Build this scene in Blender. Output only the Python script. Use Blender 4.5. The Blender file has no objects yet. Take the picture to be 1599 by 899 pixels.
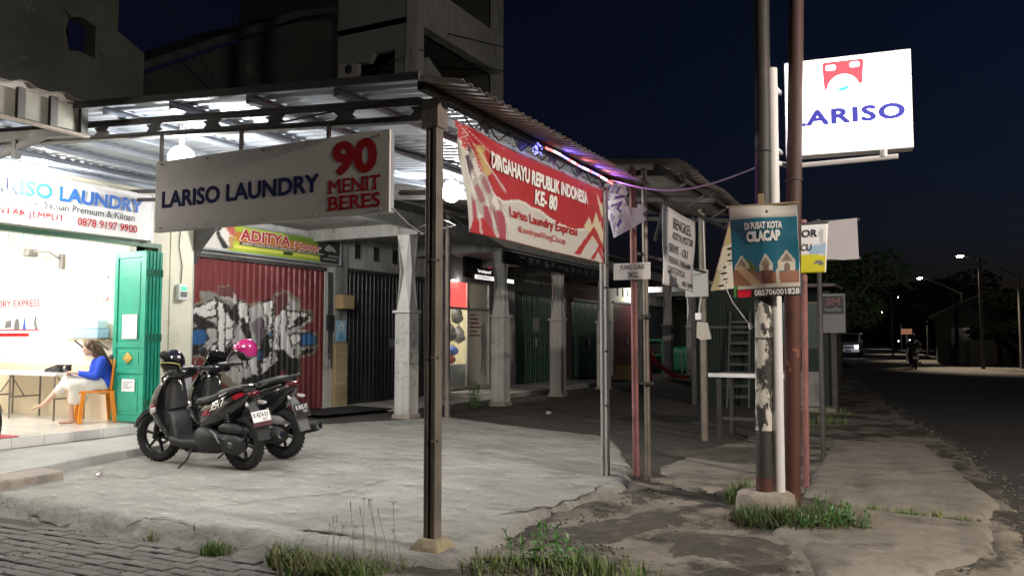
import bpy, bmesh, math, random
import numpy as np
from mathutils import Vector, Matrix
random.seed(7)
R = math.radians
PI = math.pi
scene = bpy.context.scene
COL = scene.collection

# ---------------------------------------------------------------- camera
cam_d = bpy.data.cameras.new('camera')
cam = bpy.data.objects.new('camera', cam_d)
COL.objects.link(cam)
cam.location = (0, 0, 1.37)
cam.rotation_euler = (R(93.61), 0, R(27.0))
cam_d.sensor_width = 36
cam_d.lens = 28.71
cam_d.clip_start = 0.05
cam_d.clip_end = 3000
scene.camera = cam

# ---------------------------------------------------------------- sky: last blue of dusk
world = bpy.data.worlds.new('World')
scene.world = world
world.use_nodes = True
wn, wl = world.node_tree.nodes, world.node_tree.links
sky = wn.new('ShaderNodeTexSky')
sky.sky_type = 'NISHITA'
sky.sun_disc = False
sky.sun_elevation = R(-2.3)
sky.sun_rotation = R(60)
sky.altitude = 0
sky.air_density = 1.0
sky.dust_density = 1.0
sky.ozone_density = 3.0
wl.new(sky.outputs['Color'], wn['Background'].inputs['Color'])
wn['Background'].inputs['Strength'].default_value = 0.085

scene.view_settings.view_transform = 'Standard'
scene.view_settings.look = 'None'
scene.view_settings.gamma = 1.0
scene.view_settings.exposure = 0.0

# lamp powers (watts): the lamps themselves are built with the things that carry them
POW = dict(bulb=185, bulb_far=150, bulb_back=170, sign_bulb=90, room=260, shop=190, street=3400, far_street=4000, neighbour=62, eave=60)

# ---------------------------------------------------------------- things, parts, tags
WL = {}                                  # world location of each object's frame


def link(o):
    COL.objects.link(o)
    return o


def tag(o, label=None, cat=None, group=None, kind=None):
    if label: o['label'] = label
    if cat: o['category'] = cat
    if group: o['group'] = group
    if kind: o['kind'] = kind
    return o


def thing(name, label, cat, loc=(0, 0, 0), group=None):
    o = link(bpy.data.objects.new(name, None))
    o.empty_display_size = 0.2
    o.location = loc
    WL[o.name] = Vector(loc)
    return tag(o, label, cat, group)


def adopt(o, parent):
    o.parent = parent
    return o


def copy_tree(o, parent=None):
    c = o.copy()
    COL.objects.link(c)
    if parent: c.parent = parent
    for ch in list(o.children):
        copy_tree(ch, c)
    return c


def inst(name, me, parent, loc, rot=(0, 0, 0), scale=None):
    o = link(bpy.data.objects.new(name, me))
    off = WL.get(parent.name, Vector()) if parent else Vector()
    o.location = Vector(loc) - off
    o.rotation_euler = rot
    if scale: o.scale = scale
    if parent: o.parent = parent
    return o


class MB:
    """collects shapes into one mesh, in world coordinates"""
    def __init__(s):
        s.v = []; s.f = []; s.m = []; s.k = 0; s.xf = None

    def add(s, vs, fs, xf=None):
        b = len(s.v)
        for p in vs:
            p = Vector(p)
            if xf is not None: p = xf @ p
            if s.xf is not None: p = s.xf @ p
            s.v.append(p)
        for f in fs:
            s.f.append([b + i for i in f]); s.m.append(s.k)
        return s

    def box(s, x0, x1, y0, y1, z0, z1, xf=None):
        vs = [(x, y, z) for z in (z0, z1) for y in (y0, y1) for x in (x0, x1)]
        return s.add(vs, [(0, 2, 3, 1), (4, 5, 7, 6), (0, 1, 5, 4), (2, 6, 7, 3), (0, 4, 6, 2), (1, 3, 7, 5)], xf)

    def bar(s, p, q, w, h=None, up=(0, 0, 1)):
        """rectangular bar from p to q"""
        h = h or w
        p, q = Vector(p), Vector(q)
        d = (q - p).normalized()
        u = Vector(up)
        if abs(d.dot(u)) > 0.98: u = Vector((1, 0, 0))
        a = d.cross(u).normalized(); b = a.cross(d).normalized()
        vs = []
        for c in (p, q):
            for i, j in ((-1, -1), (1, -1), (1, 1), (-1, 1)):
                vs.append(c + a * (i * w / 2) + b * (j * h / 2))
        return s.add(vs, [(3, 2, 1, 0), (4, 5, 6, 7), (0, 1, 5, 4), (1, 2, 6, 5), (2, 3, 7, 6), (3, 0, 4, 7)])

    def tube(s, pts, r, n=8, cap=True):
        """round tube along a path; r a number or one per point"""
        pts = [Vector(p) for p in pts]
        rs = r if isinstance(r, (list, tuple)) else [r] * len(pts)
        d0 = (pts[1] - pts[0]).normalized()
        a = d0.orthogonal().normalized()
        vs = []
        for i, p in enumerate(pts):
            if i == 0: d = pts[1] - pts[0]
            elif i == len(pts) - 1: d = pts[-1] - pts[-2]
            else: d = (pts[i + 1] - pts[i]).normalized() + (pts[i] - pts[i - 1]).normalized()
            d = d.normalized()
            a = (a - d * a.dot(d)).normalized()
            b = d.cross(a)
            for k in range(n):
                t = 2 * PI * k / n
                vs.append(p + (a * math.cos(t) + b * math.sin(t)) * rs[i])
        fs = []
        for i in range(len(pts) - 1):
            for k in range(n):
                k2 = (k + 1) % n
                fs.append((i * n + k, i * n + k2, (i + 1) * n + k2, (i + 1) * n + k))
        if cap:
            fs.append(tuple(reversed(range(n))))
            fs.append(tuple(range((len(pts) - 1) * n, len(pts) * n)))
        return s.add(vs, fs)

    def lathe(s, prof, n=16, xf=None, cap=True):
        """profile of (r, z) turned round z"""
        vs = []
        for r, z in prof:
            for k in range(n):
                t = 2 * PI * k / n
                vs.append((r * math.cos(t), r * math.sin(t), z))
        fs = []
        for i in range(len(prof) - 1):
            for k in range(n):
                k2 = (k + 1) % n
                fs.append((i * n + k, i * n + k2, (i + 1) * n + k2, (i + 1) * n + k))
        if cap:
            fs.append(tuple(reversed(range(n))))
            fs.append(tuple(range((len(prof) - 1) * n, len(prof) * n)))
        return s.add(vs, fs, xf)

    def ball(s, c, rx, ry=None, rz=None, n=12, m=8, xf=None):
        ry = ry or rx; rz = rz or rx
        vs = []; fs = []
        for i in range(m + 1):
            a = PI * i / m
            for k in range(n):
                t = 2 * PI * k / n
                vs.append((c[0] + rx * math.sin(a) * math.cos(t), c[1] + ry * math.sin(a) * math.sin(t), c[2] - rz * math.cos(a)))
        for i in range(m):
            for k in range(n):
                k2 = (k + 1) % n
                fs.append((i * n + k, i * n + k2, (i + 1) * n + k2, (i + 1) * n + k))
        return s.add(vs, fs, xf)

    def torus(s, R0, r, rz=None, n=28, m=8, xf=None):
        """ring round the y axis"""
        rz = rz or r
        vs = []; fs = []
        for i in range(n):
            a = 2 * PI * i / n
            for k in range(m):
                t = 2 * PI * k / m
                q = R0 + r * math.cos(t)
                vs.append((q * math.cos(a), rz * math.sin(t), q * math.sin(a)))
        for i in range(n):
            for k in range(m):
                i2 = (i + 1) % n; k2 = (k + 1) % m
                fs.append((i * m + k, i2 * m + k, i2 * m + k2, i * m + k2))
        return s.add(vs, fs, xf)

    def prism(s, poly, axis, t0, t1):
        """polygon in the plane across axis, pushed from t0 to t1. axis x: (y,z); y: (x,z); z: (x,y)"""
        def P(a, b, t):
            return (t, a, b) if axis == 'x' else (a, t, b) if axis == 'y' else (a, b, t)
        n = len(poly)
        vs = [P(a, b, t0) for a, b in poly] + [P(a, b, t1) for a, b in poly]
        fs = [tuple(reversed(range(n))), tuple(range(n, 2 * n))]
        for i in range(n):
            j = (i + 1) % n
            fs.append((i, j, n + j, n + i))
        return s.add(vs, fs)

    def loft(s, secs, n=16, cap=True):
        """sections along x: (x, yc, zc, half width, half height, squareness[, lean])"""
        vs = []
        for sec in secs:
            x, yc, zc, hw, hh, e = sec[:6]
            ln = sec[6] if len(sec) > 6 else 0
            for k in range(n):
                t = 2 * PI * k / n
                c, q = math.cos(t), math.sin(t)
                y = hw * math.copysign(abs(c) ** (2 / e), c)
                z = hh * math.copysign(abs(q) ** (2 / e), q)
                vs.append((x + ln * z, yc + y, zc + z))
        fs = []
        for i in range(len(secs) - 1):
            for k in range(n):
                k2 = (k + 1) % n
                fs.append((i * n + k, i * n + k2, (i + 1) * n + k2, (i + 1) * n + k))
        if cap:
            fs.append(tuple(reversed(range(n))))
            fs.append(tuple(range((len(secs) - 1) * n, len(secs) * n)))
        return s.add(vs, fs)

    def mesh(s, name, mats, off=None):
        me = bpy.data.meshes.new(name)
        vs = [p - off for p in s.v] if off is not None else s.v
        me.from_pydata([tuple(p) for p in vs], [], s.f)
        for m in (mats if isinstance(mats, (list, tuple)) else [mats]):
            me.materials.append(m)
        if any(s.m):
            me.polygons.foreach_set('material_index', s.m)
        bm = bmesh.new(); bm.from_mesh(me)
        bmesh.ops.recalc_face_normals(bm, faces=bm.faces)
        bm.to_mesh(me); bm.free()
        return me

    def each(s, name, mats, parent=None, **kw):
        """every separate piece as an object of its own"""
        par = list(range(len(s.v)))

        def root(i):
            while par[i] != i:
                par[i] = par[par[i]]; i = par[i]
            return i
        for f in s.f:
            a = root(f[0])
            for i in f[1:]: par[root(i)] = a
        groups = {}
        for f in s.f: groups.setdefault(root(f[0]), []).append(f)
        out = []
        for fs in groups.values():
            used = sorted({i for f in fs for i in f}); ix = {i: k for k, i in enumerate(used)}
            b = MB(); b.v = [s.v[i] for i in used]; b.f = [[ix[i] for i in f] for f in fs]; b.m = [0] * len(fs)
            out.append(b.build(name, mats, parent, **kw))
        return out

    def build(s, name, mats, parent=None, smooth=False, bevel=0, seg=2, kind=None, label=None, recalc=True):
        off = WL.get(parent.name, Vector()) if parent else None
        me = s.mesh(name, mats, off)
        if smooth:
            me.polygons.foreach_set('use_smooth', [True] * len(me.polygons))
            try: me.set_sharp_from_angle(angle=R(42))
            except Exception: pass
        o = link(bpy.data.objects.new(name, me))
        if parent:
            o.parent = parent
            WL[o.name] = off
        if bevel:
            b = o.modifiers.new('bevel', 'BEVEL'); b.width = bevel; b.segments = seg
            b.limit_method = 'ANGLE'; b.angle_limit = R(40)
        if kind: o['kind'] = kind
        if label: o['label'] = label
        return o


# ---------------------------------------------------------------- materials
def newmat(name):
    m = bpy.data.materials.new(name); m.use_nodes = True
    nt = m.node_tree
    return m, nt, nt.nodes, nt.links, nt.nodes['Principled BSDF']


def rgba(c):
    return (c[0], c[1], c[2], 1)


def mat(name, col, rough=0.6, metal=0.0, var=None, stain=None, stain2=None, bump=None, streak=None, coat=0, rnd=0, spec=None, attr=None, wear=None, trans=0, grit=None, stretch=None):
    """var=(colour, scale) soft mottling; stain=(colour, scale, low, high[, zsquash]) shaped dirt; streak=(colour, amount) runs down; bump=(scale, strength); rnd=value spread from piece to piece"""
    m, nt, N, L, P = newmat(name)
    P.inputs['Roughness'].default_value = rough
    P.inputs['Metallic'].default_value = metal
    if coat:
        P.inputs['Coat Weight'].default_value = coat
        P.inputs['Coat Roughness'].default_value = 0.12
    if trans: P.inputs['Transmission Weight'].default_value = trans
    if spec is not None: P.inputs['Specular IOR Level'].default_value = spec
    tc = N.new('ShaderNodeTexCoord')
    OBJ = tc.outputs['Object']
    if stretch:
        mp0 = N.new('ShaderNodeMapping'); mp0.inputs['Scale'].default_value = stretch
        L.new(OBJ, mp0.inputs['Vector']); OBJ = mp0.outputs[0]
    if attr:
        a = N.new('ShaderNodeAttribute'); a.attribute_name = attr
        out = a.outputs['Color']
    else:
        rg = N.new('ShaderNodeRGB'); rg.outputs[0].default_value = rgba(col)
        out = rg.outputs[0]

    def noise(scale, detail=6, rgh=0.6, zs=1.0):
        t = N.new('ShaderNodeTexNoise'); t.inputs['Scale'].default_value = scale
        t.inputs['Detail'].default_value = detail; t.inputs['Roughness'].default_value = rgh
        if zs != 1.0:
            mp = N.new('ShaderNodeMapping'); mp.inputs['Scale'].default_value = (1, 1, zs)
            L.new(OBJ, mp.inputs['Vector']); L.new(mp.outputs[0], t.inputs['Vector'])
        else:
            L.new(OBJ, t.inputs['Vector'])
        return t

    def mix(fac, a, b, mode='MIX'):
        x = N.new('ShaderNodeMix'); x.data_type = 'RGBA'; x.blend_type = mode
        if isinstance(fac, float): x.inputs[0].default_value = fac
        else: L.new(fac, x.inputs[0])
        L.new(a, x.inputs[6])
        if isinstance(b, tuple): x.inputs[7].default_value = rgba(b)
        else: L.new(b, x.inputs[7])
        return x.outputs[2]

    def ramp(t, lo, hi):
        r = N.new('ShaderNodeMapRange'); r.inputs[1].default_value = lo; r.inputs[2].default_value = hi
        r.clamp = True
        L.new(t.outputs[0], r.inputs[0])
        return r.outputs[0]
    if rnd:
        oi = N.new('ShaderNodeObjectInfo')
        h = N.new('ShaderNodeHueSaturation')
        mr = N.new('ShaderNodeMapRange'); mr.inputs[3].default_value = 1 - rnd; mr.inputs[4].default_value = 1 + rnd
        L.new(oi.outputs['Random'], mr.inputs[0]); L.new(mr.outputs[0], h.inputs['Value'])
        L.new(out, h.inputs['Color']); out = h.outputs[0]
    if var:
        t = noise(var[1], 5)
        out = mix(ramp(t, 0.35, 0.65), out, tuple(var[0]))
    for st in (stain, stain2, grit):
        if st:
            t = noise(st[1], 9, 0.68, st[4] if len(st) > 4 else 1.0)
            out = mix(ramp(t, st[2], st[3]), out, tuple(st[0]))
    if streak:
        t = noise(9.0, 4, 0.6, 0.08)
        r = ramp(t, 0.45, 0.75)
        mm = N.new('ShaderNodeMath'); mm.operation = 'MULTIPLY'; mm.inputs[1].default_value = streak[1]
        L.new(r, mm.inputs[0])
        out = mix(mm.outputs[0], out, tuple(streak[0]))
    L.new(out, P.inputs['Base Color'])
    if wear:
        t = noise(wear, 6); r = N.new('ShaderNodeMapRange')
        r.inputs[1].default_value = .3; r.inputs[2].default_value = .7
        r.inputs[3].default_value = max(0.02, rough - .18); r.inputs[4].default_value = min(1, rough + .18)
        L.new(t.outputs[0], r.inputs[0]); L.new(r.outputs[0], P.inputs['Roughness'])
    if bump:
        t = noise(bump[0], 8, 0.65)
        b = N.new('ShaderNodeBump'); b.inputs['Strength'].default_value = bump[1]; b.inputs['Distance'].default_value = 0.02
        L.new(t.outputs[0], b.inputs['Height']); L.new(b.outputs[0], P.inputs['Normal'])
    return m


def glow(name, col, strength):
    m, nt, N, L, P = newmat(name)
    P.inputs['Base Color'].default_value = rgba(col)
    P.inputs['Emission Color'].default_value = rgba(col)
    P.inputs['Emission Strength'].default_value = strength
    return m


def glass(name, col, rough=0.05, alpha=0.25):
    m, nt, N, L, P = newmat(name)
    P.inputs['Base Color'].default_value = rgba(col)
    P.inputs['Roughness'].default_value = rough
    P.inputs['Alpha'].default_value = alpha
    return m


K = {}
K['pad'] = mat('lot concrete', (.335, .325, .295), .85, var=((.235, .228, .205), 1.3), stain=((.155, .15, .133), 2.8, .49, .70), stain2=((.42, .41, .375), 5.5, .56, .70), bump=(11, 1.0), grit=((.07, .066, .058), 26, .58, .68), stretch=(.8, 1.25, 1))
K['soil'] = mat('damp gritty soil', (.085, .075, .06), .95, var=((.05, .044, .035), 4), stain=((.15, .135, .11), 5, .54, .68), bump=(22, 1.0), grit=((.20, .18, .15), 40, .60, .70))
K['earth'] = mat('packed dark earth', (.06, .052, .042), .95, var=((.036, .032, .026), 2.0), stain=((.12, .108, .09), 1.3, .57, .72), bump=(14, .6))
K['verge'] = mat('worn verge concrete', (.25, .225, .185), .92, var=((.15, .132, .105), 2.3), stain=((.04, .034, .026), 1.5, .46, .56), stain2=((.33, .30, .25), 5.5, .60, .74), bump=(18, .9), grit=((.06, .052, .042), 30, .56, .68))
K['slab'] = mat('driveway slab concrete', (.26, .236, .20), .9, var=((.17, .153, .128), 2.1), stain=((.075, .066, .052), 2.2, .53, .70), stain2=((.32, .29, .25), 7, .6, .74), bump=(16, .8), grit=((.09, .08, .065), 34, .58, .70))
K['asphalt'] = mat('asphalt', (.055, .05, .045), .88, var=((.04, .037, .034), 1.2), stain=((.085, .075, .065), 4, .55, .75), bump=(60, .4))
K['brick'] = mat('paving brick', (.13, .127, .116), .9, var=((.085, .083, .075), 7), stain=((.20, .195, .178), 11, .60, .75), bump=(40, .5), rnd=.22)
K['joint'] = mat('paving joint sand', (.06, .053, .042), 1.0, bump=(50, .6))
K['cream'] = mat('cream painted plaster', (.70, .67, .54), .8, stain=((.50, .47, .37), 1.6, .58, .75), bump=(30, .12))
K['lavender'] = mat('lavender plinth paint', (.42, .41, .45), .8, stain=((.3, .29, .3), 3, .55, .75), bump=(30, .1))
K['room'] = mat('room wall paint', (.80, .77, .66), .7, bump=(40, .06))
K['roomlow'] = mat('room wall peach paint', (.72, .60, .44), .7, bump=(40, .06))
K['tile'] = mat('glazed floor tile', (.72, .71, .67), .16, rnd=.05, var=((.66, .65, .62), 3))
K['stepstone'] = mat('apron concrete', (.42, .41, .385), .8, var=((.34, .33, .31), 2), stain=((.24, .23, .21), 4, .58, .72), bump=(20, .3))
K['plaster'] = mat('old grey plaster', (.33, .33, .31), .9, var=((.24, .24, .225), 1.5), stain=((.10, .10, .092), 2.2, .54, .70, .5), streak=((.12, .12, .11), .5), bump=(16, .35))
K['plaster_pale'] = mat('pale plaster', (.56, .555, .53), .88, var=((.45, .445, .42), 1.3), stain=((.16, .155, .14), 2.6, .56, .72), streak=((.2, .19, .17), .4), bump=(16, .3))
K['plaster_black'] = mat('black plaster', (.03, .032, .028), .95, var=((.018, .019, .017), 1.1), stain=((.07, .07, .06), 2.0, .60, .72), bump=(9, .6))  # nearly black base with slightly paler patches
K['plaster_dark'] = mat('dark plaster', (.075, .08, .065), .95, var=((.038, .042, .034), 1.1), stain=((.15, .155, .13), 2.1, .60, .74), bump=(9, .6))  # very dark olive grey base with paler patches
K['pink'] = mat('faded pink plaster', (.33, .19, .20), .9, stain=((.2, .12, .12), 2.5, .52, .7), bump=(16, .3))
K['band'] = mat('streaked concrete band', (.34, .335, .32), .9, var=((.25, .25, .24), 1.2), stain=((.14, .14, .13), 2, .55, .7, .4), streak=((.15, .15, .14), .5), bump=(12, .3))  # grey concrete with its own stains and runs
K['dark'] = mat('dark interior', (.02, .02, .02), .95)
K['steel'] = mat('primed steel', (.22, .188, .16), .55, .3, var=((.15, .128, .108), 5), stain=((.20, .13, .085), 6, .60, .72), bump=(50, .15))
K['steeldark'] = mat('weathered dark steel', (.09, .088, .085), .6, .4, var=((.06, .058, .055), 4), stain=((.14, .11, .09), 7, .6, .7), bump=(50, .1))
K['zinc'] = mat('zinc roof sheet', (.40, .44, .49), .45, .35, var=((.31, .34, .385), 3), stain=((.33, .30, .27), 5, .62, .74))
K['zincold'] = mat('weathered brown roof sheet', (.19, .16, .145), .7, .2, var=((.13, .11, .1), 4), stain=((.26, .23, .2), 6, .58, .72))
K['greyfascia'] = mat('grey fascia sheet', (.22, .215, .18), .65, .2, var=((.15, .147, .125), 3), stain=((.32, .31, .27), 4, .58, .72))
K['whitepost'] = mat('white painted post', (.66, .65, .63), .6, var=((.55, .54, .52), 4), stain=((.22, .19, .16), 7, .6, .72))
K['redpost'] = mat('faded red post', (.30, .12, .115), .7, var=((.2, .085, .08), 6), stain=((.1, .07, .06), 9, .58, .7))
K['panelwhite'] = mat('white sign panel', (.66, .625, .60), .45, var=((.60, .565, .54), 1.5), stain=((.5, .47, .45), 3, .62, .75))
K['sheetwhite'] = mat('white banner vinyl', (.72, .71, .70), .5, bump=(8, .2))
K['navy'] = mat('navy lettering', (.018, .022, .11), .85, spec=.15)
K['redink'] = mat('red lettering', (.40, .012, .018), .85, spec=.15)
K['blackink'] = mat('black lettering', (.012, .012, .014), .6)
K['whiteink'] = mat('white lettering', (.78, .76, .73), .55)
K['blueink'] = mat('blue lettering', (.03, .10, .52), .5)
K['skyink'] = mat('sky blue lettering', (.015, .11, .42), .5)
K['greenframe'] = mat('dark green paint', (.03, .12, .065), .45)
K['green'] = mat('green door paint', (.02, .33, .215), .38, var=((.018, .27, .175), 3), stain=((.03, .2, .13), 6, .62, .75))
K['brass'] = mat('brass ornament', (.55, .36, .10), .35, .7)
K['paper'] = mat('white paper', (.8, .8, .78), .8)
K['painted'] = mat('spray painted shutter', (1, 1, 1), .5, .1, attr='paint', stain=((.12, .05, .05), 4, .66, .78), wear=8)
K['print'] = mat('printed vinyl', (1, 1, 1), .42, attr='paint', wear=5)
K['shutblack'] = mat('black shutter paint', (.025, .025, .027), .38, .3, stain=((.05, .048, .046), 6, .6, .72), wear=9)
K['shutgreen'] = mat('dark green shutter paint', (.018, .075, .038), .5, .1, stain=((.03, .06, .035), 5, .6, .72), wear=9)
K['shutmaroon'] = mat('maroon shutter paint', (.09, .030, .032), .5, .1, wear=9)
K['shutnavy'] = mat('slate blue shutter paint', (.025, .032, .045), .5, .1, wear=9)
K['tyre'] = mat('tyre rubber', (.014, .014, .014), .85, bump=(40, .3))
K['bikeblack'] = mat('black bike paint', (.009, .009, .010), .2, 0, coat=.8, stain=((.05, .047, .043), 5, .62, .78), wear=6)
K['bikematt'] = mat('matt black plastic', (.02, .02, .021), .55)
K['seat'] = mat('seat vinyl', (.035, .034, .034), .48, bump=(120, .15))
K['bikegrey'] = mat('grey bike plastic', (.14, .14, .145), .5)
K['bikered'] = mat('red bike decal', (.26, .01, .02), .3)
K['chrome'] = mat('bright metal', (.62, .62, .63), .18, 1.0)
K['alloy'] = mat('engine alloy', (.20, .20, .205), .42, .8, var=((.12, .12, .12), 9))
K['rim'] = mat('dark wheel alloy', (.035, .035, .037), .35, .6)
K['lens'] = mat('clear lamp lens', (.55, .52, .52), .1, coat=.5)
K['lensred'] = mat('red lamp lens', (.09, .006, .009), .15, coat=.4)
K['pinkshell'] = mat('pink helmet shell', (.62, .035, .22), .22, coat=.7, stain=((.8, .45, .55), 5, .62, .7))
K['blackshell'] = mat('black helmet shell', (.012, .010, .022), .12, coat=.8)
K['gold'] = mat('gold helmet trim', (.42, .36, .12), .4)
K['orange'] = mat('orange chair plastic', (.80, .26, .015), .4)
K['skin'] = mat('skin', (.62, .40, .29), .55, var=((.58, .36, .25), 6))
K['hair'] = mat('brown hair', (.065, .03, .015), .45, streak=((.2, .1, .05), .6))
K['cardigan'] = mat('blue cardigan knit', (.015, .065, .52), .85, bump=(90, .3))
K['skirt'] = mat('white patterned skirt', (.74, .70, .63), .85, stain=((.55, .48, .40), 16, .56, .66), bump=(12, .3))
K['wood'] = mat('raw wood', (.34, .24, .14), .8, streak=((.2, .13, .07), .7), bump=(20, .3))
K['tabletop'] = mat('white table plastic', (.75, .74, .72), .45)
K['shoe'] = mat('black trainer fabric', (.02, .02, .022), .8, bump=(60, .2))
K['bluebox'] = mat('pale blue plastic', (.35, .60, .80), .3)
K['matred'] = mat('pink mat pile', (.55, .12, .15), .95, bump=(80, .5))
K['fan'] = mat('grey fan plastic', (.16, .15, .14), .5)
K['stonecap'] = mat('pillar cap plaster', (.5, .49, .47), .85, bump=(20, .2))
K['bamboo'] = mat('tan cladding strip', (.46, .36, .21), .7, rnd=.12, stain=((.3, .22, .12), 9, .58, .7))
K['cardboard'] = mat('cardboard', (.36, .25, .12), .9, bump=(20, .15))
K['polepeel'] = mat('black pole with peeling paper', (.03, .026, .025), .7, stain=((.50, .47, .42), 7, .49, .53, .55), stain2=((.34, .26, .15), 4.5, .60, .64, .4), bump=(25, .5))
K['poledark'] = mat('dark pole paint', (.032, .027, .025), .6, stain=((.09, .05, .04), 6, .6, .7, .4), bump=(30, .2))
K['polewhite'] = mat('white pole paint', (.62, .60, .59), .55, stain=((.40, .37, .34), 5, .58, .72, .3), bump=(30, .15))
K['polerust'] = mat('rusty red pole', (.085, .028, .02), .7, .1, var=((.075, .025, .018), 4), stain=((.34, .12, .07), 9, .60, .66, .5), stain2=((.02, .016, .015), 3, .56, .66, .5), bump=(30, .3))
K['polerustdark'] = mat('dark upper rusty pole', (.06, .03, .025), .65, .1, stain=((.14, .08, .06), 9, .6, .7, .4), bump=(30, .2))
K['footing'] = mat('footing concrete', (.33, .29, .25), .95, stain=((.2, .16, .12), 5, .5, .7), bump=(25, .7))
K['plinthyellow'] = mat('ochre washed footing', (.36, .31, .20), .95, stain=((.16, .14, .10), 7, .46, .66), bump=(25, .7))
K['grass'] = mat('grass blade', (.11, .21, .05), .6, var=((.19, .21, .08), 6))
K['pebble'] = mat('dusty pebble', (.13, .117, .098), .95, rnd=.2)
K['grassdark'] = mat('dark weed blade', (.055, .10, .03), .65, var=((.10, .12, .045), 5))
K['grassdry'] = mat('dry grass stalk', (.16, .12, .075), .8)
K['leaf'] = mat('weed leaf', (.06, .17, .035), .45, var=((.10, .24, .05), 5))
K['leafdark'] = mat('dark tree leaf', (.04, .07, .028), .6, var=((.06, .10, .035), 1.5))
K['bark'] = mat('bark', (.09, .07, .05), .95, bump=(12, .8))
K['cable'] = mat('black cable', (.018, .018, .018), .6)
K['cablewhite'] = mat('white cable', (.55, .55, .53), .5)
K['tarp'] = mat('green tarpaulin', (.03, .22, .12), .5, stain=((.02, .14, .08), 3, .5, .7), bump=(6, .8))
K['slide'] = mat('red slide plastic', (.42, .03, .03), .35)
K['vanwhite'] = mat('white van paint', (.62, .62, .62), .3, coat=.5)
K['vanglass'] = mat('dark van glass', (.015, .017, .02), .08)
K['yellow'] = mat('yellow paint', (.62, .55, .03), .5)
K['boxwhite'] = mat('lamp housing white', (.75, .75, .75), .4)
K['litter'] = mat('litter', (.55, .54, .52), .7)
K['jacket'] = mat('dark jacket', (.02, .02, .025), .8)
K['stall'] = mat('dark green zinc', (.014, .026, .018), .6, .2, stain=((.028, .032, .024), 4, .55, .7, .3))
K['glasspane'] = glass('shop glass', (.8, .85, .83), .04, .16)
K['frosted'] = glass('frosted window film', (.58, .57, .55), .35, .82)
K['ceil'] = mat('ceiling board', (.8, .79, .76), .8)
K['bulb'] = glow('lit bulb', (1, .98, .92), 40)
K['sodium'] = glow('lit street lantern', (1, .86, .68), 90)
K['tubelit'] = glow('lit tube', (1, .98, .92), 14)
K['face'] = glow('lit sign face', (1, .98, 1), 5.5)
K['facered'] = glow('lit red print', (.80, .10, .13), .85)
K['faceblue'] = glow('lit blue print', (.05, .05, .34), .9)
K['faceteal'] = glow('lit teal print', (.08, .78, .62), 1.0)
K['glowred'] = glow('lit red sign', (1, .10, .09), 1.4)
K['signwhite'] = glow('lit white letters', (1, .97, .9), 1.1)
K['signred'] = glow('lit red letters', (1, .02, .03), .8)
K['headlight'] = glow('lit headlight', (.86, .88, 1), 60)
K['ledr'] = glow('red led', (1, .12, .12), 5)
K['ledb'] = glow('blue led', (.15, .15, 1), 6)
K['ledw'] = glow('white led', (1, .9, 1), 4)
K['winlit'] = glow('lit far window', (.8, .87, 1), 3.0)
K['farred'] = glow('lit red far sign', (1, .06, .05), .5)
K['faryellow'] = glow('dim lit yellow board', (.8, .6, .1), .035)
K['farorange'] = glow('lit orange board', (1, .45, .25), .22)

# ---------------------------------------------------------------- lamps


def lamp(name, loc, power, col=(1, .97, .92), radius=.05, parent=None, spot=None, aim=None):
    d = bpy.data.lights.new(name, 'SPOT' if spot else 'POINT')
    d.energy = power; d.color = col; d.shadow_soft_size = radius
    if spot: d.spot_size = spot; d.spot_blend = .6
    o = link(bpy.data.objects.new(name, d))
    o.location = Vector(loc) - (WL.get(parent.name, Vector()) if parent else Vector())
    if aim is not None:
        o.rotation_euler = (Vector(aim) - Vector(loc)).to_track_quat('-Z', 'Y').to_euler()
    if parent: o.parent = parent
    return o


# ---------------------------------------------------------------- lettering
GLYPH = {}


def glyphs(txt, bold=0.0, shear=0.0, spacing=1.0, res=3):
    key = (txt, bold, shear, spacing)
    if key in GLYPH: return GLYPH[key]
    cu = bpy.data.curves.new('t', 'FONT')
    cu.body = txt; cu.size = 1; cu.shear = shear; cu.space_character = spacing
    cu.resolution_u = res; cu.align_x = 'LEFT'
    ob = bpy.data.objects.new('t', cu)
    COL.objects.link(ob)
    dg = bpy.context.evaluated_depsgraph_get()
    me = bpy.data.meshes.new_from_object(ob.evaluated_get(dg))
    vs = np.array([tuple(v.co)[:2] for v in me.vertices])
    fs = [tuple(p.vertices) for p in me.polygons]
    if bold:
        # heavier strokes: the outline laid over itself in a small circle
        n0 = len(vs); k8 = 6 if bold < .03 else 10
        vs = np.vstack([vs + bold * np.array((math.cos(2 * PI * k / k8), math.sin(2 * PI * k / k8))) for k in range(k8)])
        fs = [tuple(i + k * n0 for i in f) for k in range(k8) for f in fs]
        lay = np.repeat(np.arange(k8), n0)
    else: lay = np.zeros(len(vs), int)
    lo, hi = vs.min(0), vs.max(0)
    vs = np.column_stack([(vs - lo) / np.maximum(hi - lo, 1e-6), lay])
    bpy.data.objects.remove(ob); bpy.data.curves.remove(cu); bpy.data.meshes.remove(me)
    GLYPH[key] = (vs, fs)
    return GLYPH[key]


def lettering(txt, surf, box, m, parent, bold=0.0, shear=0.0, spacing=1.0, name='lettering', lift=.004):
    """flat print: surf(u,v) -> point on the sign; box = (u0,v0,u1,v1) of the words' extent"""
    vs, fs = glyphs(txt, bold, shear, spacing)
    u0, v0, u1, v1 = box
    b = MB()
    pts = []
    for u, v, q in vs:
        pts.append(surf(u0 + (u1 - u0) * u, v0 + (v1 - v0) * v, lift + .00008 * q))
    b.add(pts, fs)
    return b.build(name, m, parent)


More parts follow.
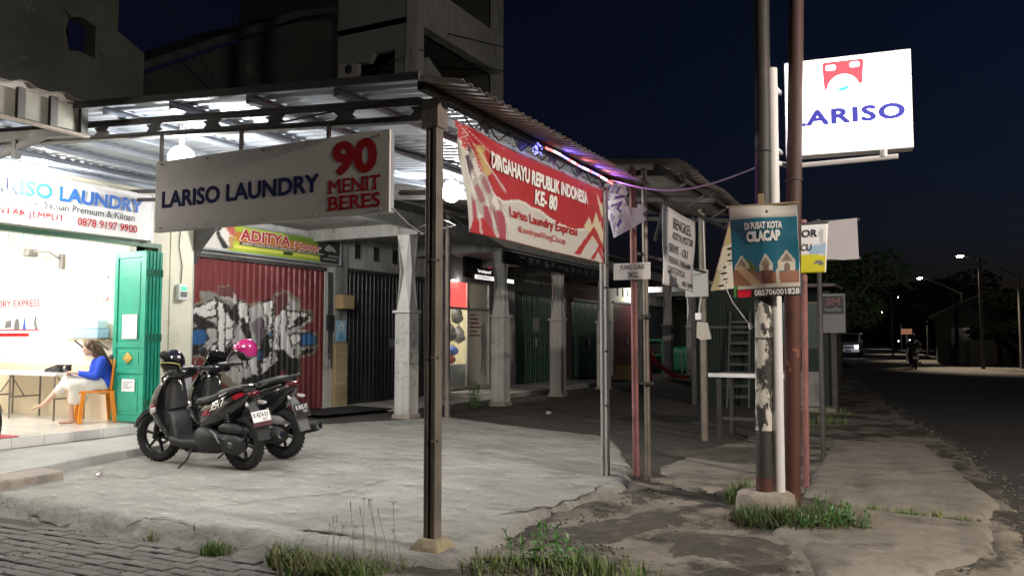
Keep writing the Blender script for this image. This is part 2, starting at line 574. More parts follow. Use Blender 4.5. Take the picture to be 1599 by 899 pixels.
def plane(o, du, dv, nrm):
    """surface with origin o, u along du, v along dv (full lengths), lifted along nrm"""
    o, du, dv, nrm = Vector(o), Vector(du), Vector(dv), Vector(nrm)
    return lambda u, v, h=0.0: o + du * u + dv * v + nrm * h


def inpoly(U, V, poly):
    r = np.zeros(U.shape, bool)
    n = len(poly)
    for i in range(n):
        x0, y0 = poly[i]; x1, y1 = poly[(i + 1) % n]
        if y0 == y1: continue
        c = ((y0 > V) != (y1 > V)) & (U < (x1 - x0) * (V - y0) / (y1 - y0) + x0)
        r ^= c
    return r


def set_paint(me, cols):
    a = me.color_attributes.new('paint', 'FLOAT_COLOR', 'POINT')
    c = np.ones((len(cols), 4), np.float32); c[:, :3] = cols
    a.data.foreach_set('color', c.ravel())


def sheet(name, surf, nu, nv, paint, parent, thick=.004, m=None, back=None):
    """printed sheet of real thickness over surf, coloured by paint(U,V)->rgb"""
    U, V = np.meshgrid(np.linspace(0, 1, nu + 1), np.linspace(0, 1, nv + 1))
    off = WL.get(parent.name, Vector()) if parent else Vector()
    vs = [tuple(surf(u, v, 0.0) - off) for u, v in zip(U.ravel(), V.ravel())]
    n1 = len(vs)
    vs += [tuple(surf(u, v, -thick) - off) for u, v in zip(U.ravel(), V.ravel())]
    w = nu + 1
    fs = []
    for j in range(nv):
        for i in range(nu):
            a = j * w + i
            fs.append((a, a + 1, a + w + 1, a + w)); fs.append((n1 + a, n1 + a + w, n1 + a + w + 1, n1 + a + 1))
    ring = [i for i in range(w)] + [j * w + nu for j in range(1, nv + 1)] + [nv * w + i for i in range(nu - 1, -1, -1)] + [j * w for j in range(nv - 1, 0, -1)]
    for i in range(len(ring)):
        a, b = ring[i], ring[(i + 1) % len(ring)]
        fs.append((a, n1 + a, n1 + b, b))
    me = bpy.data.meshes.new(name); me.from_pydata(vs, [], fs)
    me.materials.append(m or K['print'])
    c = paint(U.ravel(), V.ravel())
    bk = c if back is None else np.tile(np.array(back), (n1, 1))
    set_paint(me, np.vstack([c, bk]))
    me.polygons.foreach_set('use_smooth', [True] * len(me.polygons))
    o = link(bpy.data.objects.new(name, me))
    if parent:
        o.parent = parent; WL[o.name] = off
    return o


def layers(base, polys):
    def f(U, V):
        c = np.tile(np.array(base, float), (len(U), 1))
        for col, poly in polys:
            c[inpoly(U, V, poly)] = col
        return c
    return f
GRAF = [('T',[(9.32,1.93),(9.54,1.97),(9.53,2.15),(9.72,2.18),(9.91,2.12),(9.91,2.29),(10.24,2.27),(10.29,2.11),(10.61,2.0),(10.9,2.06),(11.2,2.09),(11.22,2.22),(11.61,2.28),(11.93,2.11),(11.94,1.96),(12.28,1.93),(12.31,1.74),(11.95,1.58),(12.4,1.51),(12.47,1.24),(12.3,1.07),(11.96,1.03),(11.97,0.79),(11.76,0.47),(11.43,0.88),(11.14,0.53),(10.47,0.53),(10.38,0.44),(9.76,0.86),(9.73,1.06),(9.34,1.07)]),('V',[(9.43,1.88),(9.64,1.92),(9.63,2.07),(9.81,2.1),(9.98,2.05),(9.98,2.2),(10.29,2.18),(10.34,2.04),(10.63,1.94),(10.9,2.0),(11.18,2.02),(11.2,2.13),(11.56,2.19),(11.86,2.04),(11.87,1.91),(12.19,1.88),(12.21,1.72),(11.88,1.58),(12.3,1.52),(12.36,1.28),(12.21,1.13),(11.89,1.1),(11.9,0.89),(11.7,0.61),(11.4,0.97),(11.13,0.66),(10.5,0.66),(10.42,0.59),(9.84,0.95),(9.82,1.13),(9.45,1.13)]),('G',[(9.55,2.14),(9.72,2.16),(10.24,2.0),(10.39,1.73),(10.26,1.32),(10.36,1.05),(9.84,0.86),(9.75,1.13),(9.92,1.32),(9.88,1.85),(9.6,2.04)]),('W',[(9.4,1.87),(9.56,1.92),(9.86,2.06),(9.9,1.75),(9.65,1.72),(9.38,1.77)]),('L',[(9.4,1.89),(9.56,1.94),(9.56,1.9),(9.4,1.85)]),('L',[(9.55,1.93),(9.85,2.07),(9.87,2.05),(9.57,1.91)]),('L',[(9.88,2.06),(9.92,1.75),(9.88,1.75),(9.84,2.06)]),('L',[(9.9,1.73),(9.65,1.7),(9.65,1.74),(9.9,1.77)]),('L',[(9.65,1.7),(9.38,1.75),(9.38,1.79),(9.65,1.74)]),('L',[(9.36,1.77),(9.38,1.87),(9.42,1.87),(9.4,1.77)]),('W',[(9.9,2.04),(10.08,1.96),(10.1,1.12),(9.99,0.99),(9.93,1.19)]),('L',[(9.91,2.05),(10.09,1.97),(10.07,1.95),(9.89,2.03)]),('L',[(10.1,1.96),(10.12,1.12),(10.08,1.12),(10.06,1.96)]),('L',[(10.11,1.11),(10.0,0.98),(9.98,1.0),(10.09,1.13)]),('L',[(9.97,0.99),(9.91,1.19),(9.95,1.19),(10.01,0.99)]),('L',[(9.91,1.19),(9.88,2.04),(9.92,2.04),(9.95,1.19)]),('W',[(10.08,1.86),(10.3,1.7),(10.26,1.39),(10.1,1.19)]),('L',[(10.09,1.87),(10.31,1.71),(10.29,1.69),(10.07,1.85)]),('L',[(10.32,1.7),(10.28,1.39),(10.24,1.39),(10.28,1.7)]),('L',[(10.27,1.38),(10.11,1.18),(10.09,1.2),(10.25,1.4)]),('L',[(10.08,1.19),(10.06,1.86),(10.1,1.86),(10.12,1.19)]),('W',[(9.75,1.19),(9.92,1.32),(9.9,0.99),(9.76,0.9)]),('L',[(9.74,1.2),(9.91,1.33),(9.93,1.31),(9.76,1.18)]),('L',[(9.94,1.32),(9.92,0.99),(9.88,0.99),(9.9,1.32)]),('L',[(9.91,0.98),(9.77,0.89),(9.75,0.91),(9.89,1.0)]),('L',[(9.74,0.9),(9.73,1.19),(9.77,1.19),(9.78,0.9)]),('W',[(10.9,2.05),(11.2,2.08),(11.22,1.17),(11.12,1.21),(11.05,1.78)]),('L',[(10.9,2.07),(11.2,2.1),(11.2,2.06),(10.9,2.03)]),('L',[(11.22,2.08),(11.24,1.17),(11.2,1.17),(11.18,2.08)]),('L',[(11.21,1.16),(11.11,1.2),(11.13,1.22),(11.23,1.18)]),('L',[(11.1,1.21),(11.03,1.78),(11.07,1.78),(11.14,1.21)]),('L',[(11.04,1.77),(10.89,2.04),(10.91,2.06),(11.06,1.79)]),('W',[(11.2,1.82),(11.56,1.94),(11.57,1.54),(11.77,1.17),(11.8,0.87),(11.64,0.8),(11.42,1.17),(11.22,1.21)]),('L',[(11.19,1.84),(11.55,1.96),(11.57,1.92),(11.21,1.8)]),('L',[(11.58,1.94),(11.59,1.54),(11.55,1.54),(11.54,1.94)]),('L',[(11.58,1.55),(11.78,1.18),(11.76,1.16),(11.56,1.53)]),('L',[(11.79,1.17),(11.82,0.87),(11.78,0.87),(11.75,1.17)]),('L',[(11.81,0.86),(11.65,0.79),(11.63,0.81),(11.79,0.88)]),('L',[(11.63,0.79),(11.41,1.16),(11.43,1.18),(11.65,0.81)]),('L',[(11.42,1.15),(11.22,1.19),(11.22,1.23),(11.42,1.19)]),('L',[(11.2,1.21),(11.18,1.82),(11.22,1.82),(11.24,1.21)]),('W',[(11.59,1.91),(11.94,1.88),(11.95,1.65),(11.6,1.58)]),('L',[(11.59,1.93),(11.94,1.9),(11.94,1.86),(11.59,1.89)]),('L',[(11.96,1.88),(11.97,1.65),(11.93,1.65),(11.92,1.88)]),('L',[(11.95,1.63),(11.6,1.56),(11.6,1.6),(11.95,1.67)]),('L',[(11.58,1.58),(11.57,1.91),(11.61,1.91),(11.62,1.58)]),('W',[(11.6,1.46),(11.95,1.49),(11.95,1.32),(11.74,1.24)]),('L',[(11.6,1.48),(11.95,1.51),(11.95,1.47),(11.6,1.44)]),('L',[(11.97,1.49),(11.97,1.32),(11.93,1.32),(11.93,1.49)]),('L',[(11.96,1.31),(11.75,1.23),(11.73,1.25),(11.94,1.33)]),('L',[(11.73,1.23),(11.59,1.45),(11.61,1.47),(11.75,1.25)]),('W',[(10.88,0.97),(11.19,1.17),(11.2,0.85),(10.93,0.72)]),('L',[(10.87,0.98),(11.18,1.18),(11.2,1.16),(10.89,0.96)]),('L',[(11.21,1.17),(11.22,0.85),(11.18,0.85),(11.17,1.17)]),('L',[(11.21,0.84),(10.94,0.71),(10.92,0.73),(11.19,0.86)]),('L',[(10.91,0.72),(10.86,0.97),(10.9,0.97),(10.95,0.72)]),('W',[(10.33,2.07),(10.61,1.95),(10.62,1.6),(10.39,1.73)]),('L',[(10.34,2.08),(10.62,1.96),(10.6,1.94),(10.32,2.06)]),('L',[(10.63,1.95),(10.64,1.6),(10.6,1.6),(10.59,1.95)]),('L',[(10.61,1.59),(10.38,1.72),(10.4,1.74),(10.63,1.61)]),('L',[(10.37,1.73),(10.31,2.07),(10.35,2.07),(10.41,1.73)]),('W',[(11.94,1.92),(12.25,1.85),(11.94,1.76)]),('L',[(11.94,1.94),(12.25,1.87),(12.25,1.83),(11.94,1.9)]),('L',[(12.25,1.83),(11.94,1.74),(11.94,1.78),(12.25,1.87)]),('L',[(11.92,1.76),(11.92,1.92),(11.96,1.92),(11.96,1.76)]),('W',[(10.54,1.15),(10.82,1.21),(10.89,0.69),(10.74,0.73)]),('L',[(10.54,1.17),(10.82,1.23),(10.82,1.19),(10.54,1.13)]),('L',[(10.84,1.21),(10.91,0.69),(10.87,0.69),(10.8,1.21)]),('L',[(10.89,0.67),(10.74,0.71),(10.74,0.75),(10.89,0.71)]),('L',[(10.73,0.72),(10.53,1.14),(10.55,1.16),(10.75,0.74)]),('K',[(9.38,1.76),(9.65,1.72),(9.88,1.62),(9.89,1.54),(9.53,1.55),(9.38,1.68)]),('K',[(9.34,1.24),(9.72,1.29),(9.71,1.11),(9.36,1.1)]),('K',[(9.93,2.09),(10.25,1.87),(10.26,1.63),(10.08,1.86)]),('K',[(10.1,1.19),(10.31,1.32),(10.36,1.15),(9.97,0.96),(9.92,1.02)]),('K',[(10.43,1.77),(10.65,1.6),(10.73,1.32),(10.58,1.32),(10.46,1.53)]),('K',[(10.86,1.74),(11.0,1.75),(11.06,1.46),(11.22,1.17),(11.07,1.03),(10.87,1.32)]),('K',[(11.78,1.61),(12.22,1.76),(11.94,1.81),(11.73,1.71)]),('K',[(11.96,1.18),(12.41,1.22),(12.18,1.09),(11.96,1.07)]),('K',[(10.49,0.7),(10.93,0.75),(11.43,1.03),(11.54,0.84),(11.13,0.57),(10.51,0.53)]),('K',[(11.24,1.21),(11.53,1.17),(11.74,1.02),(11.96,1.02),(11.91,0.72),(11.76,0.5),(11.43,0.88)]),('K',[(10.25,1.93),(10.36,2.06),(10.39,1.63),(10.25,1.73)]),('P',[(10.69,1.67),(10.91,1.78),(11.01,1.46),(10.87,1.18),(10.77,1.39)]),('M',[(11.22,2.15),(11.61,2.24),(11.61,2.02),(11.25,1.75)]),('M',[(9.93,2.27),(10.24,2.26),(10.27,2.07),(9.93,2.11)]),('W',[(11.18,1.64),(11.36,1.46),(11.42,1.17),(11.22,1.17)]),('L',[(11.19,1.65),(11.37,1.47),(11.35,1.45),(11.17,1.63)]),('L',[(11.38,1.46),(11.44,1.17),(11.4,1.17),(11.34,1.46)]),('L',[(11.42,1.15),(11.22,1.15),(11.22,1.19),(11.42,1.19)]),('L',[(11.2,1.17),(11.16,1.64),(11.2,1.64),(11.24,1.17)]),('B',[(9.33,1.52),(9.67,1.55),(9.72,1.36),(9.58,1.26),(9.34,1.26)]),('L',[(9.33,1.54),(9.67,1.57),(9.67,1.53),(9.33,1.5)]),('L',[(9.69,1.55),(9.74,1.36),(9.7,1.36),(9.65,1.55)]),('L',[(9.73,1.35),(9.59,1.25),(9.57,1.27),(9.71,1.37)]),('L',[(9.58,1.24),(9.34,1.24),(9.34,1.28),(9.58,1.28)]),('L',[(9.32,1.26),(9.31,1.52),(9.35,1.52),(9.36,1.26)]),('B',[(11.95,1.49),(12.29,1.51),(12.43,1.31),(12.23,1.24),(11.95,1.26)]),('L',[(11.95,1.51),(12.29,1.53),(12.29,1.49),(11.95,1.47)]),('L',[(12.3,1.52),(12.44,1.32),(12.42,1.3),(12.28,1.5)]),('L',[(12.44,1.29),(12.24,1.22),(12.22,1.26),(12.42,1.33)]),('L',[(12.23,1.22),(11.95,1.24),(11.95,1.28),(12.23,1.26)]),('L',[(11.93,1.26),(11.93,1.49),(11.97,1.49),(11.97,1.26)]),('B',[(10.85,1.18),(11.0,1.18),(10.98,0.97),(10.85,1.0)]),('L',[(10.85,1.2),(11.0,1.2),(11.0,1.16),(10.85,1.16)]),('L',[(11.02,1.18),(11.0,0.97),(10.96,0.97),(10.98,1.18)]),('L',[(10.98,0.95),(10.85,0.98),(10.85,1.02),(10.98,0.99)]),('L',[(10.83,1.0),(10.83,1.18),(10.87,1.18),(10.87,1.0)]),('B',[(11.14,1.5),(11.2,1.46),(11.16,1.37),(11.12,1.41)]),('L',[(11.15,1.51),(11.21,1.47),(11.19,1.45),(11.13,1.49)]),('L',[(11.21,1.45),(11.17,1.36),(11.15,1.38),(11.19,1.47)]),('L',[(11.15,1.36),(11.11,1.4),(11.13,1.42),(11.17,1.38)]),('L',[(11.1,1.41),(11.12,1.5),(11.16,1.5),(11.14,1.41)]),('L',[(11.2,1.53),(11.41,1.21),(11.43,1.21),(11.22,1.54)]),('L',[(11.44,1.21),(11.37,1.61),(11.35,1.61),(11.41,1.21)]),('L',[(11.37,1.61),(11.45,1.83),(11.42,1.83),(11.35,1.61)]),('L',[(10.09,1.52),(10.4,1.62),(10.39,1.64),(10.08,1.53)]),('L',[(10.4,1.64),(10.26,1.74),(10.24,1.72),(10.38,1.62)]),('L',[(10.3,1.69),(10.46,1.71),(10.46,1.72),(10.3,1.7)]),('L',[(10.1,1.31),(10.31,1.42),(10.3,1.43),(10.09,1.33)]),('L',[(10.87,1.07),(11.07,0.96),(11.08,0.97),(10.88,1.08)]),('L',[(11.55,1.94),(11.56,1.54),(11.58,1.54),(11.57,1.94)]),('L',[(11.56,1.53),(11.78,1.16),(11.81,1.17),(11.58,1.54)]),('L',[(9.71,1.84),(9.77,1.84),(9.77,1.86),(9.71,1.86)]),('L',[(9.78,1.85),(9.82,1.91),(9.8,1.92),(9.76,1.85)]),('L',[(11.94,1.66),(11.72,1.59),(11.74,1.57),(11.95,1.65)]),('L',[(11.18,2.08),(11.21,1.17),(11.23,1.17),(11.21,2.08)]),('L',[(10.9,1.6),(10.92,0.72),(10.95,0.72),(10.92,1.6)]),('L',[(10.6,2.0),(10.61,1.6),(10.64,1.6),(10.62,2.0)]),('L',[(9.89,2.04),(9.91,1.19),(9.94,1.19),(9.91,2.04)])]

# ================================================================ THE SETTING
rng = np.random.RandomState(3)


def wob(x, y, seed=0.0):
    return (np.sin(x * 3.1 + seed) * np.cos(y * 2.7 + 1.3 * seed) + .6 * np.sin(x * 7.3 + y * 5.1 + 2 * seed) + .4 * np.sin(x * 13.7 - y * 11.3 + seed) + .3 * np.cos(x * 23.1 + y * 19.7)) / 2.3


def sdf(X, Y, poly):
    d = np.full(X.shape, 1e9)
    n = len(poly)
    for i in range(n):
        ax, ay = poly[i]; bx, by = poly[(i + 1) % n]
        ex, ey = bx - ax, by - ay
        t = np.clip(((X - ax) * ex + (Y - ay) * ey) / (ex * ex + ey * ey), 0, 1)
        d = np.minimum(d, np.hypot(X - ax - t * ex, Y - ay - t * ey))
    return np.where(inpoly(X, Y, poly), d, -d)


def slab(name, poly, z0, z1, width, m, step=.07, rough=.006, edge=.06, kind='structure', seed=0.0):
    """cast slab with a worn sloping edge: height falls from z1 to z0 over width"""
    xs = [p[0] for p in poly]; ys = [p[1] for p in poly]
    gx = np.arange(min(xs) - width - .2, max(xs) + width + .2, step)
    gy = np.arange(min(ys) - width - .2, max(ys) + width + .2, step)
    X, Y = np.meshgrid(gx, gy)
    d = sdf(X, Y, poly) + edge * wob(X * .8, Y * .8, seed) + edge * .5 * wob(X * 3, Y * 3, seed + 1)
    t = np.clip(d / width + 1, 0, 1)
    t = t * t * (3 - 2 * t)
    Z = z0 + (z1 - z0) * t + rough * wob(X * 2, Y * 2, seed) * t + rough * .6 * wob(X * 7, Y * 7, seed)
    keep = d > -width - 1.6 * step
    idx = -np.ones(X.shape, int); idx[keep] = np.arange(keep.sum())
    vs = list(zip(X[keep], Y[keep], Z[keep]))
    fs = []
    a, b_, c, e = idx[:-1, :-1], idx[:-1, 1:], idx[1:, 1:], idx[1:, :-1]
    ok = (a >= 0) & (b_ >= 0) & (c >= 0) & (e >= 0)
    fs = np.stack([a[ok], b_[ok], c[ok], e[ok]], 1).tolist()
    me = bpy.data.meshes.new(name); me.from_pydata([tuple(map(float, v)) for v in vs], [], fs)
    me.materials.append(m); me.polygons.foreach_set('use_smooth', [True] * len(me.polygons))
    o = link(bpy.data.objects.new(name, me))
    return tag(o, kind=kind)


b = MB(); b.add([(-600, -300, -.27), (600, -300, -.27), (600, 900, -.27), (-600, 900, -.27)], [(0, 1, 2, 3)])
tag(b.build('ground', K['earth']), kind='structure')

# dark earth yard in front of the far shops
slab('yard', [(-11, 9.2), (-2.7, 8.6), (-2.5, 12), (-2.4, 20), (-4.0, 46), (-11, 46)], -.28, -.02, .5, K['earth'], step=.16, rough=.014, seed=2.0)
# rough verge between yard and road
slab('verge', [(-2.9, 2.4), (.45, 2.0), (.42, 5.7), (.5, 8.9), (.25, 12), (-.7, 17.7), (-1.5, 24), (-2.4, 31.7), (-3.4, 45), (-4.6, 45), (-3.6, 30), (-3.0, 14)], -.28, -.055, .6, K['verge'], step=.07, rough=.018, edge=.05, seed=5.0)
# the lit concrete forecourt
PADP = [(-10.4, 4.62), (-7.4, 4.53), (-5.7, 4.48), (-4.3, 4.46), (-3.4, 4.43), (-2.72, 4.5), (-2.86, 6.2), (-2.68, 7.2), (-2.80, 8.25), (-4.1, 11.0), (-5.9, 11.7), (-7.7, 12.5), (-8.7, 10.6), (-10.4, 10.0)]
slab('forecourt', PADP, -.20, 0, .22, K['pad'], step=.06, rough=.006, edge=.035)
# driveway slabs of the verge
slab('driveway_slab', [(-1.15, 12.2), (-.15, 12.3), (.12, 10.4), (.42, 8.3), (.30, 7.55), (-.05, 7.62), (-.69, 7.8), (-1.0, 8.0)], -.14, -.01, .20, K['slab'], step=.035, edge=.02, seed=1.0)
slab('driveway_slab', [(-.95, 7.05), (-.55, 7.38), (.30, 7.22), (.30, 6.4), (-.22, 5.5), (-.55, 5.2), (-.72, 5.9), (-1.0, 6.3)], -.14, -.015, .18, K['slab'], step=.035, edge=.02, seed=4.0)
slab('driveway_slab', [(-2.65, 8.9), (-2.45, 11.2), (-1.7, 11.3), (-1.55, 8.3), (-2.0, 7.7)], -.14, -.025, .20, K['slab'], step=.04, edge=.03, seed=7.0)

slab('soil_patch', [(-2.75, 9.9), (-2.45, 10.75), (-1.75, 10.9), (-1.42, 10.3), (-1.5, 9.5), (-2.2, 9.55)], -.10, -.012, .25, K['soil'], step=.05, edge=.05, seed=9.0)
slab('soil_patch', [(-1.75, 5.9), (-1.2, 6.1), (-.95, 5.85), (-.98, 5.5), (-1.5, 5.5)], -.10, -.035, .25, K['soil'], step=.05, edge=.06, seed=12.0)
slab('soil_patch', [(-2.5, 5.6), (-2.05, 6.6), (-1.85, 6.5), (-2.1, 5.5)], -.10, -.036, .22, K['soil'], step=.05, edge=.06, seed=15.0)
rp = [(.70, -12), (.62, 0), (.50, 5.7), (.56, 8.9), (.32, 12), (-.62, 17.7), (-1.45, 24), (-2.35, 31.7), (-3.3, 45), (-7.4, 70), (-10.4, 92), (-16, 140), (-26, 210), (-12, 210), (-5.5, 140), (-.6, 92), (.6, 66), (1.3, 50), (32, 49), (32, 36), (7.8, 34), (7.4, 10), (7.6, -12)]
pts = []
for i in range(len(rp)):
    (ax, ay), (bx, by) = rp[i], rp[(i + 1) % len(rp)]
    n = max(1, int(math.hypot(bx - ax, by - ay) / (.35 if i < 6 else 4)))
    for k in range(n):
        t = k / n; x = ax + (bx - ax) * t; y = ay + (by - ay) * t
        w = .05 * wob(np.array(x * 2.2), np.array(y * 2.2)) if 0 < i < 7 else 0
        pts.append((x + float(w), y))
b = MB(); n = len(pts)
b.add([(x, y, -.075) for x, y in pts], [tuple(range(n))])
tag(b.build('road', K['asphalt']), kind='structure')

# ---- paving bricks, bottom left
b = MB(); b.add([(-14, -3, -.156), (-3.1, -3, -.156), (-3.1, 4.75, -.156), (-14, 4.75, -.156)], [(0, 1, 2, 3)])
paving = tag(b.build('paving', K['joint']), kind='structure')
WL[paving.name] = Vector()


def brickmesh(i):
    r = random.Random(i); c = .006; l, w, h = .096, .046, .03
    vs = [(-l, -w, -h), (l, -w, -h), (l, w, -h), (-l, w, -h), (-l, -w, h - c), (l, -w, h - c), (l, w, h - c), (-l, w, h - c)]
    vs += [(sx * (l - c - r.random() * .004), sy * (w - c - r.random() * .004), h) for sx, sy in ((-1, -1), (1, -1), (1, 1), (-1, 1))]
    fs = [(8, 9, 10, 11)]
    for k in range(4):
        j = (k + 1) % 4
        fs += [(k, j, 4 + j, 4 + k), (4 + k, 4 + j, 8 + j, 8 + k)]
    return vs, fs


bms = []
for i in range(6):
    b = MB(); vs, fs = brickmesh(i); b.add(vs, fs); bms.append(b.mesh('brick', K['brick']))
rest = MB(); nb = 0
row = 0
y = 4.46
while y > .8:
    x = -9.2 + (.1 if row % 2 else 0)
    while x < -3.2:
        seen = (-x * .454 + y * .891 > 4.85) and x > -1.67 * y - .35 and x < -3.15
        edge_ok = y < 4.30 + .05 * math.sin(x * 3) or x > -3.3
        z = -.168 + .006 * random.uniform(-1, 1) + .004 * math.sin(x * 2 + y * 3)
        rot = (random.uniform(-.02, .02), random.uniform(-.02, .02), random.uniform(-.025, .025))
        if edge_ok and random.random() > .012:
            if seen and nb < 296:
                o = inst('brick', bms[nb % 6], paving, (x, y, z), rot); nb += 1
            elif not seen:
                vs, fs = brickmesh(nb)
                rest.add([(vx + x, vy + y, vz + z) for vx, vy, vz in vs], fs)
        x += .2
    y -= .1; row += 1
rest.build('brick_field', K['brick'], paving, kind='stuff')


# ---- cracks in the forecourt edge: thin dark open joints
def crack(name, pts, w=.014):
    b = MB(); vs = []; r = random.Random(len(pts))
    P = []
    for (ax, ay), (bx, by) in zip(pts, pts[1:]):
        for k in range(6):
            t = k / 6; P.append((ax + (bx - ax) * t + r.uniform(-.015, .015), ay + (by - ay) * t + r.uniform(-.015, .015)))
    P.append(pts[-1])
    for i, (x, y) in enumerate(P):
        q = w * (.35 + r.random()) * min(1, i / 3 + .2, (len(P) - 1 - i) / 3 + .2)
        d = sdf(np.array([x]), np.array([y]), PADP)[0]
        t = min(1, max(0, d / .2 + 1)); t = t * t * (3 - 2 * t)
        z = -.20 + .20 * t + .010
        vs += [(x - q, y + q * .5, z), (x + q, y - q * .5, z)]
    b.add(vs, [(2 * i, 2 * i + 1, 2 * i + 3, 2 * i + 2) for i in range(len(P) - 1)])
    tag(b.build(name, K['joint']), kind='structure')


crack('crack', [(-3.05, 5.7), (-2.88, 6.0), (-2.8, 6.35), (-2.72, 6.9), (-2.78, 7.3)], .016)
crack('crack', [(-3.3, 5.9), (-3.0, 5.95), (-2.82, 6.2), (-2.62, 6.2)], .010)
crack('crack', [(-5.6, 4.40), (-5.3, 4.47), (-4.95, 4.44), (-4.75, 4.36)], .014)
crack('crack', [(-7.0, 4.44), (-6.4, 4.36), (-5.9, 4.40)], .012)
crack('crack', [(-5.3, 4.7), (-5.1, 5.3), (-4.7, 5.9), (-4.75, 6.6), (-4.2, 7.3)], .006)
crack('crack', [(-8.2, 6.2), (-7.6, 5.6), (-6.9, 5.5), (-6.2, 5.0)], .005)
crack('crack', [(-6.6, 9.8), (-5.7, 9.2), (-4.9, 9.0), (-4.0, 8.6)], .007)
crack('crack', [(-4.15, 4.62), (-3.8, 4.66), (-3.5, 4.62)], .03)

# ---- laundry apron and its kerb
b = MB(); b.prism([(-11.2, 3.0), (-8.0, 3.0), (-7.95, 4.95), (-8.05, 5.4), (-8.22, 5.9), (-8.30, 6.3), (-8.35, 6.8), (-8.5, 8.6), (-11.2, 8.6)], 'z', -.1, .095)
tag(b.build('apron', K['stepstone'], bevel=.018), kind='structure')
b = MB(); b.prism([(-8.05, 4.35), (-7.55, 4.45), (-7.62, 5.25), (-8.0, 5.3)], 'z', -.2, .085)
tag(b.build('ramp_block', K['footing'], bevel=.02), kind='structure')

# ================================================================ LAUNDRY SHOP
FX = -10.3
laundry = thing('laundry_shop', 'bright open cream laundry shop with white tiled floor and green lintel', 'shop', (-10.6, 6.0, 0))
b = MB()
b.box(-16, -10.32, 8.0, 8.12, 1.0, 3.3)          # right inner wall, upper
b.box(-16.1, -16, 2.0, 8.12, 0, 3.3)
b.box(-16, -10.3, 1.9, 2.0, 0, 3.3)
b.build('inner_wall', K['room'], laundry)
b = MB(); b.box(-16, -10.32, 7.985, 8.12, .2, 1.0)
b.build('wall_dado', K['roomlow'], laundry)
b = MB(); b.box(-16, -10.34, 2.0, 8.0, 3.2, 3.3)
b.build('ceiling', K['ceil'], laundry)
b = MB()
b.box(-10.55, FX, 1.0, 8.7, 2.80, 4.2)           # wall above the opening
b.box(-10.55, FX, 8.52, 8.7, .18, 2.80)
b.box(-10.55, FX, 1.0, 2.0, .1, 2.80)
b.build('facade_wall', K['cream'], laundry)
b = MB(); b.box(-10.5, FX + .02, 8.70, 9.12, .95, 4.2)
b.box(-10.9, -10.5, 8.72, 9.12, 0, 4.2)
b.build('pilaster', K['cream'], laundry)
b = MB(); b.box(-10.5, FX + .024, 8.70, 9.124, .0, .95)
b.build('pilaster_plinth', K['lavender'], laundry)
b = MB(); b.box(-10.42, FX + .03, 1.9, 8.52, 2.735, 2.80)
b.box(-10.42, FX + .03, 8.455, 8.52, .2, 2.735)
b.build('door_frame', K['greenframe'], laundry)
b = MB(); b.box(-16, -9.6, 2.0, 8.35, .09, .205)
b.build('floor_slab', K['stepstone'], laundry)
tb = MB(); tb.box(-.196, .196, -.196, .196, 0, .014)
tme = tb.mesh('floor_tile', K['tile'])
for i in range(10):
    for j in range(12):
        inst('floor_tile', tme, laundry, (-9.79 - .4 * i, 8.13 - .4 * j, .206 + random.uniform(0, .0012)))
tb = MB(); tb.box(0, .014, -.197, .197, -.055, .055)
rme = tb.mesh('riser_tile', K['tile'])
for j in range(13):
    inst('riser_tile', rme, laundry, (-9.6, 8.13 - .4 * j, .158))
b = MB()
for zz in (3.62, 3.74): b.tube([(-10.22, 1.5, zz), (-10.22, 8.6, zz)], .022, 8)
b.build('conduit', K['zinc'], laundry)
b = MB()
for yy in (3.0, 5.5):
    b.box(-12.6, -12.5, yy - .6, yy + .6, 3.15, 3.198)
b.build('ceiling_tube', K['tubelit'], laundry)
lamp('room_light', (-12.2, 4.2, 3.0), POW['room'], (1, .97, .92), .25, laundry)
lamp('room_light', (-11.6, 6.4, 3.0), POW['room'] * .8, (1, .97, .92), .25, laundry)

# ---- sign board over the opening
lsign = thing('fascia_sign', 'white laundry fascia sign with blue shop name above the open front', 'sign', (-10.2, 6.0, 2.9))
P = plane((-10.15, 4.9, 2.815), (0, 3.34, 0), (.02, 0, .68), (1, 0, 0))
b = MB(); b.box(-10.29, -10.155, 4.9, 8.24, 2.815, 3.495); b.build('panel', K['sheetwhite'], lsign, bevel=.006)


def L2(y0, z0, y1, z1): return ((y0 - 4.9) / 3.34, (z0 - 2.815) / .68, (y1 - 4.9) / 3.34, (z1 - 2.815) / .68)


lettering('LARISO LAUNDRY', P, L2(5.78, 3.19, 8.05, 3.385), K['skyink'], lsign, bold=.035, lift=.008)
lettering('Self-Service, Satuan Premium & Kiloan', P, L2(5.90, 3.05, 7.93, 3.16), K['blackink'], lsign, bold=.004, lift=.008)
lettering('ANTAR JEMPUT', P, L2(5.88, 2.90, 6.86, 3.01), K['redink'], lsign, bold=.012, lift=.008)
lettering('0878 9197 9900', P, L2(7.05, 2.90, 7.98, 3.01), K['redink'], lsign, bold=.012, lift=.008)
b = MB()
for yy in (4.9, 8.24): b.box(-10.3, -10.15, yy - .012, yy + .012, 2.80, 3.505)
b.each('frame', K['zinc'], lsign)
bulbs = thing('sign_bulb', 'small bulb on a bracket lighting the laundry fascia sign', 'lamp', (-9.75, 6.3, 3.6))
b = MB(); b.tube([(-10.3, 6.3, 3.66), (-9.95, 6.3, 3.68), (-9.75, 6.3, 3.62)], .012); b.build('bracket', K['steeldark'], bulbs)
b = MB(); b.ball((-9.75, 6.3, 3.55), .045); b.build('globe', K['bulb'], bulbs, smooth=True)
lamp('bulb_light', (-9.72, 6.3, 3.36), POW['sign_bulb'], (1, .98, .95), .05, bulbs)

